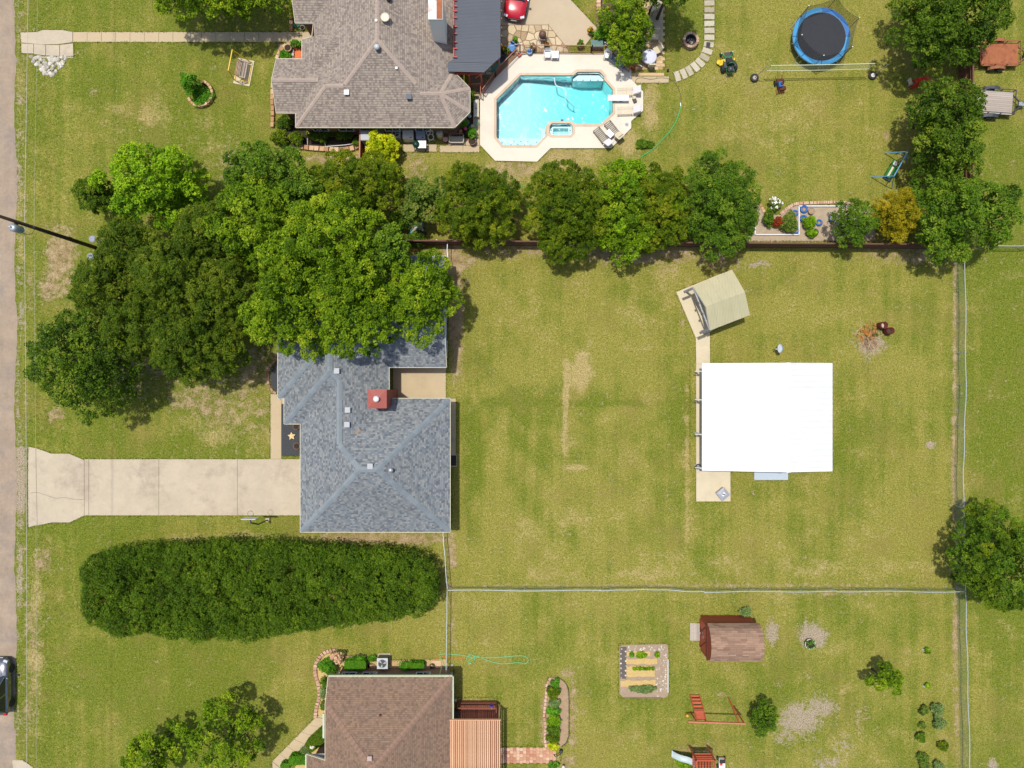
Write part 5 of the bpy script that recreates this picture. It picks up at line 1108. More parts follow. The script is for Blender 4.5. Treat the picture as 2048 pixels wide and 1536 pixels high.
# low metal fence round the pool
pf = thing('pool_fence', 'reddish metal picket fence along the north side of the pool deck', 'fence')
def rails(parent, pts, hgt, gap=.12, mat=REDF, z0=0.05):
    q = [Vector(P3(*p, hgt, 0)) for p in pts]
    for a, b in zip(q, q[1:]):
        d = b - a; L = d.length; d.normalize()
        MB().bar((a.x, a.y, hgt), (b.x, b.y, hgt), .05, .04).build('top_rail', mat, parent); MB().bar((a.x, a.y, .15), (b.x, b.y, .15), .04, .04).build('bottom_rail', mat, parent)
        m = MB()
        me = None
        for i in range(int(L / gap)):
            p = a + d * (gap * (i + .5))
            if me is None: k = MB().bar((0, 0, .1), (0, 0, hgt), .022).build('picket', mat, parent); me = k.data
            else: k = link('picket', me, None, parent)
            k.location = (p.x, p.y, 0)
        for p in (a, b): MB().bar((p.x, p.y, 0), (p.x, p.y, hgt + .06), .07).build('post', mat, parent)
rails(pf, [(933,169),(961,167)], 1.25); rails(pf, [(961,167),(961,187)], 1.1); rails(pf, [(965,178),(990,142),(1040,90),(1185,91),(1217,91)], 1.25); rails(pf, [(1217,91),(1262,131)], 1.25)
pg = thing('leaning_gate', 'open reddish slatted gate panel at the east end of the pool fence', 'gate', P3(1262,128,.6,0), math.radians(-40))
MB().bar((-.55,0,1.15),(.55,0,1.15),.06).build('top_rail', REDP, pg); MB().bar((-.55,0,.1),(.55,0,.1),.06).build('bottom_rail', REDP, pg)
for i in range(9): MB().bar((-.5 + i*.125, 0, .1), (-.5 + i*.125, .0, 1.15), .05, .02).build('slat', REDW, pg)
pole = thing('pool_pole', 'long white aluminium pole leaning along the pool fence', 'pole')
MB().tube([P3(1209,84,1.3), P3(1284,133,.9)], .03, 6).build('tube', WHITE, pole); MB().tube([P3(1209,88,1.25), P3(1250,116,1.1)], .025, 6).build('inner_tube', STEEL, pole)

# ---------------------------------------------------------------- stone rows
def stone_row(name, label, pts, ln, wd, ht, mat, z=0.0, rows=1, closed=False, cat='edging'):
    o = thing(name, label, cat); meshes = []
    for v in range(3):
        m = MB(); a, b, c = ln * .47, wd * .48, ht / 2; j = lambda: rnd.uniform(-.06, .06) * wd
        bt = [(-a + j(), -b + j(), -c), (a + j(), -b + j(), -c), (a + j(), b + j(), -c), (-a + j(), b + j(), -c)]; tp = [(x * .93, y * .93, c) for x, y, z_ in bt]; md = [(x, y, c * .7) for x, y, z_ in bt]
        m.add(bt + md + tp, [(3,2,1,0),(8,9,10,11)] + [(k*4+i, k*4+(i+1)%4, (k+1)*4+(i+1)%4, (k+1)*4+i) for k in range(2) for i in range(4)])
        me = bpy.data.meshes.new('block'); me.from_pydata(m.v, [], m.f); me.update(); me.materials.append(mat); meshes.append(me)
    cv_ = spline([(*P(p[0], p[1], 0), 0) for p in pts], 24, closed)
    for r_ in range(rows):
        acc = 0; nxt = ln * (.5 if r_ % 2 == 0 else 1.0)
        for i in range(1, len(cv_)):
            acc += (cv_[i] - cv_[i-1]).length
            if acc >= nxt:
                d = cv_[i] - cv_[i-1]; b = link('block', rnd.choice(meshes), None, o); b.location = (cv_[i].x, cv_[i].y, z + ht * (r_ + .5) - .02); b.rotation_euler = (0, 0, math.atan2(d.y, d.x) + rnd.uniform(-.06,.06)); nxt += ln * 1.04
    return o
stone_row('stone_ring', 'ring of tan stones round the small shrub tree', [(378,196),(390,211),(404,214),(419,208),(427,193),(424,178),(414,168),(402,168)], .3, .22, .2, SAND, rows=2)
stone_row('stone_border', 'row of square pale blocks below the dark shrubs of the taupe roofed house', [(598,295),(640,299),(680,301),(702,299),(716,294)], .41, .4, .3, SAND)
stone_row('stone_border', 'column of tan blocks along the west wall of the taupe roofed house', [(547,168),(546,200),(547,226),(546,258)], .44, .28, .3, SAND)
stone_row('stone_border', 'row of tan blocks at the top beside the footpath end', [(583,0),(584,20),(584,40),(584,58)], .42, .3, .3, SAND); stone_row('stone_border', 'curved row of tan blocks round the entrance pot', [(583,88),(571,94),(562,104),(556,116)], .36, .3, .25, SAND); stone_row('stone_border', 'short row of pale stones beside the orange mulch bed', [(586,92),(587,106),(586,118)], .3, .2, .2, WSTONE)
stone_row('stone_border', 'curved brown block edging round the black gravel bed', [(557,716),(543,730),(537,748),(538,768),(546,782),(556,788)], .34, .2, .16, mat_rand('brown_block', [(0.1, C(150,112,88)), (.5, C(186,146,116)), (.9, C(204,168,138))], .9))
stone_row('stone_wall', 'low sandstone wall between the parking pad and the paver terrace', [(1197,-10),(1195,14),(1196,40),(1198,62),(1199,82)], .3, .34, .2, SAND, rows=4, cat='wall')
stone_row('stone_border', 'curved pinkish block edging round the corner rose bed', [(631,1436),(634,1412),(639,1392),(637,1368),(631,1346),(633,1326),(645,1308),(664,1300),(682,1304),(692,1314)], .26, .3, .16, PINKB); stone_row('stone_border', 'pinkish block edging above the boxwood hedge', [(694,1314),(706,1313),(720,1311),(732,1314)], .26, .22, .16, PINKB); stone_row('stone_border', 'little arc of pink bricks beside the small boxwood', [(846,1322),(850,1328),(851,1336)], .2, .14, .12, PINKB)
stone_row('stone_border', 'pinkish stones down the west side of the oval flower bed', [(1102,1354),(1094,1368),(1092,1390),(1090,1412),(1088,1430),(1091,1450),(1090,1475),(1092,1496)], .3, .2, .14, PINKB)
stone_row('stone_border', 'curved brick edging above the blue tire planters', [(1560,429),(1576,416),(1592,408),(1630,406),(1665,405),(1706,407)], .16, .26, .14, PINKB); stone_row('stone_border', 'short curved stone edging at the left end of the planting bed', [(1500,404),(1514,405),(1522,414),(1530,428)], .26, .22, .14, SAND)
# fire pit
fp_ = thing('fire_pit', 'round stacked stone fire pit on the upper lawn', 'fire pit', (*Q(1379,85), 0))
FS = mat_rand('fire_pit_stone', [(.1, C(164,130,104)), (.5, C(206,176,144)), (.9, C(222,198,170))], .9); me = None
for r_ in range(4):
    for k in range(18):
        a = 2 * math.pi * (k + .5 * (r_ % 2)) / 18; R_ = .56
        if me is None:
            b = MB().box((0, 0, 0), (.2, .185, .125)).build('stone', FS, fp_); me = b.data
        else: b = link('stone', me, None, fp_)
        b.location = (R_ * math.cos(a), R_ * math.sin(a), .06 + r_ * .128); b.rotation_euler = (0, 0, a + rnd.uniform(-.08,.08))
MB().lathe([(.44, .02), (.44, .5), (.42, .5), (.42, .02)], 20, close=True).build('liner', DARK, fp_); MB().prism([(.42*math.cos(i*.4), .42*math.sin(i*.4)) for i in range(16)], 0, .06).build('ash_bed', LAVA, fp_)
for k in range(7): a = k * 2.4; MB().bar((-.25*math.cos(a), -.25*math.sin(a), .1), (.25*math.cos(a), .25*math.sin(a), .12 + .02*k), .06).build('log', WSTONE if k % 2 else TAUPEW, fp_)
# white rocks at the culvert
rk = thing('rock_apron', 'scatter of white rocks below the culvert outlet', 'rocks'); meshes = []
for v in range(4):
    m = MB(); m.ell((0, 0, 0), (.5, .38, .26), 7, 5); m.v = [(x * rnd.uniform(.8, 1.2), y * rnd.uniform(.8, 1.2), z * rnd.uniform(.8, 1.1)) for x, y, z in m.v]; me = bpy.data.meshes.new('rock'); me.from_pydata(m.v, [], m.f); me.materials.append(WSTONE); meshes.append(me)
for i in range(95):
    y = rnd.uniform(113, 150); hw_ = 42 * (1 - (y - 113) / 46); x = 98 + rnd.uniform(-1, 1) * hw_
    if 100 < x < 112 and y > 122 and rnd.random() < .7: continue
    b = link('rock', rnd.choice(meshes), None, rk); s_ = rnd.uniform(.2, .42); b.location = (*Q(x, y), float(gz(x, y)) + .02); b.scale = (s_, s_, s_); b.rotation_euler = (rnd.uniform(-.3,.3), rnd.uniform(-.3,.3), rnd.uniform(0, 6))
# beds
def bed(name, label, pts, mat, z=.02, cat='bed'):
    m = MB(); m.prism(QP(pts), -.05, z); o = m.build(name, mat); exc(pts); return tag(o, label, cat, kind='structure')
bed('mulch_bed', 'dark mulch bed along the south wall of the taupe roofed house', [(556,240),(612,240),(612,268),(720,268),(720,297),(600,297),(580,290),(556,262)], SOIL)
bed('mulch_bed', 'black mulch bed around the garden ornaments by the pool deck', [(905,262),(942,228),(958,196),(945,184),(945,290),(905,278)], SOIL); bed('gravel_bed', 'black gravel bed beside the front walk of the grey roofed house', [(563,808),(608,808),(608,912),(563,912)], LAVA); bed('gravel_bed', 'black gravel bed inside the curved brown edging', [(558,720),(546,732),(540,750),(541,768),(549,782),(580,790),(580,720)], LAVA)
bed('orange_bed', 'square of orange mulch beside the front door of the taupe roofed house', [(588,94),(634,94),(634,117),(588,117)], ORNG); bed('paved_strip', 'dark soil bed at the front door of the taupe roofed house', [(556,88),(588,88),(588,140),(556,140)], EARTH)
bed('corner_bed', 'straw coloured mulch bed at the corner of the brown roofed house', [(634,1430),(640,1392),(636,1360),(634,1330),(648,1310),(668,1303),(692,1316),(735,1316),(740,1340),(680,1345),(684,1420),(660,1440)], STRAWM)
bed('utility_bed', 'bare dirt strip along the north wall of the brown roofed house', [(735,1322),(895,1318),(895,1342),(735,1342)], M('tan_dirt', C(204,172,120), .95, .2, 4)); bed('flower_bed', 'bare earth of the oval flower bed', [(1096,1356),(1112,1352),(1132,1364),(1138,1390),(1138,1470),(1130,1490),(1112,1496),(1092,1496),(1092,1440),(1094,1380)], EARTH)
bed('planting_bed', 'sandy back planting bed along the brown fence', [(1498,406),(1516,407),(1534,428),(1560,430),(1578,416),(1596,410),(1710,410),(1750,420),(1750,482),(1492,482)], M('pale_sand', C(186,166,138), .95, .22, 3, bump=.4)); bed('walk_bed', 'tan mulch strip beside the front walk at the bottom', [(600,1506),(622,1470),(660,1436),(684,1440),(684,1540),(580,1560)], STRAWM)
fwk = thing('front_walkway', 'angled concrete walk to the door of the brown roofed house', 'path', kind='structure')
wl = [(632,1434),(545,1522),(545,1600)]; wr = [(662,1440),(566,1540),(566,1600)]
for i in range(6):
    t0, t1 = i / 6, (i + 1) / 6; L2 = lambda a, b, t: (a[0] + (b[0]-a[0])*t, a[1] + (b[1]-a[1])*t); slabs(fwk, [[L2(wl[0], wl[1], t0), L2(wr[0], wr[1], t0), L2(wr[0], wr[1], t1), L2(wl[0], wl[1], t1)]], CONCP, gap=.3, z1=.04)
slabs(fwk, [[(545,1522.5),(566,1540.5),(566,1620),(545,1620)], [(632,1433),(655,1428),(700,1428),(700,1440),(662,1440)]], CONCP, gap=.2, z1=.04)
slabs(fwk, [[(-40,1520),(46,1520),(66,1534),(66,1600),(-40,1600)]], CONC, gap=.3, name='apron_slab')
ss = thing('stepping_stones', 'small square stepping stones in the shade of the brown roof', 'pavers')
for x, y in ((904,1330),(903,1346),(906,1364),(906,1374),(906,1384),(906,1394),(911,1400)): MB().box((*Q(x, y), .02), (.2, .2, .06)).build('paver', WSTONE, ss)
# garden plot
gp = thing('vegetable_plot', 'square vegetable plot with straw rows and white stone chips', 'garden plot')
MB().prism(QP([(1239,1293),(1244,1290),(1332,1288),(1336,1293),(1336,1391),(1330,1395),(1246,1394),(1239,1387)]), -.05, .03).build('soil', M('plot_soil', C(176,152,126), .95, .22, 3, bump=.5), gp); exc([(1237,1287),(1338,1287),(1338,1397),(1237,1397)])
for y0, y1, x0_, x1_ in ((1303,1311,1253,1300),(1317,1328,1252,1314),(1332,1353,1253,1309),(1360,1373,1241,1311)):
    pts = [(x0_ + (x1_ - x0_) * k / 10, y0 + rnd.uniform(-1.2, 1.2)) for k in range(11)] + [(x1_ - (x1_ - x0_) * k / 10, y1 + rnd.uniform(-1.2, 1.2)) for k in range(11)]
    MB().prism(QP(pts), 0, .055).build('straw_row', STRAWM, gp)
MB().prism(QP([(1240,1294),(1253,1293),(1252,1357),(1240,1357)]), 0, .05).build('weed_cloth', M('dark_weed_cloth', C(106,98,92), .95, .2, 8), gp)
for i in range(13): MB().box((*Q(1242 + (i % 2) * 9 + rnd.uniform(-1,1), 1297 + i * 4.8), .08), (.12, .12, .08), rnd.uniform(0,1)).build('stone', WSTONE, gp)
for i in range(120):
    e_ = rnd.random() < .72; x = rnd.uniform(1313, 1333) if e_ else rnd.uniform(1256, 1330); y = rnd.uniform(1294, 1392) if e_ else rnd.uniform(1292, 1301); b = link('stone_chip', rnd.choice(meshes), None, gp); s_ = rnd.uniform(.07, .16); b.location = (*Q(x, y), .04); b.scale = (s_, s_, s_); b.rotation_euler = (0, 0, rnd.uniform(0, 6))
MB().bar((*Q(1335.5,1318), .06), (*Q(1335.5,1384), .06), .06, .1).build('edging_board', WPAINT, gp); MB().bar((*Q(1248,1394.5), .05), (*Q(1322,1395), .05), .06, .1).build('edging_board', TAUPEW, gp)
def veg(label, x, y, rx, ry, h_, kd, sd): shrub(label, x, y, rx, ry, h_, kd, sd, .11, .12, name='vegetable_plant', cat='plant')
veg('bushy green plants in the top row of the vegetable plot', 1283, 1310, 12, 5, .4, 'lime', 210); veg('small plant at the left of the top vegetable row', 1264, 1309, 4, 5, .3, 'box', 211); veg('single plant at the right of the top vegetable row', 1314, 1309, 5, 5, .35, 'lime', 212); veg('row of grey green onions at the bottom of the vegetable plot', 1286, 1378, 29, 7, .4, 'grey', 213)
for i in range(7): veg(f'{"first second third fourth fifth sixth seventh".split()[i]} seedling from the west in the yellow straw row', 1268 + i * 6.2, 1337, 2.2, 2.0, .15, 'lime', 214 + i)
# edging wire round flower bed, hoses
eg = thing('bed_edging', 'dark flexible edging round the east side of the oval flower bed', 'edging'); MB().tube([(*Q(x, y), .05) for x, y in [(1104,1355),(1118,1355),(1130,1364),(1137,1376),(1138,1400),(1138,1470),(1134,1484),(1124,1492)]], .03, 5).build('strip', DARK, eg)
def hose(label, pts, r, mat, name='garden_hose', z=.035):
    o = thing(name, label, 'hose'); MB().tube(spline([(*Q(x, y), z) for x, y in pts], 8), r, 6).build('tube', mat, o, True); return o
h1 = hose('bright green hose lying across the upper lawn', [(1361,210),(1359,222),(1352,243),(1340,262),(1324,280),(1306,298),(1281,315)], .035, HOSEG); MB().tube([(*Q(1361,206), .04), (*Q(1361,213), .04)], .045, 6).build('nozzle', WHITE, h1)
hose('thin dark hose snaking from the pool deck to the green hose', [(1270,166),(1273,159),(1282,156),(1302,159),(1322,156),(1342,160),(1354,172),(1361,190),(1362,208)], .02, HOSED)
hose('end of a green hose between two rounded trees', [(1040,374),(1052,371),(1072,368)], .03, HOSEG)
hose('pale green hose looped on the lawn beside the brown roofed house', [(891,1335),(885,1322),(880,1312),(882,1308),(900,1308),(930,1311),(946,1316),(950,1322),(944,1327),(936,1324),(934,1315),(942,1309),(952,1313),(970,1315),(1000,1314),(1040,1311),(1054,1315),(1056,1322),(1050,1327),(1036,1325),(1004,1327),(980,1322),(956,1313),(944,1316),(938,1322),(944,1327),(950,1322),(948,1312)], .026, HOSEL)
hose('orange cord tangled at the foot of the fence', [(866,1330),(872,1318),(884,1312),(896,1310),(888,1314),(900,1318),(930,1316)], .02, ORANGE, 'extension_cord')

# ---------------------------------------------------------------- utility pole and cables
up_ = thing('utility_pole', 'tall dark wooden utility pole with a grey transformer near the road', 'pole', (*Q(190,495), 0))
MB().tube([(0, 0, -.5), (0, 0, 5), (0, 0, 10.9)], [.17, .15, .115], 10).build('shaft', M('creosote_wood', C(70,54,40), .9, .25, 5), up_, True)
MB().lathe([(.27, 0), (.28, .05), (.28, .8), (.2, .88), (.02, .9)], 18, (.05, -.5, 8.7)).build('transformer', STEEL, up_, True); MB().lathe([(.05,0),(.06,.1),(.03,.22)], 8, (.05,-.5,9.58)).build('bushing', WHITE, up_); MB().box((.02, -.2, 9.1), (.1, .3, .3)).build('bracket', DARK, up_)
MB().tube(spline([(.1,-.7,8.8),(.5,-.75,8.4),(.6,-.3,8.1),(.1,0,8.0)], 6), .015, 5).build('drop_wire', BLACK, up_)
MB().box((0, .16, 3.2), (.08, .06, .4)).build('pole_tag', RUST, up_)
for nm, x0_, z0_, r_, lb in (('power_cable', .0, 8.25, .014, 'pale overhead cable bundle running along the road'), ('telephone_cable', .22, 7.6, .006, 'thin lower overhead wire running along the road')):
    o = thing(nm, lb, 'cable'); bx_, by_ = Q(190, 495); pts = []
    for k in range(41): y_ = 45 - 90 * k / 40; d_ = abs(y_ - by_); pts.append((bx_ + x0_ + .004 * (y_ - by_), y_, z0_ - .9 * (d_ / 45) * (1 - d_ / 95)))
    MB().tube(pts, r_, 5).build('wire', M('cable_sheath', C(206,204,190), .5, .08), o)
for i, (x, y) in enumerate(((185,478),(181,513))): o = thing('meter_cover', ('upper' if i == 0 else 'lower') + ' blue grey round utility cover beside the pole', 'cover', (*Q(x, y), 0)); MB().lathe([(.26,0),(.26,.05),(.2,.08),(.01,.09)], 16).build('lid', M('blue_grey_plastic', C(150,156,176), .6), o); MB().lathe([(.28,-.1),(.28,.03),(.26,.03)], 16).build('rim', GREYM, o)
o = thing('utility_pad', 'small cream utility box lid next to the pole', 'cover', (*Q(201,486), 0)); MB().box((0,0,.06), (.32,.55,.12)).build('lid', M('cream_lid', C(226,210,170), .7), o); MB().box((0,.18,.13), (.1,.05,.02)).build('handle', DARK, o)

# ---------------------------------------------------------------- vehicles
def car(name, label, loc, rz, paint, L=4.55, W=1.84, hood=1.0, roofz=1.62, body_mat=None):
    o = thing(name, label, 'car', loc, rz); pm = paint; hw = W / 2; G_ = mat_glass('car_glass', (.015,.022,.025)); 
    st_ = [(-L/2, .74, .45, .78, .82), (-L/2+.12, .9, .34, .86, .95), (-L/2+.9, 1, .3, .94, 1.0), (-.2, 1, .3, .96, 1.0), (L/2-1.35, 1, .3, .98, 1.05), (L/2-.75, .98, .3, .9, .99), (L/2-.25, .92, .34, .8, .88), (L/2-.04, .78, .42, .68, .72), (L/2, .7, .46, .6, .62)]
    vs = []; fs = []
    for y, kw, zl, zs, zt in st_:
        w_ = hw * kw; vs += [(-w_*.9, y, zl), (-w_, y, zl + .15), (-w_, y, zs - .08), (-w_ * .9, y, zs), (-w_ * .5, y, zt), (w_ * .5, y, zt), (w_ * .9, y, zs), (w_, y, zs - .08), (w_, y, zl + .15), (w_*.9, y, zl)]
    k = 10
    for i in range(len(st_) - 1):
        for j in range(k): fs.append((i*k+j, i*k+(j+1)%k, (i+1)*k+(j+1)%k, (i+1)*k+j))
    fs += [tuple(range(k))[::-1], tuple((len(st_)-1)*k + j for j in range(k))]
    b = MB().add(vs, [f[::-1] for f in fs]).build('body', pm, o, True)
    try:
        md = b.modifiers.new('bevel', 'BEVEL'); md.width = .03; md.segments = 2; md.limit_method = 'ANGLE'
    except Exception: pass
    yb, yf, rb, rf2 = -L/2 + .25, L/2 - 1.2, -L/2 + .6, L/2 - 1.95; wb_, wt = hw * .9, hw * .74; zb, zt = .95, roofz
    cab = [(-wb_, yb, zb), (wb_, yb, zb), (wb_, yf, zb), (-wb_, yf, zb), (-wt, rb, zt - .04), (wt, rb, zt - .04), (wt, rf2, zt - .03), (-wt, rf2, zt - .03)]
    MB().add(cab, [(4,5,6,7),(0,1,5,4),(1,2,6,5),(2,3,7,6),(3,0,4,7)]).build('cabin', pm, o)
    rp_ = MB(); rp_.add([(-wt, rb, zt-.035), (wt, rb, zt-.035), (wt, rf2, zt-.025), (-wt, rf2, zt-.025), (-wt*.8, rb+.1, zt+.02), (wt*.8, rb+.1, zt+.02), (wt*.8, rf2-.1, zt+.03), (-wt*.8, rf2-.1, zt+.03)], [(4,5,6,7),(0,1,5,4),(1,2,6,5),(2,3,7,6),(3,0,4,7)]); rp_.build('roof', pm, o, True)
    def glass(nm, q, ins=.08, up=.012):
        q = [Vector(p) for p in q]; c = sum(q, Vector()) / 4; n_ = (q[1]-q[0]).cross(q[2]-q[0]).normalized()
        if n_.dot(c - Vector((0, (yb+yf)/2, .9))) < 0: n_ = -n_
        q = [p + (c - p).normalized() * ins + n_ * up for p in q]; MB().add([tuple(p) for p in q], [(0,1,2,3)]).build(nm, G_, o)
    C8 = cab; glass('windshield', [C8[2], C8[3], C8[7], C8[6]]); glass('rear_window', [C8[0], C8[1], C8[5], C8[4]])
    for a_, b_, c_, d_ in ((1,2,6,5),(3,0,4,7)):
        m1, m2 = (Vector(C8[a_]) + Vector(C8[b_])) / 2, (Vector(C8[d_]) + Vector(C8[c_])) / 2
        glass('side_window', [C8[a_], m1, m2, C8[d_]], .1); glass('side_window', [m1, C8[b_], C8[c_], m2], .1)
    for sx in (-1, 1):
        for y in (-L/2 + .85, L/2 - .9):
            t = MB(); t.lathe([(.2,-.11),(.33,-.11),(.35,-.07),(.35,.07),(.33,.11),(.2,.11)], 20); t.v = [(z + sx * (hw - .1), x + y, yy + .35) for x, yy, z in t.v]; w_ = t.build('wheel', BLACK, o)
            t = MB(); t.lathe([(.01,-.02),(.2,-.06),(.21,.06),(.01,.03)], 12); t.v = [(z + sx * (hw - .06), x + y, yy + .35) for x, yy, z in t.v]; t.build('rim', STEEL, w_)
        MB().box((sx * hw * .72, L/2 - .2, .74), (.32, .3, .12), sx * -.35).build('headlight', mat_glass('lamp_glass', (.55,.58,.6), .1), o); MB().box((sx * hw * .78, -L/2 + .1, .82), (.26, .18, .16)).build('taillight', M('tail_red', C(200,20,16), .3), o)
        MB().ell((sx * (hw + .08), L/2 - 1.45, 1.02), (.12, .08, .08), 8, 5).build('mirror', pm, o)
        MB().bar((sx * hw * .45, L/2 - .35, .905), (sx * hw * .62, L/2 - 1.2, 1.03), .02, .02).build('hood_line', DARK, o)
    MB().box((0, L/2 - .02, .56), (W * .5, .08, .16)).build('grille', DARK, o); MB().box((0, L/2 + .04, .42), (.5, .03, .12)).build('licence_plate', WPAINT, o); MB().box((0, L/2 - .02, .36), (W*.66, .12, .12)).build('bumper', DARK, o)
    return o
car('parked_suv', 'black and silver car on the road at the left edge', (*Q(9, 1366), .04), 0.0, mat_paint('car_grey', (.2,.21,.23), .22, .85))
car('parked_red_car', 'glossy red car nosing in at the top edge', (*Q(1035, -8), .02), math.pi + math.radians(-8), mat_paint('car_red', C(206,20,44), .25))
def trailer(label, px, py, L, W, rz, deck_mat, frame_mat, planks, gate):
    o = thing('utility_trailer', label, 'trailer', (*P(px, py, .6), 0), rz); z = .55
    if planks:
        for i in range(planks): MB().box((0, -W/2 + W*(i+.5)/planks, z), (L, W/planks*.94, .04)).build('plank', deck_mat, o)
    else: MB().box((0, 0, z), (L, W, .03)).build('bed_plate', deck_mat, o)
    for s_ in (-1, 1):
        MB().bar((-L/2, s_*W/2, z-.04), (L/2, s_*W/2, z-.04), .06, .1).build('side_rail', frame_mat, o); MB().bar((-L/2, s_*(W/2+.02), z+.36), (L/2, s_*(W/2+.02), z+.36), .05, .05).build('upper_rail', frame_mat, o)
        for k in range(4): MB().bar((-L/2 + L*k/3, s_*(W/2+.02), z), (-L/2 + L*k/3, s_*(W/2+.02), z+.36), .05).build('upright', frame_mat, o)
        f = MB()
        for k in range(6): 
            a0, a1 = math.pi*k/6, math.pi*(k+1)/6; f.add([(-.15+.62*math.cos(a0)*1.15, s_*(W/2+.05), .36+.42*math.sin(a0)), (-.15+.62*math.cos(a1)*1.15, s_*(W/2+.05), .36+.42*math.sin(a1)), (-.15+.62*math.cos(a1)*1.15, s_*(W/2+.33), .36+.42*math.sin(a1)), (-.15+.62*math.cos(a0)*1.15, s_*(W/2+.33), .36+.42*math.sin(a0))], [(0,1,2,3)])
        f.build('fender', frame_mat, o)
        for y in (-.5, .2) if not planks else (-.15,):
            t = MB(); t.lathe([(.15,-.09),(.29,-.09),(.31,0),(.29,.09),(.15,.09)], 18); t.v = [(x + y, z_ + s_*(W/2+.19), yy + .31) for x, yy, z_ in t.v]; w_ = t.build('wheel', BLACK, o); t = MB(); t.lathe([(.01,-.05),(.15,-.09),(.16,.08),(.01,.05)], 12); t.v = [(x + y, z_ + s_*(W/2+.2), yy + .31) for x, yy, z_ in t.v]; t.build('rim', STEEL, w_)
    MB().bar((L/2, -W/2, z+.36), (L/2, W/2, z+.36), .05).build('front_rail', frame_mat, o); MB().bar((L/2, -W/2, z-.04), (L/2, W/2, z-.04), .06, .1).build('front_sill', frame_mat, o)
    for s_ in (-1, 1): MB().bar((L/2, s_*W*.4, z-.08), (L/2+.95, 0, z-.1), .08).build('tongue', frame_mat, o)
    MB().box((L/2+.75, 0, z), (.5, .3, .16)).build('tongue_box', STEEL if planks else DARK, o); MB().ell((L/2+1.05, 0, z-.05), (.14,.09,.08), 8, 5).build('coupler', STEEL, o); MB().bar((L/2+.8, .1, .03), (L/2+.8, .1, z+.3), .06).build('jack', STEEL, o)
    if gate:
        MB().bar((-L/2-.05, -W/2, z+.0), (-L/2-.62, -W/2, z+.75), .05).build('gate_side', frame_mat, o); MB().bar((-L/2-.05, W/2, z), (-L/2-.62, W/2, z+.75), .05).build('gate_side', frame_mat, o)
        for k in range(6): t_ = k/5; MB().bar((-L/2-.05-.57*t_, -W/2, z+.75*t_), (-L/2-.05-.57*t_, W/2, z+.75*t_), .035).build('gate_bar', frame_mat, o)
    return o
trailer('rusty orange flatbed trailer beside the brown fence', 2000, 108, 3.0, 1.85, 0.0, RUST, M('rusty_frame', C(164,104,66), .8, .3), 0, True)
trailer('small trailer with a grey plank bed below the rusty trailer', 1988, 204, 3.1, 1.9, math.radians(-4), GREYW, M('black_frame', (.04,.045,.05), .5, .3), 12, False)
# zero turn mower
mw = thing('lawn_mower', 'green and yellow ride on mower on the upper lawn', 'mower', (*P(1457,124,.4), 0), math.radians(8))
GRN, YEL = GREENP, YELP
MB().box((0, -.1, .42), (.6, 1.1, .16)).build('chassis', GRN, mw)
m = MB(); m.prism([(-.72,.0),(-.66,.28),(-.3,.36),(.55,.36),(.62,.1),(.6,-.2),(-.4,-.2),(-.72,-.12)], .12, .26); m.build('cutting_deck', YEL, mw)
m = MB(); m.lathe([(.12,.1),(.2,.16),(.2,.26),(.1,.3)], 14, (-.72, .16, 0)); m.build('chute', YEL, mw)
for s_ in (-1, 1):
    t = MB(); t.lathe([(.14,-.14),(.27,-.14),(.3,-.08),(.3,.08),(.27,.14),(.14,.14)], 18); t.v = [(z + s_*.5, x - .45, y + .3) for x, y, z in t.v]; w_ = t.build('rear_wheel', BLACK, mw); t = MB(); t.lathe([(.01,-.1),(.14,-.12),(.14,.12),(.01,.1)], 10); t.v = [(z + s_*.5, x - .45, y + .3) for x, y, z in t.v]; t.build('hub', YEL, w_)
    t = MB(); t.lathe([(.05,-.07),(.14,-.07),(.15,0),(.14,.07),(.05,.07)], 14); t.v = [(z + s_*.46, x + .78, y + .15) for x, y, z in t.v]; t.build('caster_wheel', BLACK, mw)
    MB().bar((s_*.22, .35, .42), (s_*.46, .78, .38), .08).build('front_arm', GRN, mw); MB().lathe([(.05,0),(.05,.06)], 10, (s_*.46,.78,.36)).build('caster_cap', WHITE, mw)
    MB().tube([(s_*.3,.1,.6),(s_*.32,.18,.95),(s_*.12,.24,.98)], .02, 6).build('control_lever', DARK, mw); MB().box((s_*.4, -.25, .6), (.2, .6, .14)).build('side_console', DARK, mw); MB().box((s_*.4,.05,.68),(.1,.2,.04)).build('lever_grip', YEL, mw)
MB().box((0, .62, .42), (.5, .34, .05)).build('footplate', DARK, mw)
m = MB(); m.box((0, -.02, .66), (.5, .46, .12)); m.box((0, -.28, .9), (.48, .12, .5), 0, Matrix.Rotation(.2, 3, 'X')); m.build('seat', BLACK, mw)
m = MB(); m.box((0, -.72, .6), (.46, .4, .34)); m.lathe([(.16,0),(.16,.1),(.02,.14)], 14, (0,-.72,.77)); m.build('engine', DARK, mw); MB().tube(spline([(-.3,-.55,.5),(-.32,-.85,.55),(-.2,-.98,.55),(.2,-.98,.55),(.32,-.85,.55),(.3,-.55,.5)], 5), .025, 6).build('engine_guard', GRN, mw)
MB().tube(spline([(-.28,-.4,.5),(-.3,-.46,1.1),(-.2,-.5,1.35),(.2,-.5,1.35),(.3,-.46,1.1),(.28,-.4,.5)], 5), .025, 6).build('roll_bar', GRN, mw)
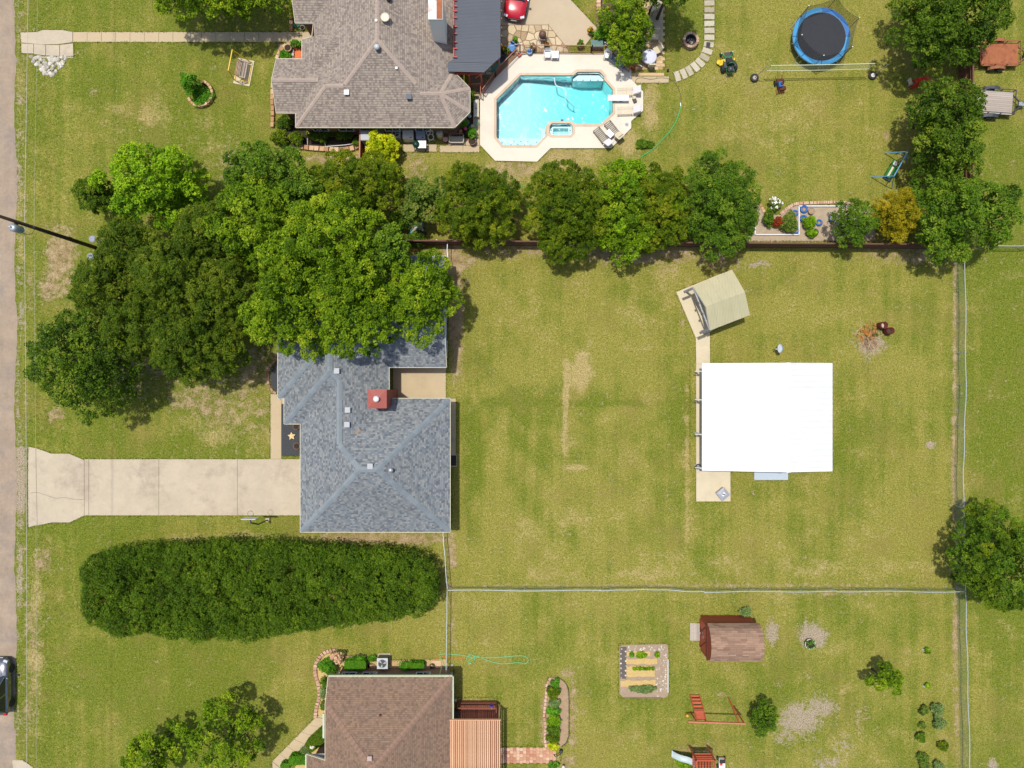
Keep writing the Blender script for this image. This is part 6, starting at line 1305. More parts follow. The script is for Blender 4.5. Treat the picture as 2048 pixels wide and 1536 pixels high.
# old cart / tiller
tl = thing('garden_tiller', 'old rusty garden tiller with a blue engine on the lawn', 'tiller', (*P(1560,166,.4), 0), math.radians(10))
MB().box((0,-.1,.4), (.46,.9,.08)).build('frame', RUSTD, tl); MB().box((-.08,-.2,.58), (.3,.42,.28)).build('engine', BLUE, tl); MB().box((.1,-.5,.45), (.5,.3,.2)).build('tine_cover', RUSTD, tl)
for s_ in (-1, 1):
    MB().tube([(s_*.15,.2,.45),(s_*.22,.6,.8),(s_*.28,.95,.95)], .022, 6).build('handlebar', RUST, tl)
    t = MB(); t.lathe([(.1,-.06),(.2,-.06),(.22,0),(.2,.06),(.1,.06)], 14); t.v = [(z + s_*.32, x + .12, y + .22) for x, y, z in t.v]; t.build('wheel', BLACK, tl)
for k in range(5): t = MB(); t.torus(.16, .02, (0,0,0), 10, 5); t.v = [(z - .3 + k*.14, x - .62, y + .2) for x, y, z in t.v]; t.build('tine', RUST, tl)
MB().lathe([(.1,0),(.1,.1),(.02,.12)], 10, (-.02,-.2,.72)).build('fuel_cap', RUSTD, tl)

# ---------------------------------------------------------------- play things
tp = thing('trampoline', 'round blue edged trampoline with a black safety net', 'trampoline', (*P(1643,73,.9), 0)); R_ = 2.36
MATF = M('trampoline_mat', C(54,56,60), .9, .18); MB().lathe([(.001,.88),(R_-.37,.88)], 48).build('mat', MATF, tp)
BP1, BP2 = M('blue_pad', C(70,160,214), .6, .2, 2), M('blue_pad_dark', C(50,120,190), .6, .2, 2)
for k in range(8):
    m = MB(); a0, a1 = 2*math.pi*k/8 + .01, 2*math.pi*(k+1)/8 - .01
    for j in range(6):
        b0, b1 = a0 + (a1-a0)*j/6, a0 + (a1-a0)*(j+1)/6
        for z in (.90,): m.add([((R_-.37)*math.cos(b0), (R_-.37)*math.sin(b0), z), (R_*math.cos(b0), R_*math.sin(b0), z+.03), (R_*math.cos(b1), R_*math.sin(b1), z+.03), ((R_-.37)*math.cos(b1), (R_-.37)*math.sin(b1), z), (R_*math.cos(b0), R_*math.sin(b0), z-.1), (R_*math.cos(b1), R_*math.sin(b1), z-.1)], [(0,1,2,3),(1,4,5,2)])
    m.build('pad', BP2 if k in (0, 1) else BP1, tp)
MB().torus(R_ - .03, .04, (0,0,.82), 40, 6).build('frame_ring', STEEL, tp)
for k in range(4):
    a = .7 + k*math.pi/2; a2 = a + .42; p, q = (R_*math.cos(a), R_*math.sin(a)), (R_*math.cos(a2), R_*math.sin(a2)); MB().tube([(*p,.82),(p[0]*1.05,p[1]*1.05,.03),(q[0]*1.05,q[1]*1.05,.03),(*q,.82)], .025, 6).build('leg', STEEL, tp)
npole = 6; NETM = bpy.data.materials.new('safety_net'); NETM.use_nodes = True; t_ = NETM.node_tree; b_ = t_.nodes['Principled BSDF']; b_.inputs['Base Color'].default_value = (.02,.022,.025,1); b_.inputs['Roughness'].default_value = .9
nz = t_.nodes.new('ShaderNodeTexChecker'); nz.inputs['Scale'].default_value = 60; mx = t_.nodes.new('ShaderNodeMixShader'); tr2 = t_.nodes.new('ShaderNodeBsdfTransparent'); mx.inputs[0].default_value = .62; t_.links.new(tr2.outputs[0], mx.inputs[2]); t_.links.new(b_.outputs[0], mx.inputs[1]); t_.links.new(mx.outputs[0], t_.nodes['Material Output'].inputs[0])
pt_ = []
for k in range(npole):
    a = 2*math.pi*(k + .28)/npole; r1 = R_ + .03; MB().tube([(r1*math.cos(a), r1*math.sin(a), .1), (r1*math.cos(a), r1*math.sin(a), 2.5)], .022, 6).build('net_pole', DARK, tp); MB().ell((r1*math.cos(a), r1*math.sin(a), 2.53), (.05,.05,.05), 8, 5).build('pole_cap', WHITE, tp); pt_.append((r1*math.cos(a), r1*math.sin(a)))
for k in range(npole):
    p, q = pt_[k], pt_[(k+1)%npole]; m = MB(); seg = 8
    for j in range(seg):
        def g(t, z): 
            x = p[0]+(q[0]-p[0])*t; y = p[1]+(q[1]-p[1])*t; s = .78*math.sin(math.pi*t); return (x + (0 - x)*.0 , y, z - (.28*math.sin(math.pi*t) if z > 1.5 else 0))
        m.add([g(j/seg,.95), g((j+1)/seg,.95), g((j+1)/seg,2.45), g(j/seg,2.45)], [(0,1,2,3)])
    m.build('net', NETM, tp); MB().tube([( p[0]+(q[0]-p[0])*t, p[1]+(q[1]-p[1])*t, 2.45-.28*math.sin(math.pi*t)) for t in np.linspace(0,1,9)], .012, 5).build('net_rope', DARK, tp)
ld = MB(); 
for s_ in (-.2,.2): ld.bar((.9+s_*.8, R_*.93+s_*-.2, .9), (1.15+s_*.8, R_*1.12+s_*-.2, .05), .03)
for k in range(3): t=.25+k*.25; ld.bar((.74+.25*t, (R_*.93)+.45*t+.04, .9-.85*t), (1.06+.25*t, R_*.93+.45*t-.04, .9-.85*t), .03)
ld.build('ladder', STEEL, tp)
# volleyball net with posts in tire bases
vn = thing('volleyball_net', 'low pale roped volleyball net strung between two posts', 'net'); c0_, c1_ = (1542,131), (1750,127)
A_, B_ = Vector(P3(*c0_, 2.1)), Vector(P3(*c1_, 2.1)); A2, B2 = Vector(P3(1541,139,1.3)), Vector(P3(1743,138,1.3)); A2 = Vector((A_.x-.05, A_.y, 1.15)); B2 = Vector((B_.x+.02, B_.y, 1.15))
def rope(a, b, r=.018, mat=ROPE, nm='rope', sag=.05): MB().tube([tuple(a.lerp(b, t) - Vector((0,0,sag*math.sin(math.pi*t)))) for t in np.linspace(0,1,12)], r, 5).build(nm, mat, vn)
rope(A_, B_, .03); rope(A2, B2, .024); rope(A_, A2, .022, sag=0); rope(B_, B2, .022, sag=0)
m = MB()
for k in range(46):
    t = k/45; p, q = A_.lerp(B_, t), A2.lerp(B2, t); m.bar(p, q, .004)
for k in range(1, 6): m.bar(A_.lerp(A2, k/6), B_.lerp(B2, k/6), .004)
m.build('mesh', ROPE, vn)
for px_, py_, top_ in ((1508,157,A_),(1744,152,B_)):
    x, y = Q(px_, py_); MB().tube([(x, y, .05), (x + (.25 if px_ > 1600 else .3), y, 2.15)], .025, 6).build('post', STEEL, vn); rope(Vector((x + .28, y, 2.1)), top_, .008, STEEL, 'guy', 0)
for px_, py_, lb in ((1508,157,'black tire base with a pale hub nearest the ride on mower'), (1744,152,'black tire base with a pale hub right of the trampoline')):
    o = thing('post_anchor', lb, 'tire', (*Q(px_, py_), 0)); m = MB(); m.torus(.25, .11, (0,0,.11), 22, 8, .95); m.build('tyre', BLACK, o, True); MB().lathe([(.2,.0),(.2,.17),(.01,.19)], 18).build('hub', WSTONE, o)
# blue swing frame
bs_ = thing('swing_frame', 'light blue swing frame with a green and white glider seat', 'swing set'); SB = M('sky_blue_paint', C(110,176,220), .5, .1)
a_, b_ = Vector(P3(1816,303,1.9)), Vector(P3(1788,352,1.9)); d_ = (b_-a_).normalized(); n_ = Vector((-d_.y, d_.x, 0))
MB().tube([a_, b_], .04, 8).build('top_bar', SB, bs_)
for p in (a_, b_):
    for s_ in (-1, 1): MB().tube([p, (p.x + n_.x*s_*1.0, p.y + n_.y*s_*1.0, 0)], .035, 8).build('leg', SB, bs_)
    MB().tube([(p.x - n_.x*.5, p.y - n_.y*.5, .95), (p.x + n_.x*.5, p.y + n_.y*.5, .95)], .025, 6).build('cross_brace', SB, bs_)
c_ = a_.lerp(b_, .62); rz_ = math.atan2(d_.y, d_.x); MB().box((c_.x, c_.y, .55), (1.0,.5,.06), rz_).build('seat', GREENP, bs_); MB().box((c_.x + n_.x*.32, c_.y + n_.y*.32, .78), (1.0,.08,.45), rz_).build('backrest', GREENP, bs_); MB().box((c_.x, c_.y, .6), (.9,.16,.05), rz_).build('seat_stripe', CREAM, bs_)
for s_ in (-.5,.5): MB().tube([(c_.x + d_.x*s_, c_.y + d_.y*s_, .55), (c_.x + d_.x*s_, c_.y + d_.y*s_, 1.88)], .015, 5).build('hanger', STEEL, bs_)
e_ = a_.lerp(b_, .27); MB().box((e_.x, e_.y, .5), (.32,.3,.25), rz_).build('toddler_seat', WHITE, bs_); MB().box((e_.x - n_.x*.22, e_.y - n_.y*.22, .62), (.3,.1,.2), rz_).build('toddler_back', GREENP, bs_); MB().tube([(e_.x, e_.y, .6), (e_.x, e_.y, 1.88)], .012, 5).build('hanger', STEEL, bs_)
# red play toy under tree
rt = thing('play_climber', 'bright red plastic lattice play toy at the edge of the dark trees', 'toy', P3(1837,165,.4,0), .15); RD = M('red_plastic', C(232,52,36), .45, .1)
for s_ in (-.5,.5): MB().bar((s_,-.3,0),(s_*.8,-.1,1.0),.08).build('side_rail', RD, rt); MB().bar((s_,.4,0),(s_*.8,.0,1.0),.08).build('side_rail', RD, rt)
for k in range(5): MB().bar((-.5+.02*k,-.3+.04*k,.15+.19*k),(.5-.02*k,-.3+.04*k,.15+.19*k),.06).build('rung', RD, rt)
MB().box((0,-.02,1.0),(.9,.36,.05)).build('platform', RD, rt)
for k in range(4): MB().bar((-.35+.23*k,.4,.1),(-.35+.23*k,.05,.95),.05).build('lattice_bar', ORANGE, rt)
o = thing('toy_bench', 'cream plastic seat beside the red play toy', 'toy', P3(1821,164,.25,0), .3); MB().box((0,0,.25),(.36,.5,.08)).build('seat', CREAM, o); MB().box((-.16,0,.45),(.06,.5,.4)).build('backrest', CREAM, o); MB().box((0,-.22,.12),(.3,.05,.24)).build('leg', CREAM, o); MB().box((0,.22,.12),(.3,.05,.24)).build('leg', CREAM, o)
# wooden swing beam with ladder tower
sw_ = thing('wooden_swing', 'red stained wooden swing beam with a climbing ladder', 'swing set'); zt = 2.15
L0, L1 = Vector(P3(1376,1443,zt)), Vector(P3(1490,1447,zt)); MB().bar(L0, L1, .1, .16).build('top_beam', mat_wood('pale_red_wood', C(200,110,80), C(222,140,108)), sw_)
for s_, px_ in ((-1,1478),(1,1488)): t = P3(px_, 1446, zt); MB().bar(t, (t[0] - .15, t[1] + (1.05 if s_ < 0 else .35), 0), .09).build('leg', REDW, sw_)
la, lb2 = Vector(P3(1394,1443,zt)), Vector(P3(1413,1443,zt)); yb_ = la.y + 1.2
for p in (la, lb2): MB().bar(p, (p.x, yb_, 0), .08, .1).build('ladder_rail', REDW, sw_); MB().bar((p.x, p.y - .02, zt), (p.x, p.y - .25, 0), .09).build('leg', REDW, sw_)
for k in range(5): t = .06 + k*.13; MB().bar((la.x, la.y + 1.2*(1-t), zt*t), (lb2.x, la.y + 1.2*(1-t), zt*t), .16, .04).build('rung', REDW, sw_)
MB().box(((la.x+lb2.x)/2, la.y + .22, 1.55), (lb2.x - la.x + .1, .7, .05), 0, Matrix.Rotation(-.5, 3, 'X')).build('climbing_panel', REDW, sw_)
for t in (.55,.75): p = L0.lerp(L1, t)
o = thing('ball', 'small yellow ball beneath the wooden swing', 'ball', (*Q(1374,1430), .13)); MB().ell((0,0,0),(.13,.13,.13),12,8).build('shell', M('yellow_ball', C(240,186,60), .5), o, True); MB().torus(.13,.006,(0,0,0),16,4).build('seam', ORANGE, o)
# play fort and slide at bottom edge
pf_ = thing('play_fort', 'red wooden play fort cut off by the bottom edge', 'play set', P3(1405,1527,1.4,0))
for x in (-.75,.75):
    for y in (-.75,.75): MB().bar((x,y,0),(x,y,2.3),.1).build('post', REDW, pf_)
for i in range(9): MB().box((0,-.72+.18*i,1.35),(1.6,.15,.04)).build('floor_plank', REDW, pf_)
for y in (-.75,.75): MB().bar((-.8,y,2.25),(.8,y,2.25),.08,.12).build('top_rail', REDW, pf_); MB().bar((-.8,y,1.9),(.8,y,1.9),.06,.1).build('guard_rail', REDW, pf_)
for i in range(7): MB().bar((-.7+.23*i,-.3,2.3),(-.7+.23*i,.3,2.32),.08,.05).build('roof_slat', REDW, pf_)
for x in (-.75,.75): MB().bar((x,-.8,2.25),(x,.8,2.25),.08,.12).build('side_beam', REDW, pf_)
sl = thing('play_slide', 'pale grey plastic slide sloping down to the lawn', 'slide'); a_, b_ = Vector(P3(1392,1527,1.45)), Vector(P3(1344,1507,.15)); d_ = (b_-a_); n_ = Vector((-d_.y, d_.x, 0)).normalized()*.27
m = MB(); SLM = M('slide_grey', C(206,220,218), .35, .05); N_ = 10; ps_ = [a_ + d_*(k/N_) + Vector((0,0,.12*math.sin(k/N_*math.pi*2)*-1)) for k in range(N_+1)]
vs = []
for p in ps_: vs += [p - n_ + Vector((0,0,.12)), p - n_*.85, p + n_*.85, p + n_ + Vector((0,0,.12))]
m.add(vs, [(4*k+j, 4*k+j+1, 4*k+5+j, 4*k+4+j) for k in range(N_) for j in range(3)]); m.build('chute', SLM, sl, True); MB().bar(b_ - n_, b_ + n_, .06).build('lip', SLM, sl); MB().bar(a_ + d_*.5 - Vector((0,0,.05)), (*(a_ + d_*.5)[:2], 0), .06).build('support', STEEL, sl)
rc = thing('ride_on_toy', 'small white and red ride on toy beside the play fort', 'toy', P3(1444,1528,.4,0)); MB().box((0,0,.35),(.5,.9,.25)).build('body', WHITE, rc); MB().box((0,.28,.5),(.46,.3,.12)).build('hood', BLACK, rc); MB().box((-.1,.05,.52),(.2,.2,.08)).build('seat', RD, rc); MB().box((.18,.42,.45),(.1,.1,.08)).build('lamp', RD, rc)
for sx in (-1,1):
    for y in (-.3,.35): t = MB(); t.lathe([(.02,-.06),(.15,-.06),(.16,.06),(.02,.06)], 14); t.v = [(z+sx*.3, x+y, yy+.16) for x,yy,z in t.v]; t.build('wheel', BLACK, rc)
# yellow porch swing on pad
ys_ = thing('canopy_swing', 'yellow framed garden swing bench on a square concrete pad', 'swing', (*Q(487,144), 0), math.radians(-11))
MB().box((.05,-.02,.02),(1.38,2.15,.07)).build('pad', CONC2, ys_)
for y in (-.85,.85):
    MB().bar((-.55,y,.05),(-.3,y,1.95),.06).build('leg', YELP, ys_); MB().bar((.6,y,.05),(-.3,y,1.95),.06).build('leg', YELP, ys_); MB().bar((-.5,y,.3),(.55,y,.3),.05).build('foot_rail', YELP, ys_)
MB().bar((-.3,-.85,1.95),(-.3,.85,1.95),.07).build('top_bar', YELP, ys_); MB().bar((.6,-.85,.1),(.6,.85,.1),.05).build('base_rail', YELP, ys_); MB().bar((-.55,-.85,.1),(-.55,.85,.1),.05).build('base_rail', YELP, ys_)
for i in range(5): MB().box((.0+.1*i,0,.5),(.085,1.35,.03)).build('seat_slat', TAUPEW if i%2 else GREYW, ys_)
for i in range(4): MB().box((-.08-.05*i,0,.58+.11*i),(.03,1.35,.1)).build('back_slat', mat_wood('mauve_wood', C(176,140,130), C(204,172,164), 1), ys_)
for y in (-.7,.7): MB().box((.18,y,.7),(.5,.07,.04)).build('armrest', GREYW, ys_); MB().tube([(.1,y,.5),(-.28,y,1.93)], .012, 5).build('chain', STEEL, ys_)
# ---------------------------------------------------------------- pool furniture
ZD = .10
def lounger(label, px, py, rz, slat_mat, cushion=None, frame=TAUPEW):
    o = thing('sun_lounger', label, 'lounger', (*P(px, py, .4), ZD), rz)      # head towards +x
    for y in (-.3,.3): MB().bar((-.95,y,.3),(.35,y,.3),.05,.06).build('side_rail', frame, o)
    for i in range(9): MB().box((-.88+.14*i,0,.345),(.08,.6,.025)).build('slat', slat_mat, o)
    for x in (-.85,.3):
        for y in (-.3,.3): MB().bar((x,y,0),(x,y,.3),.05).build('leg', frame, o)
    c, s = math.cos(.6), math.sin(.6)
    for i in range(5): MB().box((.42+.13*i*c,0,.38+.13*i*s),(.09,.6,.025),0,Matrix.Rotation(-.6,3,'Y')).build('back_slat', slat_mat, o)
    for y in (-.3,.3): MB().bar((.36,y,.36),(.36+.62*c,y,.36+.62*s),.045).build('back_rail', frame, o); MB().bar((.55,y,.1),(.36+.45*c,y,.36+.4*s),.035).build('back_support', frame, o)
    if cushion: MB().box((.36+.36*c,0,.44+.36*s),(.66,.58,.06),0,Matrix.Rotation(-.6,3,'Y')).build('back_cushion', cushion, o)
    return o
PALESL = mat_wood('bleached_slats', C(226,208,176), C(240,226,198), 1); GREYSL = mat_wood('grey_slats', C(126,118,104), C(156,148,132), 1); TOWEL = M('pale_towel', C(236,232,230), .95, .05, 8)
lounger('bleached lounger north of the diving board', 1257, 183, math.radians(2), PALESL, TOWEL, PALESL); lounger('bleached lounger south of the diving board', 1257, 221, math.radians(2), PALESL, TOWEL, PALESL)
lounger('grey slatted lounger nearer the spa with a white towel', 1206, 275, math.radians(-52), GREYSL, TOWEL); lounger('grey slatted lounger nearer the deck edge', 1228, 262, math.radians(-52), GREYSL, CREAM)
tb = thing('side_table', 'white folding side table between the two grey loungers', 'table', (*P(1219,268,.5), ZD), math.radians(-45)); MB().box((0,0,.5),(.62,.46,.03)).build('table_top', WHITE, tb)
for x in (-.26,.26):
    for y in (-.18,.18): MB().bar((x,y,0),(x*.9,y*.9,.49),.03).build('leg', WPAINT, tb)
ch_ = thing('folded_chair', 'dark folding chair near the deck corner', 'chair', (*P(1236,271,.4), ZD), math.radians(-50)); MB().box((0,0,.42),(.45,.42,.04)).build('seat', CREAM, ch_); MB().box((.22,0,.68),(.05,.42,.4)).build('backrest', CREAM, ch_)
for x in (-.2,.2):
    for y in (-.2,.2): MB().bar((x,y,0),(x,y,.42),.035).build('leg', RUSTD, ch_)
bx = thing('skimmer_basket', 'small dark caddy with a cream lid by the diving board', 'caddy', (*P(1269,201,.2), ZD), .4); MB().box((0,0,.12),(.26,.34,.24)).build('bin', DARK, bx); MB().box((.05,.2,.22),(.24,.22,.06)).build('lid', CREAM, bx)
dr = thing('deck_drain', 'small round lid set in the pool deck', 'drain', (*Q(1253,250), ZD)); MB().lathe([(.16,-.02),(.16,.015),(.13,.02),(.01,.02)],16).build('lid', GREYM, dr); MB().box((0,0,.022),(.12,.03,.01)).build('slot', DARK, dr)
def pchair(label, px, py, rz):
    o = thing('plastic_chair', label, 'chair', (*P(px, py, .45), ZD), rz); MB().prism([(-.22,-.24),(.22,-.24),(.25,.2),(-.25,.2)], .40, .43).build('seat', WHITE, o)
    m = MB(); pts = [(.24*math.cos(a), .2 + .06*math.sin(a)) for a in np.linspace(0, math.pi, 9)]
    for i in range(8):
        p, q = pts[i], pts[i+1]; m.add([(*p,.45),(*q,.45),(q[0],q[1]+.12,.84),(p[0],p[1]+.12,.84)], [(0,1,2,3)])
    m.build('backrest', WHITE, o, True)
    for s_ in (-1,1): MB().tube(spline([(s_*.28,-.22,.05),(s_*.28,-.22,.62),(s_*.29,-.05,.66),(s_*.27,.24,.66)],4),.03,6).build('armrest', WHITE, o); MB().bar((s_*.25,.22,0),(s_*.24,.2,.42),.05).build('leg', WHITE, o)
    return o
pchair('white plastic armchair left of the small white table', 1095, 110, 0); pchair('white plastic armchair beside the grey sling bench', 1215, 111, math.radians(-8))
t = thing('plastic_table', 'square white plastic table beside the white armchair', 'table', (*P(1110,110,.45), ZD)); m = MB(); m.prism(offset([(-.29,-.3),(.29,-.3),(.29,.3),(-.29,.3)], 0), .43, .47); m.build('table_top', WHITE, t); MB().prism([(-.25,-.26),(.25,-.26),(.25,.26),(-.25,.26)], .36, .43).build('apron', WPAINT, t)
for x in (-.23,.23):
    for y in (-.24,.24): MB().bar((x,y,0),(x,y,.43),.06).build('leg', WHITE, t)
bn = thing('sling_bench', 'grey cushioned two seat sling bench against the pool fence', 'bench', (*P(1236,121,.5), ZD), math.radians(-37)); MB().box((0,-.1,.42),(1.45,.52,.06)).build('seat', GREYF, bn); MB().box((0,.28,.7),(1.45,.34,.08),0,Matrix.Rotation(.9,3,'X')).build('backrest', GREYF, bn)
for s_ in (-1,1): MB().tube([(s_*.76,-.36,0),(s_*.76,-.34,.62),(s_*.76,.3,.66),(s_*.76,.42,0)],.025,6).build('arm_frame', DARK, bn)
for k in range(5): MB().bar((-.7,-.28+.09*k,.455),(.7,-.28+.09*k,.455),.012).build('sling_seam', DARK, bn)
bt = thing('skimmer_bucket', 'blue and white bucket with a pole at the deck corner', 'bucket', (*P(1059,104,.3), ZD)); MB().lathe([(.16,0),(.22,.34),(.24,.34),(.24,.36),(.2,.36),(.14,.02)],18).build('pail', M('pale_blue_plastic', C(186,208,230), .5), bt, True); MB().lathe([(.001,.3),(.19,.3)],16).build('contents', BLUE, bt); MB().bar((-.02,0,.3),(-.05,.35,1.1),.035).build('handle', WHITE, bt)
hp = thing('curved_hose', 'pale pink hose draped over the angled pool fence', 'hose'); MB().tube(spline([P3(1035,98,.9),P3(1036,104,.6),P3(1043,107,.3),P3(1056,107,.15)],6),.04,6).build('tube', M('pale_pink_hose', C(232,196,180), .5), hp, True)
pn = thing('skimmer_net', 'long pole net leaning on the pool fence corner', 'net'); MB().tube([P3(1044,88,1.4),P3(1054,104,.3)],.02,6).build('pole', M('brass_pole', C(206,196,140), .5), pn); MB().tube([P3(1020,92,1.2),P3(1044,86,1.3)],.018,6).build('handle', WPAINT, pn)
bc = thing('camp_chair', 'blue fabric chair by the corner of the pool fence', 'chair', P3(1023,95,.5,0), math.radians(-35)); MB().box((0,0,.48),(.55,.55,.05)).build('seat', M('denim_blue', C(96,146,206), .9, .12), bc); MB().box((0,.28,.7),(.55,.05,.4)).build('backrest', M('denim_blue', C(96,146,206), .9, .12), bc)
for x in (-.25,.25):
    for y in (-.25,.25): MB().bar((x,y,0),(x*.95,y*.95,.47),.03).build('leg', DARK, bc)
rb = thing('red_float', 'small coral red box on the deck corner', 'box', P3(1038,110,.2,ZD), math.radians(40)); MB().box((0,0,.14),(.26,.26,.24)).build('body', M('coral_red', C(236,120,100), .6), rb); MB().box((0,0,.27),(.28,.28,.03)).build('lid', M('coral_red', C(236,120,100), .6), rb)
tr_ = thing('deck_mat', 'teal folded strip along the angled pool fence', 'mat', P3(1003,125,.1,0), math.radians(45)); MB().box((0,0,.13),(2.2,.3,.05)).build('strip', TEAL, tr_); MB().box((-.6,.05,.17),(.8,.2,.04)).build('fold', TEAL, tr_)
def pot(label, px, py, r, h, mat, kind=None, seed=1, fl=None, ph=.4):
    x, y = P(px, py, h*.5); o = thing('plant_pot', label, 'pot', (x, y, .0)); MB().lathe([(r*.65,0),(r,h*.92),(r*1.08,h*.92),(r*1.08,h),(r*.9,h),(r*.88,h*.9)],18).build('pot', mat, o, True); MB().lathe([(.001,h*.93),(r*.88,h*.93)],16).build('soil', SOIL, o)
    if kind:
        rng = np.random.default_rng(seed); n = 16; p = unit(rng.normal(size=(n,3))); p[:,2] = np.abs(p[:,2]); p = p*np.array([r*.9,r*.9,ph*.7])+np.array([0,0,h]); a = clusters_to_leaves(p, np.full(n,.1), np.clip(rng.normal(.5,.2,n),0,1), 16, .1, .55, rng); leaf_object('plant', *a, LF[kind], o, rng)
        if fl: a = clusters_to_leaves(p[::2]+np.array([0,0,.06]), np.full(len(p[::2]),.06), np.full(len(p[::2]),.5), 6, .09, .9, rng); leaf_object('flowers', *a, LF[fl], o, rng)
    return o
pot('blue glazed pot behind the pool fence near the white bucket', 1066, 96, .24, .45, NAVY, 'rose', 301, 'pinkp'); pot('blue glazed pot behind the white armchair', 1093, 94, .22, .42, NAVY, 'rose', 302, 'red'); pot('flower pot full of orange flowers at the parking pad edge', 1181, 64, .26, .4, TERRA, 'box', 303, 'orangep'); pot('leafy green pot behind the middle of the pool fence', 1160, 91, .26, .45, TERRA, 'box', 304, None, .7)
pot('dark pot with yellow flowers beside the porch', 1007, 101, .24, .4, DARK, 'olive', 305, 'orangep'); pot('terracotta pot beside the blue fabric chair', 1015, 106, .24, .4, TERRA, 'rose', 306); pot('blue pot under the corner of the porch roof', 1006, 118, .24, .45, NAVY); pot('tall green plant pot beside the blue fabric chair', 1030, 84, .2, .4, DARK, 'box', 307, None, .8)
pot('large tan pot of dark soil in the entrance bed', 577, 98, .3, .5, M('tan_pot', C(216,184,130), .8)); pot('dark red glazed pot on the walk near the bench', 945, 284, .3, .5, M('oxblood_glaze', C(112,44,40), .25), None); pot('pale round lid pot beside the entrance of the taupe roofed house', 605, 56, .2, .15, WSTONE)
pot('round brown pot on black gravel, nearer the roof step', 593, 853, .26, .25, M('brown_pot', C(140,100,78), .85), None); pot('round brown pot on black gravel, nearer the driveway', 594, 892, .27, .25, M('brown_pot', C(140,100,78), .85), None); pot('white rimmed pot with a green plant on the bare patch of lower lawn', 1619, 1287, .42, .35, WSTONE, 'box', 309, None, .4)
o = thing('garden_ornament', 'cream stone star shaped ornament on black gravel', 'ornament', (*Q(584,872), .02)); m = MB(); pts = []
for k in range(10): a = k*math.pi/5+.4; pts.append(((.34 if k%2==0 else .17)*math.cos(a), (.34 if k%2==0 else .17)*math.sin(a)))
m.prism(pts, 0, .1); m.build('slab', M('cream_stone', C(246,214,158), .9, .08), o); MB().prism([(x*.5,y*.5) for x,y in pts], .1, .14).build('boss', M('cream_stone', C(246,214,158), .9, .08), o)
# barbecue on flagstones
bq = thing('smoker_grill', 'rusty brown covered armchair shaped smoker on the flagstones', 'grill', (*P(1085,70,.6), 0)); MB().lathe([(.26,.35),(.3,.5),(.3,.8),(.2,.95),(.02,1.0)],16).build('lid', M('brown_enamel', C(116,84,70), .5, .2), bq, True); MB().box((0,-.28,.5),(.42,.26,.08)).build('shelf', TAUPEW, bq)
for k in range(4): a = .8+k*1.57; MB().bar((.25*math.cos(a),.25*math.sin(a),.4),(.3*math.cos(a),.34*math.sin(a),0),.04).build('leg', DARK, bq)
MB().torus(.36,.02,(0,-.05,.28),20,5).build('rack', STEEL, bq)
gb = thing('deck_box', 'teal lidded deck box behind the east end of the pool fence', 'box', P3(1194,88,.6,0)); MB().box((0,0,.3),(.95,.5,.6)).build('body', M('slate_plastic', C(96,110,108), .6), gb); MB().box((0,.02,.62),(1.0,.56,.06)).build('lid', M('teal_lid', C(88,128,122), .5), gb)
o = thing('garden_gnome_sign', 'orange and purple yard ornament in the mulch beside the terrace tree', 'ornament', (*Q(1214,26),0)); MB().bar((0,0,0),(0,0,.7),.03).build('stake', DARK, o); MB().ell((0,.02,.75),(.14,.06,.14),10,6).build('flower_head', ORANGE, o); MB().box((0,-.02,.4),(.2,.05,.3)).build('panel', M('purple_paint', C(110,90,150), .6), o)
bed('tree_bed', 'brown mulch bed round the terrace tree', [(1201,-20),(1268,-20),(1272,90),(1215,92),(1202,80)], M('brown_mulch', C(112,88,70), .95, .35, 6, bump=.5))
# patio table with cloth and chairs
pt2 = thing('patio_table', 'round patio table draped with a white cloth on the terrace', 'table', (*P(1299,113,.7), 0)); MB().lathe([(.001,.74),(.56,.74),(.6,.7),(.62,.55)],24).build('tablecloth', M('white_cloth', C(232,232,244), .9, .04), pt2, True); MB().torus(.58,.02,(0,0,.66),24,5).build('rim', DARK, pt2)
for k in range(4): a = .8+k*1.57; MB().bar((.35*math.cos(a),.35*math.sin(a),.7),(.42*math.cos(a),.42*math.sin(a),0),.04).build('leg', DARK, pt2)
def pc(label, px, py, rz):
    o = thing('patio_chair', label, 'chair', (*P(px, py, .5), 0), rz); MB().box((0,0,.45),(.56,.54,.1)).build('cushion', CREAM, o); MB().box((0,-.27,.78),(.56,.1,.56),0,Matrix.Rotation(.18,3,'X')).build('back_cushion', CREAM, o)
    for x in (-.26,.26):
        for y in (-.25,.25): MB().bar((x,y,0),(x,y,.42),.035).build('leg', DARK, o)
    return o
pc('cream cushioned chair below the white clothed table', 1303, 127, 0); pc('cream cushioned chair right of the white clothed table', 1314, 100, math.radians(115)); pc('cream cushioned chair left of the white clothed table', 1282, 108, math.radians(-80)); pc('cream cushioned chair beneath the overhanging tree branches', 1310, 72, math.radians(180)); pc('dark shaded chair beside the terrace tree', 1308, 18, math.radians(30))
gr2 = thing('black_kettle_grill', 'black kettle grill under the edge of the terrace tree', 'grill', (*P(1284,82,.8), 0)); MB().lathe([(.1,.5),(.27,.62),(.3,.78),(.22,.95),(.02,1.02)],18).build('bowl', M('black_enamel', (.02,.02,.022), .25), gr2, True); MB().box((0,.2,1.0),(.14,.05,.05)).build('handle', STEEL, gr2)
for k in range(3): a = k*2.1; MB().bar((.12*math.cos(a),.12*math.sin(a),.6),(.3*math.cos(a),.3*math.sin(a),0),.03).build('leg', STEEL, gr2)
o = thing('lantern', 'small dark lantern at the corner of the terrace', 'lantern', (*Q(1335,142),0)); MB().box((0,0,.12),(.14,.14,.24)).build('cage', RUSTD, o); MB().lathe([(.1,.24),(.02,.34)],8).build('cap', DARK, o)
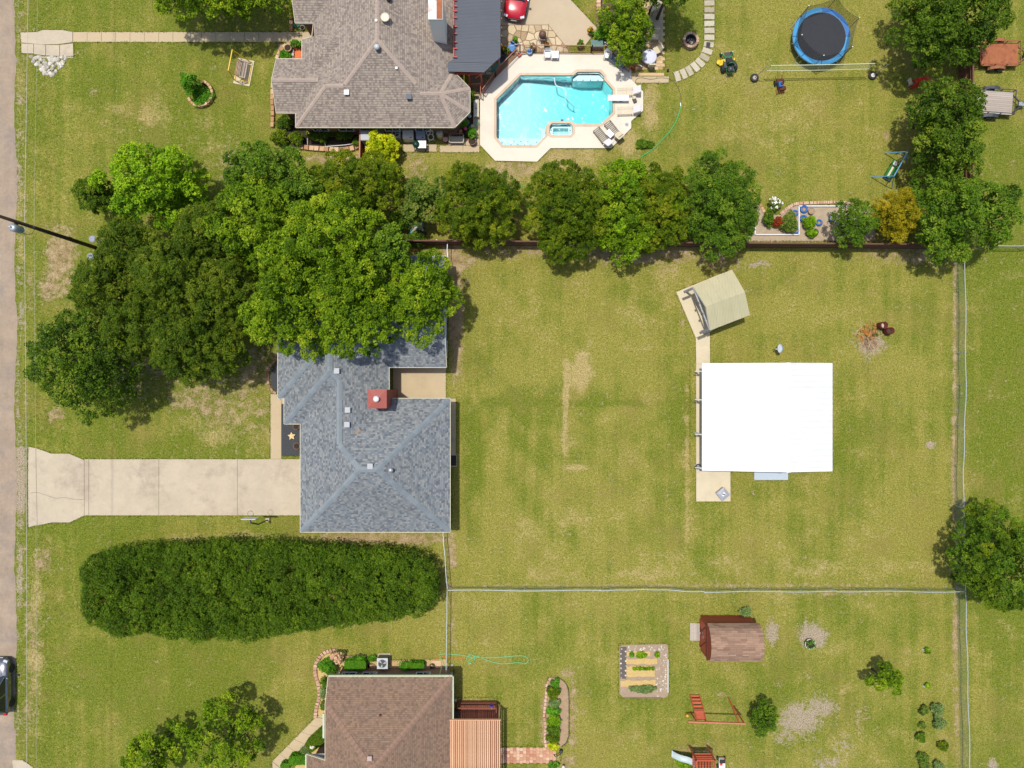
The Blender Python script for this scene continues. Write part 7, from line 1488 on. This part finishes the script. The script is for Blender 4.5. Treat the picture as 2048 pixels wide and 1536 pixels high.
o = thing('path_mat', 'small dark mat lying on a stepping stone', 'mat', (*Q(1416,91),.06), -.1); MB().box((0,0,0),(.34,.5,.02)).build('mat', M('dark_mat', C(96,92,88), .9), o); MB().box((0,0,.012),(.26,.4,.01)).build('inset', M('dark_mat2', C(70,68,66), .9), o)
# stored appliances along the south wall
ap = thing('upright_freezer', 'tall grey cabinet leaning by the red fence', 'cabinet', P3(732,273,1.4,0), 0); MB().box((0,0,.85),(.75,.75,1.7)).build('cabinet', GREYM, ap); MB().box((.0,-.39,.95),(.7,.03,1.4)).build('door', M('grey_door', C(196,196,188), .5), ap); MB().bar((.28,-.43,.7),(.28,-.43,1.2),.03).build('handle', DARK, ap)
def box_app(name, label, px, py, sx, sy, h, mat, cat, lid=None):
    o = thing(name, label, cat, P3(px, py, h, 0)); MB().box((0,0,h/2),(sx,sy,h)).build('body', mat, o); MB().box((0,0,h+.02),(sx*1.02,sy*1.02,.04)).build('lid', lid or mat, o); MB().box((sx*.25,-sy*.4,h+.05),(.16,.06,.03)).build('handle', DARK, o); return o
box_app('utility_box', 'square pale green utility box under the south eave', 758, 263, .65, .4, .9, M('pale_green_metal', C(150,166,156), .5), 'box'); box_app('dryer', 'white topped appliance right of the yellow shrub', 816, 268, .86, .75, .95, M('white_enamel', C(226,226,222), .4, .05, dirt=(C(170,160,150), .5)), 'appliance'); box_app('heat_pump', 'grey boxed heat pump unit under the eave', 841, 268, .72, .76, .9, M('steel_blue_enamel', C(160,168,184), .5), 'appliance'); box_app('storage_bin', 'grey storage bin half hidden by the yellow shrub', 735, 288, .5, .55, .6, GREYM, 'bin')
rd = thing('round_condenser', 'grey condenser fan unit beside the yellow shrub', 'condenser', P3(792,267,.7,0)); MB().box((0,0,.35),(.75,.75,.7)).build('casing', GREYM, rd); MB().lathe([(.001,.72),(.28,.72)],20).build('fan_opening', DARK, rd); MB().torus(.29,.025,(0,0,.72),20,5).build('fan_ring', WPAINT, rd)
for k in range(3): MB().box((.12*math.cos(k*2.1),.12*math.sin(k*2.1),.735),(.24,.1,.01),k*2.1).build('fan_blade', STEEL, rd)
kg = thing('kettle_grill', 'dark green domed charcoal grill with a white side table', 'grill', P3(832,288,.9,0)); MB().lathe([(.08,.5),(.26,.62),(.3,.8),(.26,.98),(.12,1.1),(.02,1.13)],20).build('dome', GRILLM, kg, True); MB().box((.48,0,.8),(.66,.6,.04)).build('side_table', WHITE, kg); MB().tube([(-.06,-.1,1.1),(0,-.14,1.15),(.06,-.1,1.1)],.015,5).build('handle', STEEL, kg)
for x,y in ((-.2,-.2),(-.2,.2),(.7,-.25),(.7,.25)): MB().bar((x,y,0),(x*.95,y*.95,.78),.035).build('leg', DARK, kg)
for x in (-.2,.7): t = MB(); t.lathe([(.02,-.03),(.09,-.03),(.09,.03),(.02,.03)],12); t.v = [(z+x, xx-.26, yy+.09) for xx,yy,z in t.v]; t.build('wheel', BLACK, kg)
wt = thing('wrought_iron_set', 'white scrolled metal chair among clutter by the wall', 'chair', P3(861,273,.6,0), .2)
for k in range(4): a=.8+k*1.57; MB().tube(spline([(.22*math.cos(a),.22*math.sin(a),.45),(.3*math.cos(a),.3*math.sin(a),.2),(.26*math.cos(a),.26*math.sin(a),0)],3),.03,5).build('leg', WHITE, wt)
MB().torus(.24,.035,(0,0,.45),14,6).build('seat_ring', WHITE, wt); MB().tube(spline([(-.22,.2,.45),(-.26,.3,.85),(0,.34,1.0),(.26,.3,.85),(.22,.2,.45)],4),.035,6).build('back_hoop', WHITE, wt); MB().tube(spline([(-.1,.24,.5),(.08,.3,.7),(-.08,.32,.85),(0,.33,.98)],4),.025,5).build('scroll', WHITE, wt)
wh = thing('water_heater_drum', 'tall cream drum standing by the south wall', 'drum', P3(879,266,.9,0)); MB().lathe([(.28,0),(.28,.85),(.24,.93),(.02,.96)],20).build('drum', M('cream_drum', C(214,206,180), .6, .08), wh, True); MB().bar((0,.06,.95),(0,.06,1.02),.05).build('vent', DARK, wh)
rp_ = thing('round_tray', 'round pink tray table beside the bench', 'table', P3(891,279,.4,0)); MB().lathe([(.001,.42),(.2,.42),(.22,.45),(.21,.4)],18).build('tray', M('pink_tray', C(226,166,160), .6), rp_); MB().bar((0,0,0),(0,0,.41),.06).build('pedestal', DARK, rp_); MB().box((0,0,.02),(.24,.24,.03)).build('foot', DARK, rp_)
ib = thing('ironing_board', 'narrow grey board leaning against the wall', 'board', P3(893,264,.6,0)); MB().box((0,.02,.6),(.22,.06,1.2),0,Matrix.Rotation(.25,3,'X')).build('panel', TAUPEW, ib); MB().box((0,-.12,.1),(.26,.05,.06)).build('foot', TAUPEW, ib)
be = thing('garden_bench', 'wood slat garden bench with an iron frame on the side walk', 'bench', P3(913,279,.5,0)); 
for i in range(5): MB().box((0,-.22+.11*i,.45),(1.1,.09,.03)).build('seat_slat', GREYW, be)
for i in range(9): MB().bar((-.48+.12*i,.3,.5),(-.48+.12*i,.36,.85),.04,.02).build('back_slat', TAUPEW, be)
MB().bar((-.58,.37,.88),(.58,.37,.88),.06,.05).build('top_rail', TAUPEW, be)
for s_ in (-1,1): MB().tube([(s_*.58,-.28,0),(s_*.58,-.26,.62),(s_*.58,.32,.64)],.03,6).build('arm', CREAM, be); MB().bar((s_*.56,.3,0),(s_*.56,.37,.88),.05).build('leg', DARK, be)
for i, (x, y, mt, nm) in enumerate([(935,246,BLUE,'blue'),(931,257,PINK,'pink'),(921,262,ORANGE,'orange'),(939,232,STEEL,'silver'),(945,252,WSTONE,'cream')]):
    o = thing('garden_spinner', f'{nm} round garden spinner on a stake in the black mulch', 'ornament', P3(x, y, .5, 0)); MB().bar((0,0,0),(0,0,.45),.02).build('stake', DARK, o)
    for k in range(6): a = k*1.047; MB().ell((.09*math.cos(a),.09*math.sin(a),.5),(.075,.075,.05),7,4).build('petal', mt, o)
    MB().ell((0,0,.52),(.05,.05,.05),8,5).build('centre', WSTONE, o)
cb = thing('stone_bench', 'long pale stone bench beside the bay of the taupe roofed house', 'bench', (*P(953,217,.4), 0)); MB().box((-.08,0,.42),(.3,1.4,.08)).build('seat', WSTONE, cb); MB().box((.14,0,.3),(.12,1.4,.3)).build('front_slab', CREAM, cb)
for y in (-.5,.5): MB().box((-.08,y,.19),(.24,.2,.38)).build('leg', WSTONE, cb)
MB().ell((-.02,.02,.5),(.1,.1,.06),8,5).build('dish', STEEL, cb)
o = thing('round_planter', 'small white round planter at the bay corner', 'pot', P3(955,195,.3,0)); MB().lathe([(.14,0),(.18,.3),(.2,.3),(.16,.28)],14).build('pot', WSTONE, o); MB().lathe([(.001,.285),(.16,.285)],12).build('soil', SOIL, o)
o = thing('wire_table', 'round turquoise wire table next to the pool deck', 'table', P3(953,246,.5,0)); MB().torus(.2,.02,(0,0,.5),18,5).build('rim', TEAL, o)
for k in range(4): a=k*.785; MB().bar((.2*math.cos(a),.2*math.sin(a),.5),(-.2*math.cos(a),-.2*math.sin(a),.5),.015).build('spoke', TEAL, o); MB().bar((.18*math.cos(a*2),.18*math.sin(a*2),.5),(.16*math.cos(a*2),.16*math.sin(a*2),0),.02).build('leg', TEAL, o)
o = thing('drainage_pipe', 'thin white pipe frame behind the stone border', 'pipe'); MB().tube([(*Q(618,276),.5),(*Q(616,290),.1)],.03,6).build('pipe', WPAINT, o); MB().tube([(*Q(652,280),.4),(*Q(652,297),.1)],.03,6).build('pipe', WPAINT, o); MB().tube([(*Q(600,292),.12),(*Q(640,295),.12),(*Q(690,291),.12),(*Q(716,287),.12)],.03,6).build('pipe', WPAINT, o)
o = thing('garden_statue', 'small white statue at the end of the footpath', 'statue', P3(584,80,.5,0)); MB().lathe([(.14,0),(.12,.1),(.07,.2),(.1,.38),(.05,.5),(.06,.58),(.01,.66)],12).build('figure', WSTONE, o, True); MB().box((0,0,.03),(.3,.3,.06)).build('base', WSTONE, o)
o = thing('coiled_hose', 'teal coiled hose by the entrance of the taupe roofed house', 'hose', (*Q(593,49),0)); 
for k in range(3): MB().torus(.2+.05*k,.025,(0,0,.05+.03*k),18,5).build('coil', TEAL, o)
hose('teal hose lying along the blocks at the top edge', [(579,-10),(580,12),(579,40)], .03, TEAL)
hg_ = thing('wall_lamp', 'pale lamp bracket on the south eave wall', 'lamp', P3(636,262,1.5,0)); MB().bar((-.2,0,1.4),(0,.1,1.6),.04).build('bracket', GREYM, hg_); MB().bar((.2,0,1.4),(0,.1,1.6),.04).build('arm', GREYM, hg_); MB().bar((0,.1,0),(0,.1,1.6),.04).build('stand', GREYM, hg_)

# ---------------------------------------------------------------- behind the fence clutter
oc = thing('orange_crate', 'orange plastic crate behind the brown fence', 'crate', P3(786,466,.5,0)); MB().box((0,0,.25),(.7,.45,.5)).build('tub', ORANGE, oc); MB().box((0,0,.52),(.74,.5,.05)).build('rim', ORANGE, oc)
rm = thing('old_mower', 'old grey garden machine among the trees behind the fence', 'machine', P3(832,457,.6,0), .1); MB().box((0,.3,.55),(1.2,.55,.12)).build('hood', GREYM, rm); MB().box((.1,-.1,.4),(1.2,.5,.3)).build('body', DARK, rm); MB().box((.15,-.1,.6),(.9,.25,.08)).build('deck', WSTONE, rm); MB().ell((-.35,-.25,.5),(.2,.2,.15),10,6).build('ball', TEAL, rm)
for x in (-.5,.55): t=MB(); t.lathe([(.05,-.08),(.22,-.08),(.24,.08),(.05,.08)],14); t.v=[(xx+x,z-.38,yy+.24) for xx,yy,z in t.v]; t.build('wheel', BLACK, rm)
# back planting bed furniture
wf = thing('timber_frame', 'white painted timber frame lying in the planting bed', 'frame'); 
for a, b in (((1509,449),(1509,470)),((1509,470),(1596.5,470)),((1596.5,470),(1596.5,413)),((1596.5,413),(1702,413))): MB().bar((*Q(*a),.12),(*Q(*b),.12),.09,.12).build('rail', WPAINT, wf)
for i, (x, y, r, lb) in enumerate([(1607,419,.32,'largest blue painted tire at the top of the planting bed'),(1589,427,.26,'blue painted tire left of the white timber frame'),(1606,438,.3,'blue painted tire with a yellow plant in it'),(1637,446,.27,'empty blue ring planter on the sand'),(1629,465,.28,'dark blue painted tire nearest the brown fence'),(1592,462,.24,'blue tire half hidden by the trailing rose')]):
    o = thing('tire_planter', lb, 'planter', (*Q(x, y), 0)); m = MB(); m.torus(r*.78, r*.3, (0,0,.12), 22, 8, .9); m.build('tyre', BLUE if i != 4 else NAVY, o, True); MB().lathe([(.001,.1),(r*.55,.1)],14).build('soil', EARTH, o)
o = thing('barrel_planter', 'brown round tub beside the largest blue tire', 'planter', (*Q(1620,424),0)); MB().lathe([(.2,0),(.25,.3),(.27,.3),(.22,.27)],16).build('tub', TAUPEW, o); MB().lathe([(.001,.28),(.22,.28)],14).build('soil', EARTH, o)
o = thing('striped_bucket', 'blue and pink patterned bucket on the sand bed', 'bucket', P3(1664,438,.3,0)); MB().lathe([(.2,0),(.24,.4),(.26,.4),(.26,.44),(.18,.44),(.1,.4)],18).build('pail', BLUE, o, True); MB().torus(.16,.05,(0,0,.44),16,6).build('ring', M('pale_pink_plastic', C(226,196,220), .5), o)
# burn pile and barrels
for i, (x, y, lb) in enumerate(((1758,652,'rusty burn barrel closer to the ash pile'),(1771,663,'rusty burn barrel further from the ash pile'))):
    o = thing('burn_barrel', lb, 'barrel', (*Q(x, y), 0)); MB().lathe([(.28,0),(.29,.02),(.28,.28),(.3,.3),(.28,.32),(.28,.58),(.3,.6),(.28,.62),(.29,.88),(.26,.88),(.26,.1)],20).build('drum', RUSTD, o, True); MB().lathe([(.001,.3),(.26,.3)],16).build('ash', LAVA if i else WSTONE, o)
br = thing('brush_pile', 'heap of orange dead branches on the lawn beside the barrels', 'brush pile', (*Q(1738,676),0)); TW = [M('dead_twig', C(206,150,96), .9, .2), M('pale_twig', C(226,200,160), .9, .15), M('grey_twig', C(150,130,110), .9, .2)]
for i in range(90):
    a = rnd.uniform(0, 6.28); L_ = rnd.uniform(.3, 1.2); cx, cy = rnd.gauss(0,.45), rnd.gauss(0,.5); z = rnd.uniform(.03,.35)*max(.2, 1-(cx*cx+cy*cy)); MB().tube([(cx-L_*.5*math.cos(a), cy-L_*.5*math.sin(a), z*.6), (cx, cy, z+.05), (cx+L_*.5*math.cos(a+.2), cy+L_*.5*math.sin(a+.2), z*.8)], rnd.uniform(.008,.02), 4).build('branch', TW[i%3], br)
rngb = np.random.default_rng(8); n = 40; p = np.stack([rngb.normal(-.15,.35,n), rngb.normal(.35,.3,n), rngb.uniform(.05,.3,n)],1); leaf_object('dead_leaves', *clusters_to_leaves(p, np.full(n,.14), np.full(n,.5), 14, .1, .5, rngb), mat_leaf('leaf_dead', C(150,90,40), C(206,140,70), C(226,170,100)), br, rngb)
n = 24; p = np.stack([rngb.normal(.3,.25,n), rngb.normal(.15,.3,n), rngb.uniform(.05,.2,n)],1); leaf_object('green_brush', *clusters_to_leaves(p, np.full(n,.14), np.full(n,.2), 14, .12, .3, rngb), LF['cedar'], br, rngb)
# ground dish
gd = thing('satellite_dish', 'pale oval satellite dish on a post in the lawn above the barn', 'dish', (*Q(1547,699),0)); MB().tube([(0,0,-.1),(0,0,.9)],.035,8).build('post', STEEL, gd); m = MB(); m.lathe([(.01,0),(.2,.02),(.36,.08),(.38,.1),(.2,.045),(.01,.03)],24); R3 = Matrix.Rotation(math.radians(18),3,'Y'); m.v = [tuple(R3 @ Vector((x*.72,y,z)) + Vector((.14,.02,.92))) for x,y,z in m.v]; m.build('reflector', M('dish_grey', C(206,216,220), .45), gd, True); MB().bar((.1,-.2,.9),(-.18,-.02,1.05),.03).build('feed_arm', STEEL, gd); MB().box((-.18,-.02,1.06),(.12,.1,.08)).build('receiver', GREYM, gd)
# grey box on the barn slab
ub = thing('smoker_box', 'grey square lidded box set diagonally on the cream slab', 'box', (*P(1446,988,.5),.045), math.radians(40)); MB().box((0,0,.26),(.72,.76,.52)).build('body', GREYM, ub); m = MB(); m.add([(-.42,-.42,.52),(.42,-.42,.52),(.42,.42,.52),(-.42,.42,.52),(-.2,-.2,.6),(.2,-.2,.6),(.2,.2,.6),(-.2,.2,.6)],[(0,1,5,4),(1,2,6,5),(2,3,7,6),(3,0,4,7),(4,5,6,7),(3,2,1,0)]); m.build('lid', M('lid_grey', C(170,172,180), .5), ub); MB().box((0,0,.63),(.26,.07,.05), -.9).build('handle', BLACK, ub); MB().box((0,0,.605),(.3,.24,.01)).build('label_plate', WPAINT, ub)
cw_ = thing('hose_reel', 'small dark hose coil hanging at the barn corner', 'hose reel', (*P(1397,933,.9),.045)); 
for k in range(3): MB().torus(.15+.03*k,.02,(0,0,.8+.03*k),16,5).build('coil', DARK, cw_)
MB().bar((0,0,0),(0,0,.9),.05).build('stand', STEEL, cw_)
# basketball hoop
bh = thing('basketball_hoop', 'basketball backboard and ring at the driveway edge', 'basketball hoop', (*Q(535,1040),0)); zt=3.0; tx, ty = P(500,1037,zt); bx_, by_ = Q(535,1040); lx, ly = tx-bx_, ty-by_
MB().tube([(0,0,0),(lx*.3,ly*.3-.2,1.8),(lx,ly-.35,2.9)],.06,8).build('pole', DARK, bh); MB().box((lx,ly,3.0),(1.15,.05,.8)).build('backboard', M('acrylic_board', C(206,212,216), .3), bh); MB().torus(.23,.014,(lx+.02,ly+.36,2.95),20,5).build('ring', DARK, bh); MB().box((0,0,.03),(.3,.3,.06)).build('base', CONC, bh); MB().bar((lx,ly-.03,2.95),(lx,ly-.35,2.85),.08).build('bracket', DARK, bh)
m = MB()
for k in range(10): a=k*.628; m.tube([(lx+.02+.23*math.cos(a),ly+.36+.23*math.sin(a),2.95),(lx+.02+.14*math.cos(a+.3),ly+.36+.14*math.sin(a+.3),2.55)],.006,4)
m.build('net', WHITE, bh)
# grey house side door step and mat
o = thing('door_mat', 'dark doormat in the shade of the grey roof', 'mat', (*Q(906,921),.0)); MB().box((0,0,.04),(.55,.85,.05)).build('mat', BLACK, o); MB().box((0,0,.015),(.62,1.05,.04)).build('base', CONCP, o)
o = thing('downspout_block', 'pale splash block on the walk beside the grey roof', 'block', (*Q(907,880),.03), .1); MB().box((0,0,.03),(.14,.32,.06)).build('block', WSTONE, o); MB().box((0,0,.065),(.08,.26,.015)).build('channel', GREYM, o)
# condenser by brown house
ac = thing('condenser_unit', 'grey air conditioning condenser beside the boxwood hedge', 'condenser', (*Q(769,1318),0)); MB().box((0,0,.05),(1.0,1.0,.1)).build('pad', CONC, ac); MB().box((0,0,.5),(.82,.82,.8)).build('casing', M('louvred_grey', C(96,98,100), .5, .2, 12), ac); m = MB(); m.prism([(.43*math.cos(a)*(1.18 if 1 else 1), .43*math.sin(a)*1.18) for a in np.linspace(.25,6.28+.25,9)[:-1]], .9, .96); ac_t = MB(); ac_t.lathe([(.45,.9),(.47,.93),(.45,.97),(.36,.97),(.35,.92)],8); 
MB().box((0,0,.92),(.88,.88,.06)).build('top_panel', M('light_grey_panel', C(206,208,206), .5), ac); MB().lathe([(.001,.955),(.33,.955)],24).build('fan_opening', DARK, ac); MB().torus(.34,.025,(0,0,.96),24,5).build('fan_guard', GREYM, ac)
for k in range(3): a=k*2.094+.3; MB().prism([(.03*math.cos(a),.03*math.sin(a)),(.3*math.cos(a-.28),.3*math.sin(a-.28)),(.31*math.cos(a+.28),.31*math.sin(a+.28))],.965,.975).build('fan_blade', STEEL, ac)
o = thing('refrigerant_line', 'black insulated pipe curving from the condenser to the wall', 'pipe'); MB().tube(spline([(*Q(737,1327),.2),(*Q(744,1326),.3),(*Q(752,1332),.2)],5),.03,6).build('pipe', BLACK, o); MB().tube([(*Q(766,1330),.3),(*Q(760,1338),.4)],.03,6).build('pipe', BLACK, o)
o = thing('hose_bib_pad', 'tan stone pad with a tangled black hose at the house corner', 'hose', (*Q(873,1328),0)); MB().box((0,0,.04),(.75,.6,.08)).build('pad', SAND, o)
for k in range(4): MB().torus(.12+.03*k,.018,(-.45+.04*k,-.1,.1+.03*k),14,5).build('coil', BLACK, o)
# deck and pergola
dk_ = thing('wooden_deck', 'red brown wooden deck beside the pergola', 'deck'); x0,x1=P(916,0,.5)[0],P(993,0,.5)[0]; y0,y1=P(0,1407,.5)[1],Q(0,1560)[1]
nb=int((x1-x0)/.14)
for i in range(nb): MB().box((x0+.14*(i+.5),(y0+y1)/2,.47),(.13,y0-y1,.04)).build('plank', DECKW, dk_)
MB().box(((x0+x1)/2,y0+.03,.3),(x1-x0,.05,.4)).build('skirt', DECKW, dk_); MB().box((x1+.02,(y0+y1)/2,.3),(.05,y0-y1,.4)).build('skirt', DECKW, dk_)
for x in (x0,x1):
    MB().bar((x,y0,.1),(x,y0,1.35),.09).build('post', DECKW, dk_)
MB().bar((x0,y0+.02,1.35),(x1,y0+.02,1.35),.1,.05).build('hand_rail', DECKW, dk_); MB().bar((x1,y0,1.35),(x1,y1,1.35),.1,.05).build('hand_rail', DECKW, dk_)
for i in range(20): MB().bar((x0+(x1-x0)*(i+.5)/20,y0+.02,.5),(x0+(x1-x0)*(i+.5)/20,y0+.02,1.33),.03).build('baluster', DECKW, dk_)
for i in range(26): MB().bar((x1,y0+(y1-y0)*(i+.5)/26,.5),(x1,y0+(y1-y0)*(i+.5)/26,1.33),.03).build('baluster', DECKW, dk_)
exc([(914,1395),(994,1395),(994,1560),(914,1560)])
pgl = thing('pergola', 'cedar slatted pergola over the deck of the brown roofed house', 'pergola'); zp=2.75; px0,px1=P(899.5,0,zp)[0],P(1001,0,zp)[0]; py0,py1=P(0,1440,zp)[1],Q(0,1600)[1]; me=None; ns=25
for i in range(ns):
    x=px0+(px1-px0)*(i+.5)/ns
    if me is None: s_=MB().box((0,0,0),(.105,py0-py1,.07)).build('slat', CEDAR, pgl); me=s_.data
    else: s_=link('slat', me, None, pgl)
    s_.location=(x+rnd.uniform(-.008,.008),(py0+py1)/2,zp)
for k in range(9):
    y=py0-.15-k*.9; MB().bar((px0-.05,y,zp-.28),(px1+.05,y,zp-.28),.035,.12).build('rafter', CEDAR, pgl)
for x in (px0+.12,px1-.12):
    MB().bar((x,py0+.05,zp-.3),(x,py1,zp-.3),.07,.2).build('beam', CEDAR, pgl)
    for y in (py0-.1,py1+.4): MB().bar((x,y,0),(x,y,zp-.3),.13).build('post', CEDAR, pgl)
MB().bar((px0-.03,py0+.03,zp-.02),(px1+.03,py0+.03,zp-.02),.05,.2).build('end_board', CEDAR, pgl)
o = thing('deck_toy', 'blue and red toy on the corner of the wooden deck', 'toy', P3(983,1414,.8,.49)); MB().box((0,0,.12),(.2,.3,.2)).build('body', M('toy_blue', C(50,70,170), .4), o); MB().box((.12,.05,.1),(.08,.2,.12)).build('side', RD, o); MB().ell((0,-.1,.28),(.09,.09,.09),8,5).build('knob', WHITE, o)
o = thing('grill_cover', 'dark box in the corner between the deck and the brown roofed house', 'box', P3(914,1425,.7,.49)); MB().box((0,0,.3),(.35,.5,.6)).build('body', BLACK, o); MB().box((0,0,.62),(.4,.55,.05)).build('lid', DARK, o)
o = thing('garden_arch', 'black metal ornament at the foot of the flower bed', 'ornament', (*Q(1116,1504),0), .5); MB().tube(spline([(-.4,0,0),(-.3,0,.4),(0,0,.5),(.3,0,.4),(.4,0,0)],4),.04,6).build('arch', BLACK, o); MB().ell((.3,.05,.25),(.16,.1,.2),8,5).build('finial', DARK, o)
o = thing('lamp_globe', 'small pale globe lamp beside the brick path', 'lamp', (*Q(1126,1529),0)); MB().bar((0,0,0),(0,0,.3),.04).build('stake', DARK, o); MB().ell((0,0,.38),(.13,.13,.11),10,6).build('globe', WSTONE, o)
o = thing('wreath', 'dark round wreath on the ramp of the red garden shed', 'wreath', P3(1403,1264,1.2,0)); t=MB(); t.torus(.16,.03,(0,0,0),18,6); t.v=[(z,x,y+1.2) for x,y,z in t.v]; t.build('ring', DARK, o); MB().box((.03,0,1.38),(.05,.03,.05)).build('hook', STEEL, o)
o = thing('loose_board', 'pale board leaning at the corner of the red garden shed', 'board', (*Q(1409,1304),0), -.3); MB().bar((0,.3,.02),(.05,-.3,.25),.05).build('plank', GREYW, o); MB().box((0,.3,.03),(.1,.06,.06)).build('block', TAUPEW, o)
for i,(x,y) in enumerate(((1845,1299),(1847,1372))): o = thing('seedling_guard', ('upper' if i==0 else 'lower')+' small white guard beside a seedling on the lower lawn', 'guard', (*Q(x,y),0)); MB().lathe([(.08,0),(.08,.25),(.07,.25),(.07,0)],10,close=True).build('tube', WHITE, o); MB().bar((.06,.06,0),(.06,.06,.4),.02).build('stake', TAUPEW, o)

# ---------------------------------------------------------------- grass blades over the lawn (uncountable)
rg = np.random.default_rng(21); N = 150000
gxp = rg.uniform(-40, 2090, N); gyp = rg.uniform(-40, 1580, N)
ok = gxp > 34 + 4*np.sin(gyp*.05)
for p in EXC: ok &= ~inside_np(gxp, gyp, p)
for p in (POOL, SPA): ok &= ~inside_np(gxp, gyp, p)
ci = np.clip(((gxp + 240) / 6).astype(int) + 4, 0, nx-1); cj = np.clip(((gyp + 240) / 6).astype(int) + 4, 0, ny-1)
wv = wear[cj, ci]; ok &= rg.random(N) > np.clip(wv[:, 0]*1.1 + wv[:, 3]*1.2, 0, .97)
gxp, gyp, wv = gxp[ok], gyp[ok], wv[ok]; big_ = np.zeros(len(gxp))
ex, ey = [], []                            # taller fringe where the mower misses along paving and walls
for p in EXC:
    for a, b in zip(p, p[1:] + p[:1]):
        L_ = math.dist(a, b); k = int(L_ * 1.6)
        if k < 2 or L_ > 900: continue
        t_ = rg.random(k); ex.append(a[0] + (b[0]-a[0])*t_ + rg.normal(size=k)*1.1); ey.append(a[1] + (b[1]-a[1])*t_ + rg.normal(size=k)*1.1)
ex, ey = np.concatenate(ex), np.concatenate(ey); okk = (ex > 40); cnt = np.zeros(len(ex), int)
for p in EXC: cnt += inside_np(ex, ey, off_px(p, -2.6))
okk &= cnt <= 1
for p in [DECK, [(1380,720),(1640,720),(1640,935),(1380,935)]] + [q for q in EXC if area(q) > 9000]: okk &= ~inside_np(ex, ey, off_px(p, 1.0))
ex, ey = ex[okk], ey[okk]; gxp = np.concatenate([gxp, ex]); gyp = np.concatenate([gyp, ey]); wv = np.concatenate([wv, np.tile([0, .5, 0, 0], (len(ex), 1))]); big_ = np.concatenate([big_, np.ones(len(ex))]); n = len(gxp)
pos = np.stack([(gxp-1024)/S, (768-gyp)/S, gz(gxp, gyp) + .02], 1); nrm = unit(rg.normal(size=(n,3))*.75 + np.array([0,0,.55]))
ln = rg.uniform(.05,.12,n) * (1 + .5*big_); tone = np.clip(.5 - .45*wv[:,1] + .35*wv[:,2] + rg.normal(size=n)*.22, 0, 1)
def mat_grass():
    t = NT('grass_blade'); at = t.n('Attribute', attribute_name='tone'); t.l(t.ramp(at.outputs['Fac'], [(0, C(82,104,18)), (.4, C(132,138,42)), (.7, C(168,161,70)), (1, C(206,191,112))]), t.b.inputs['Base Color']); t.b.inputs['Roughness'].default_value = .8; t.b.inputs['Specular IOR Level'].default_value = .15; return t.m
gr_ = leaf_object('grass', pos, nrm, ln, ln*.45, tone, mat_grass(), None, rg); tag(gr_, 'short grass blades covering the lawns', 'grass', kind='stuff')
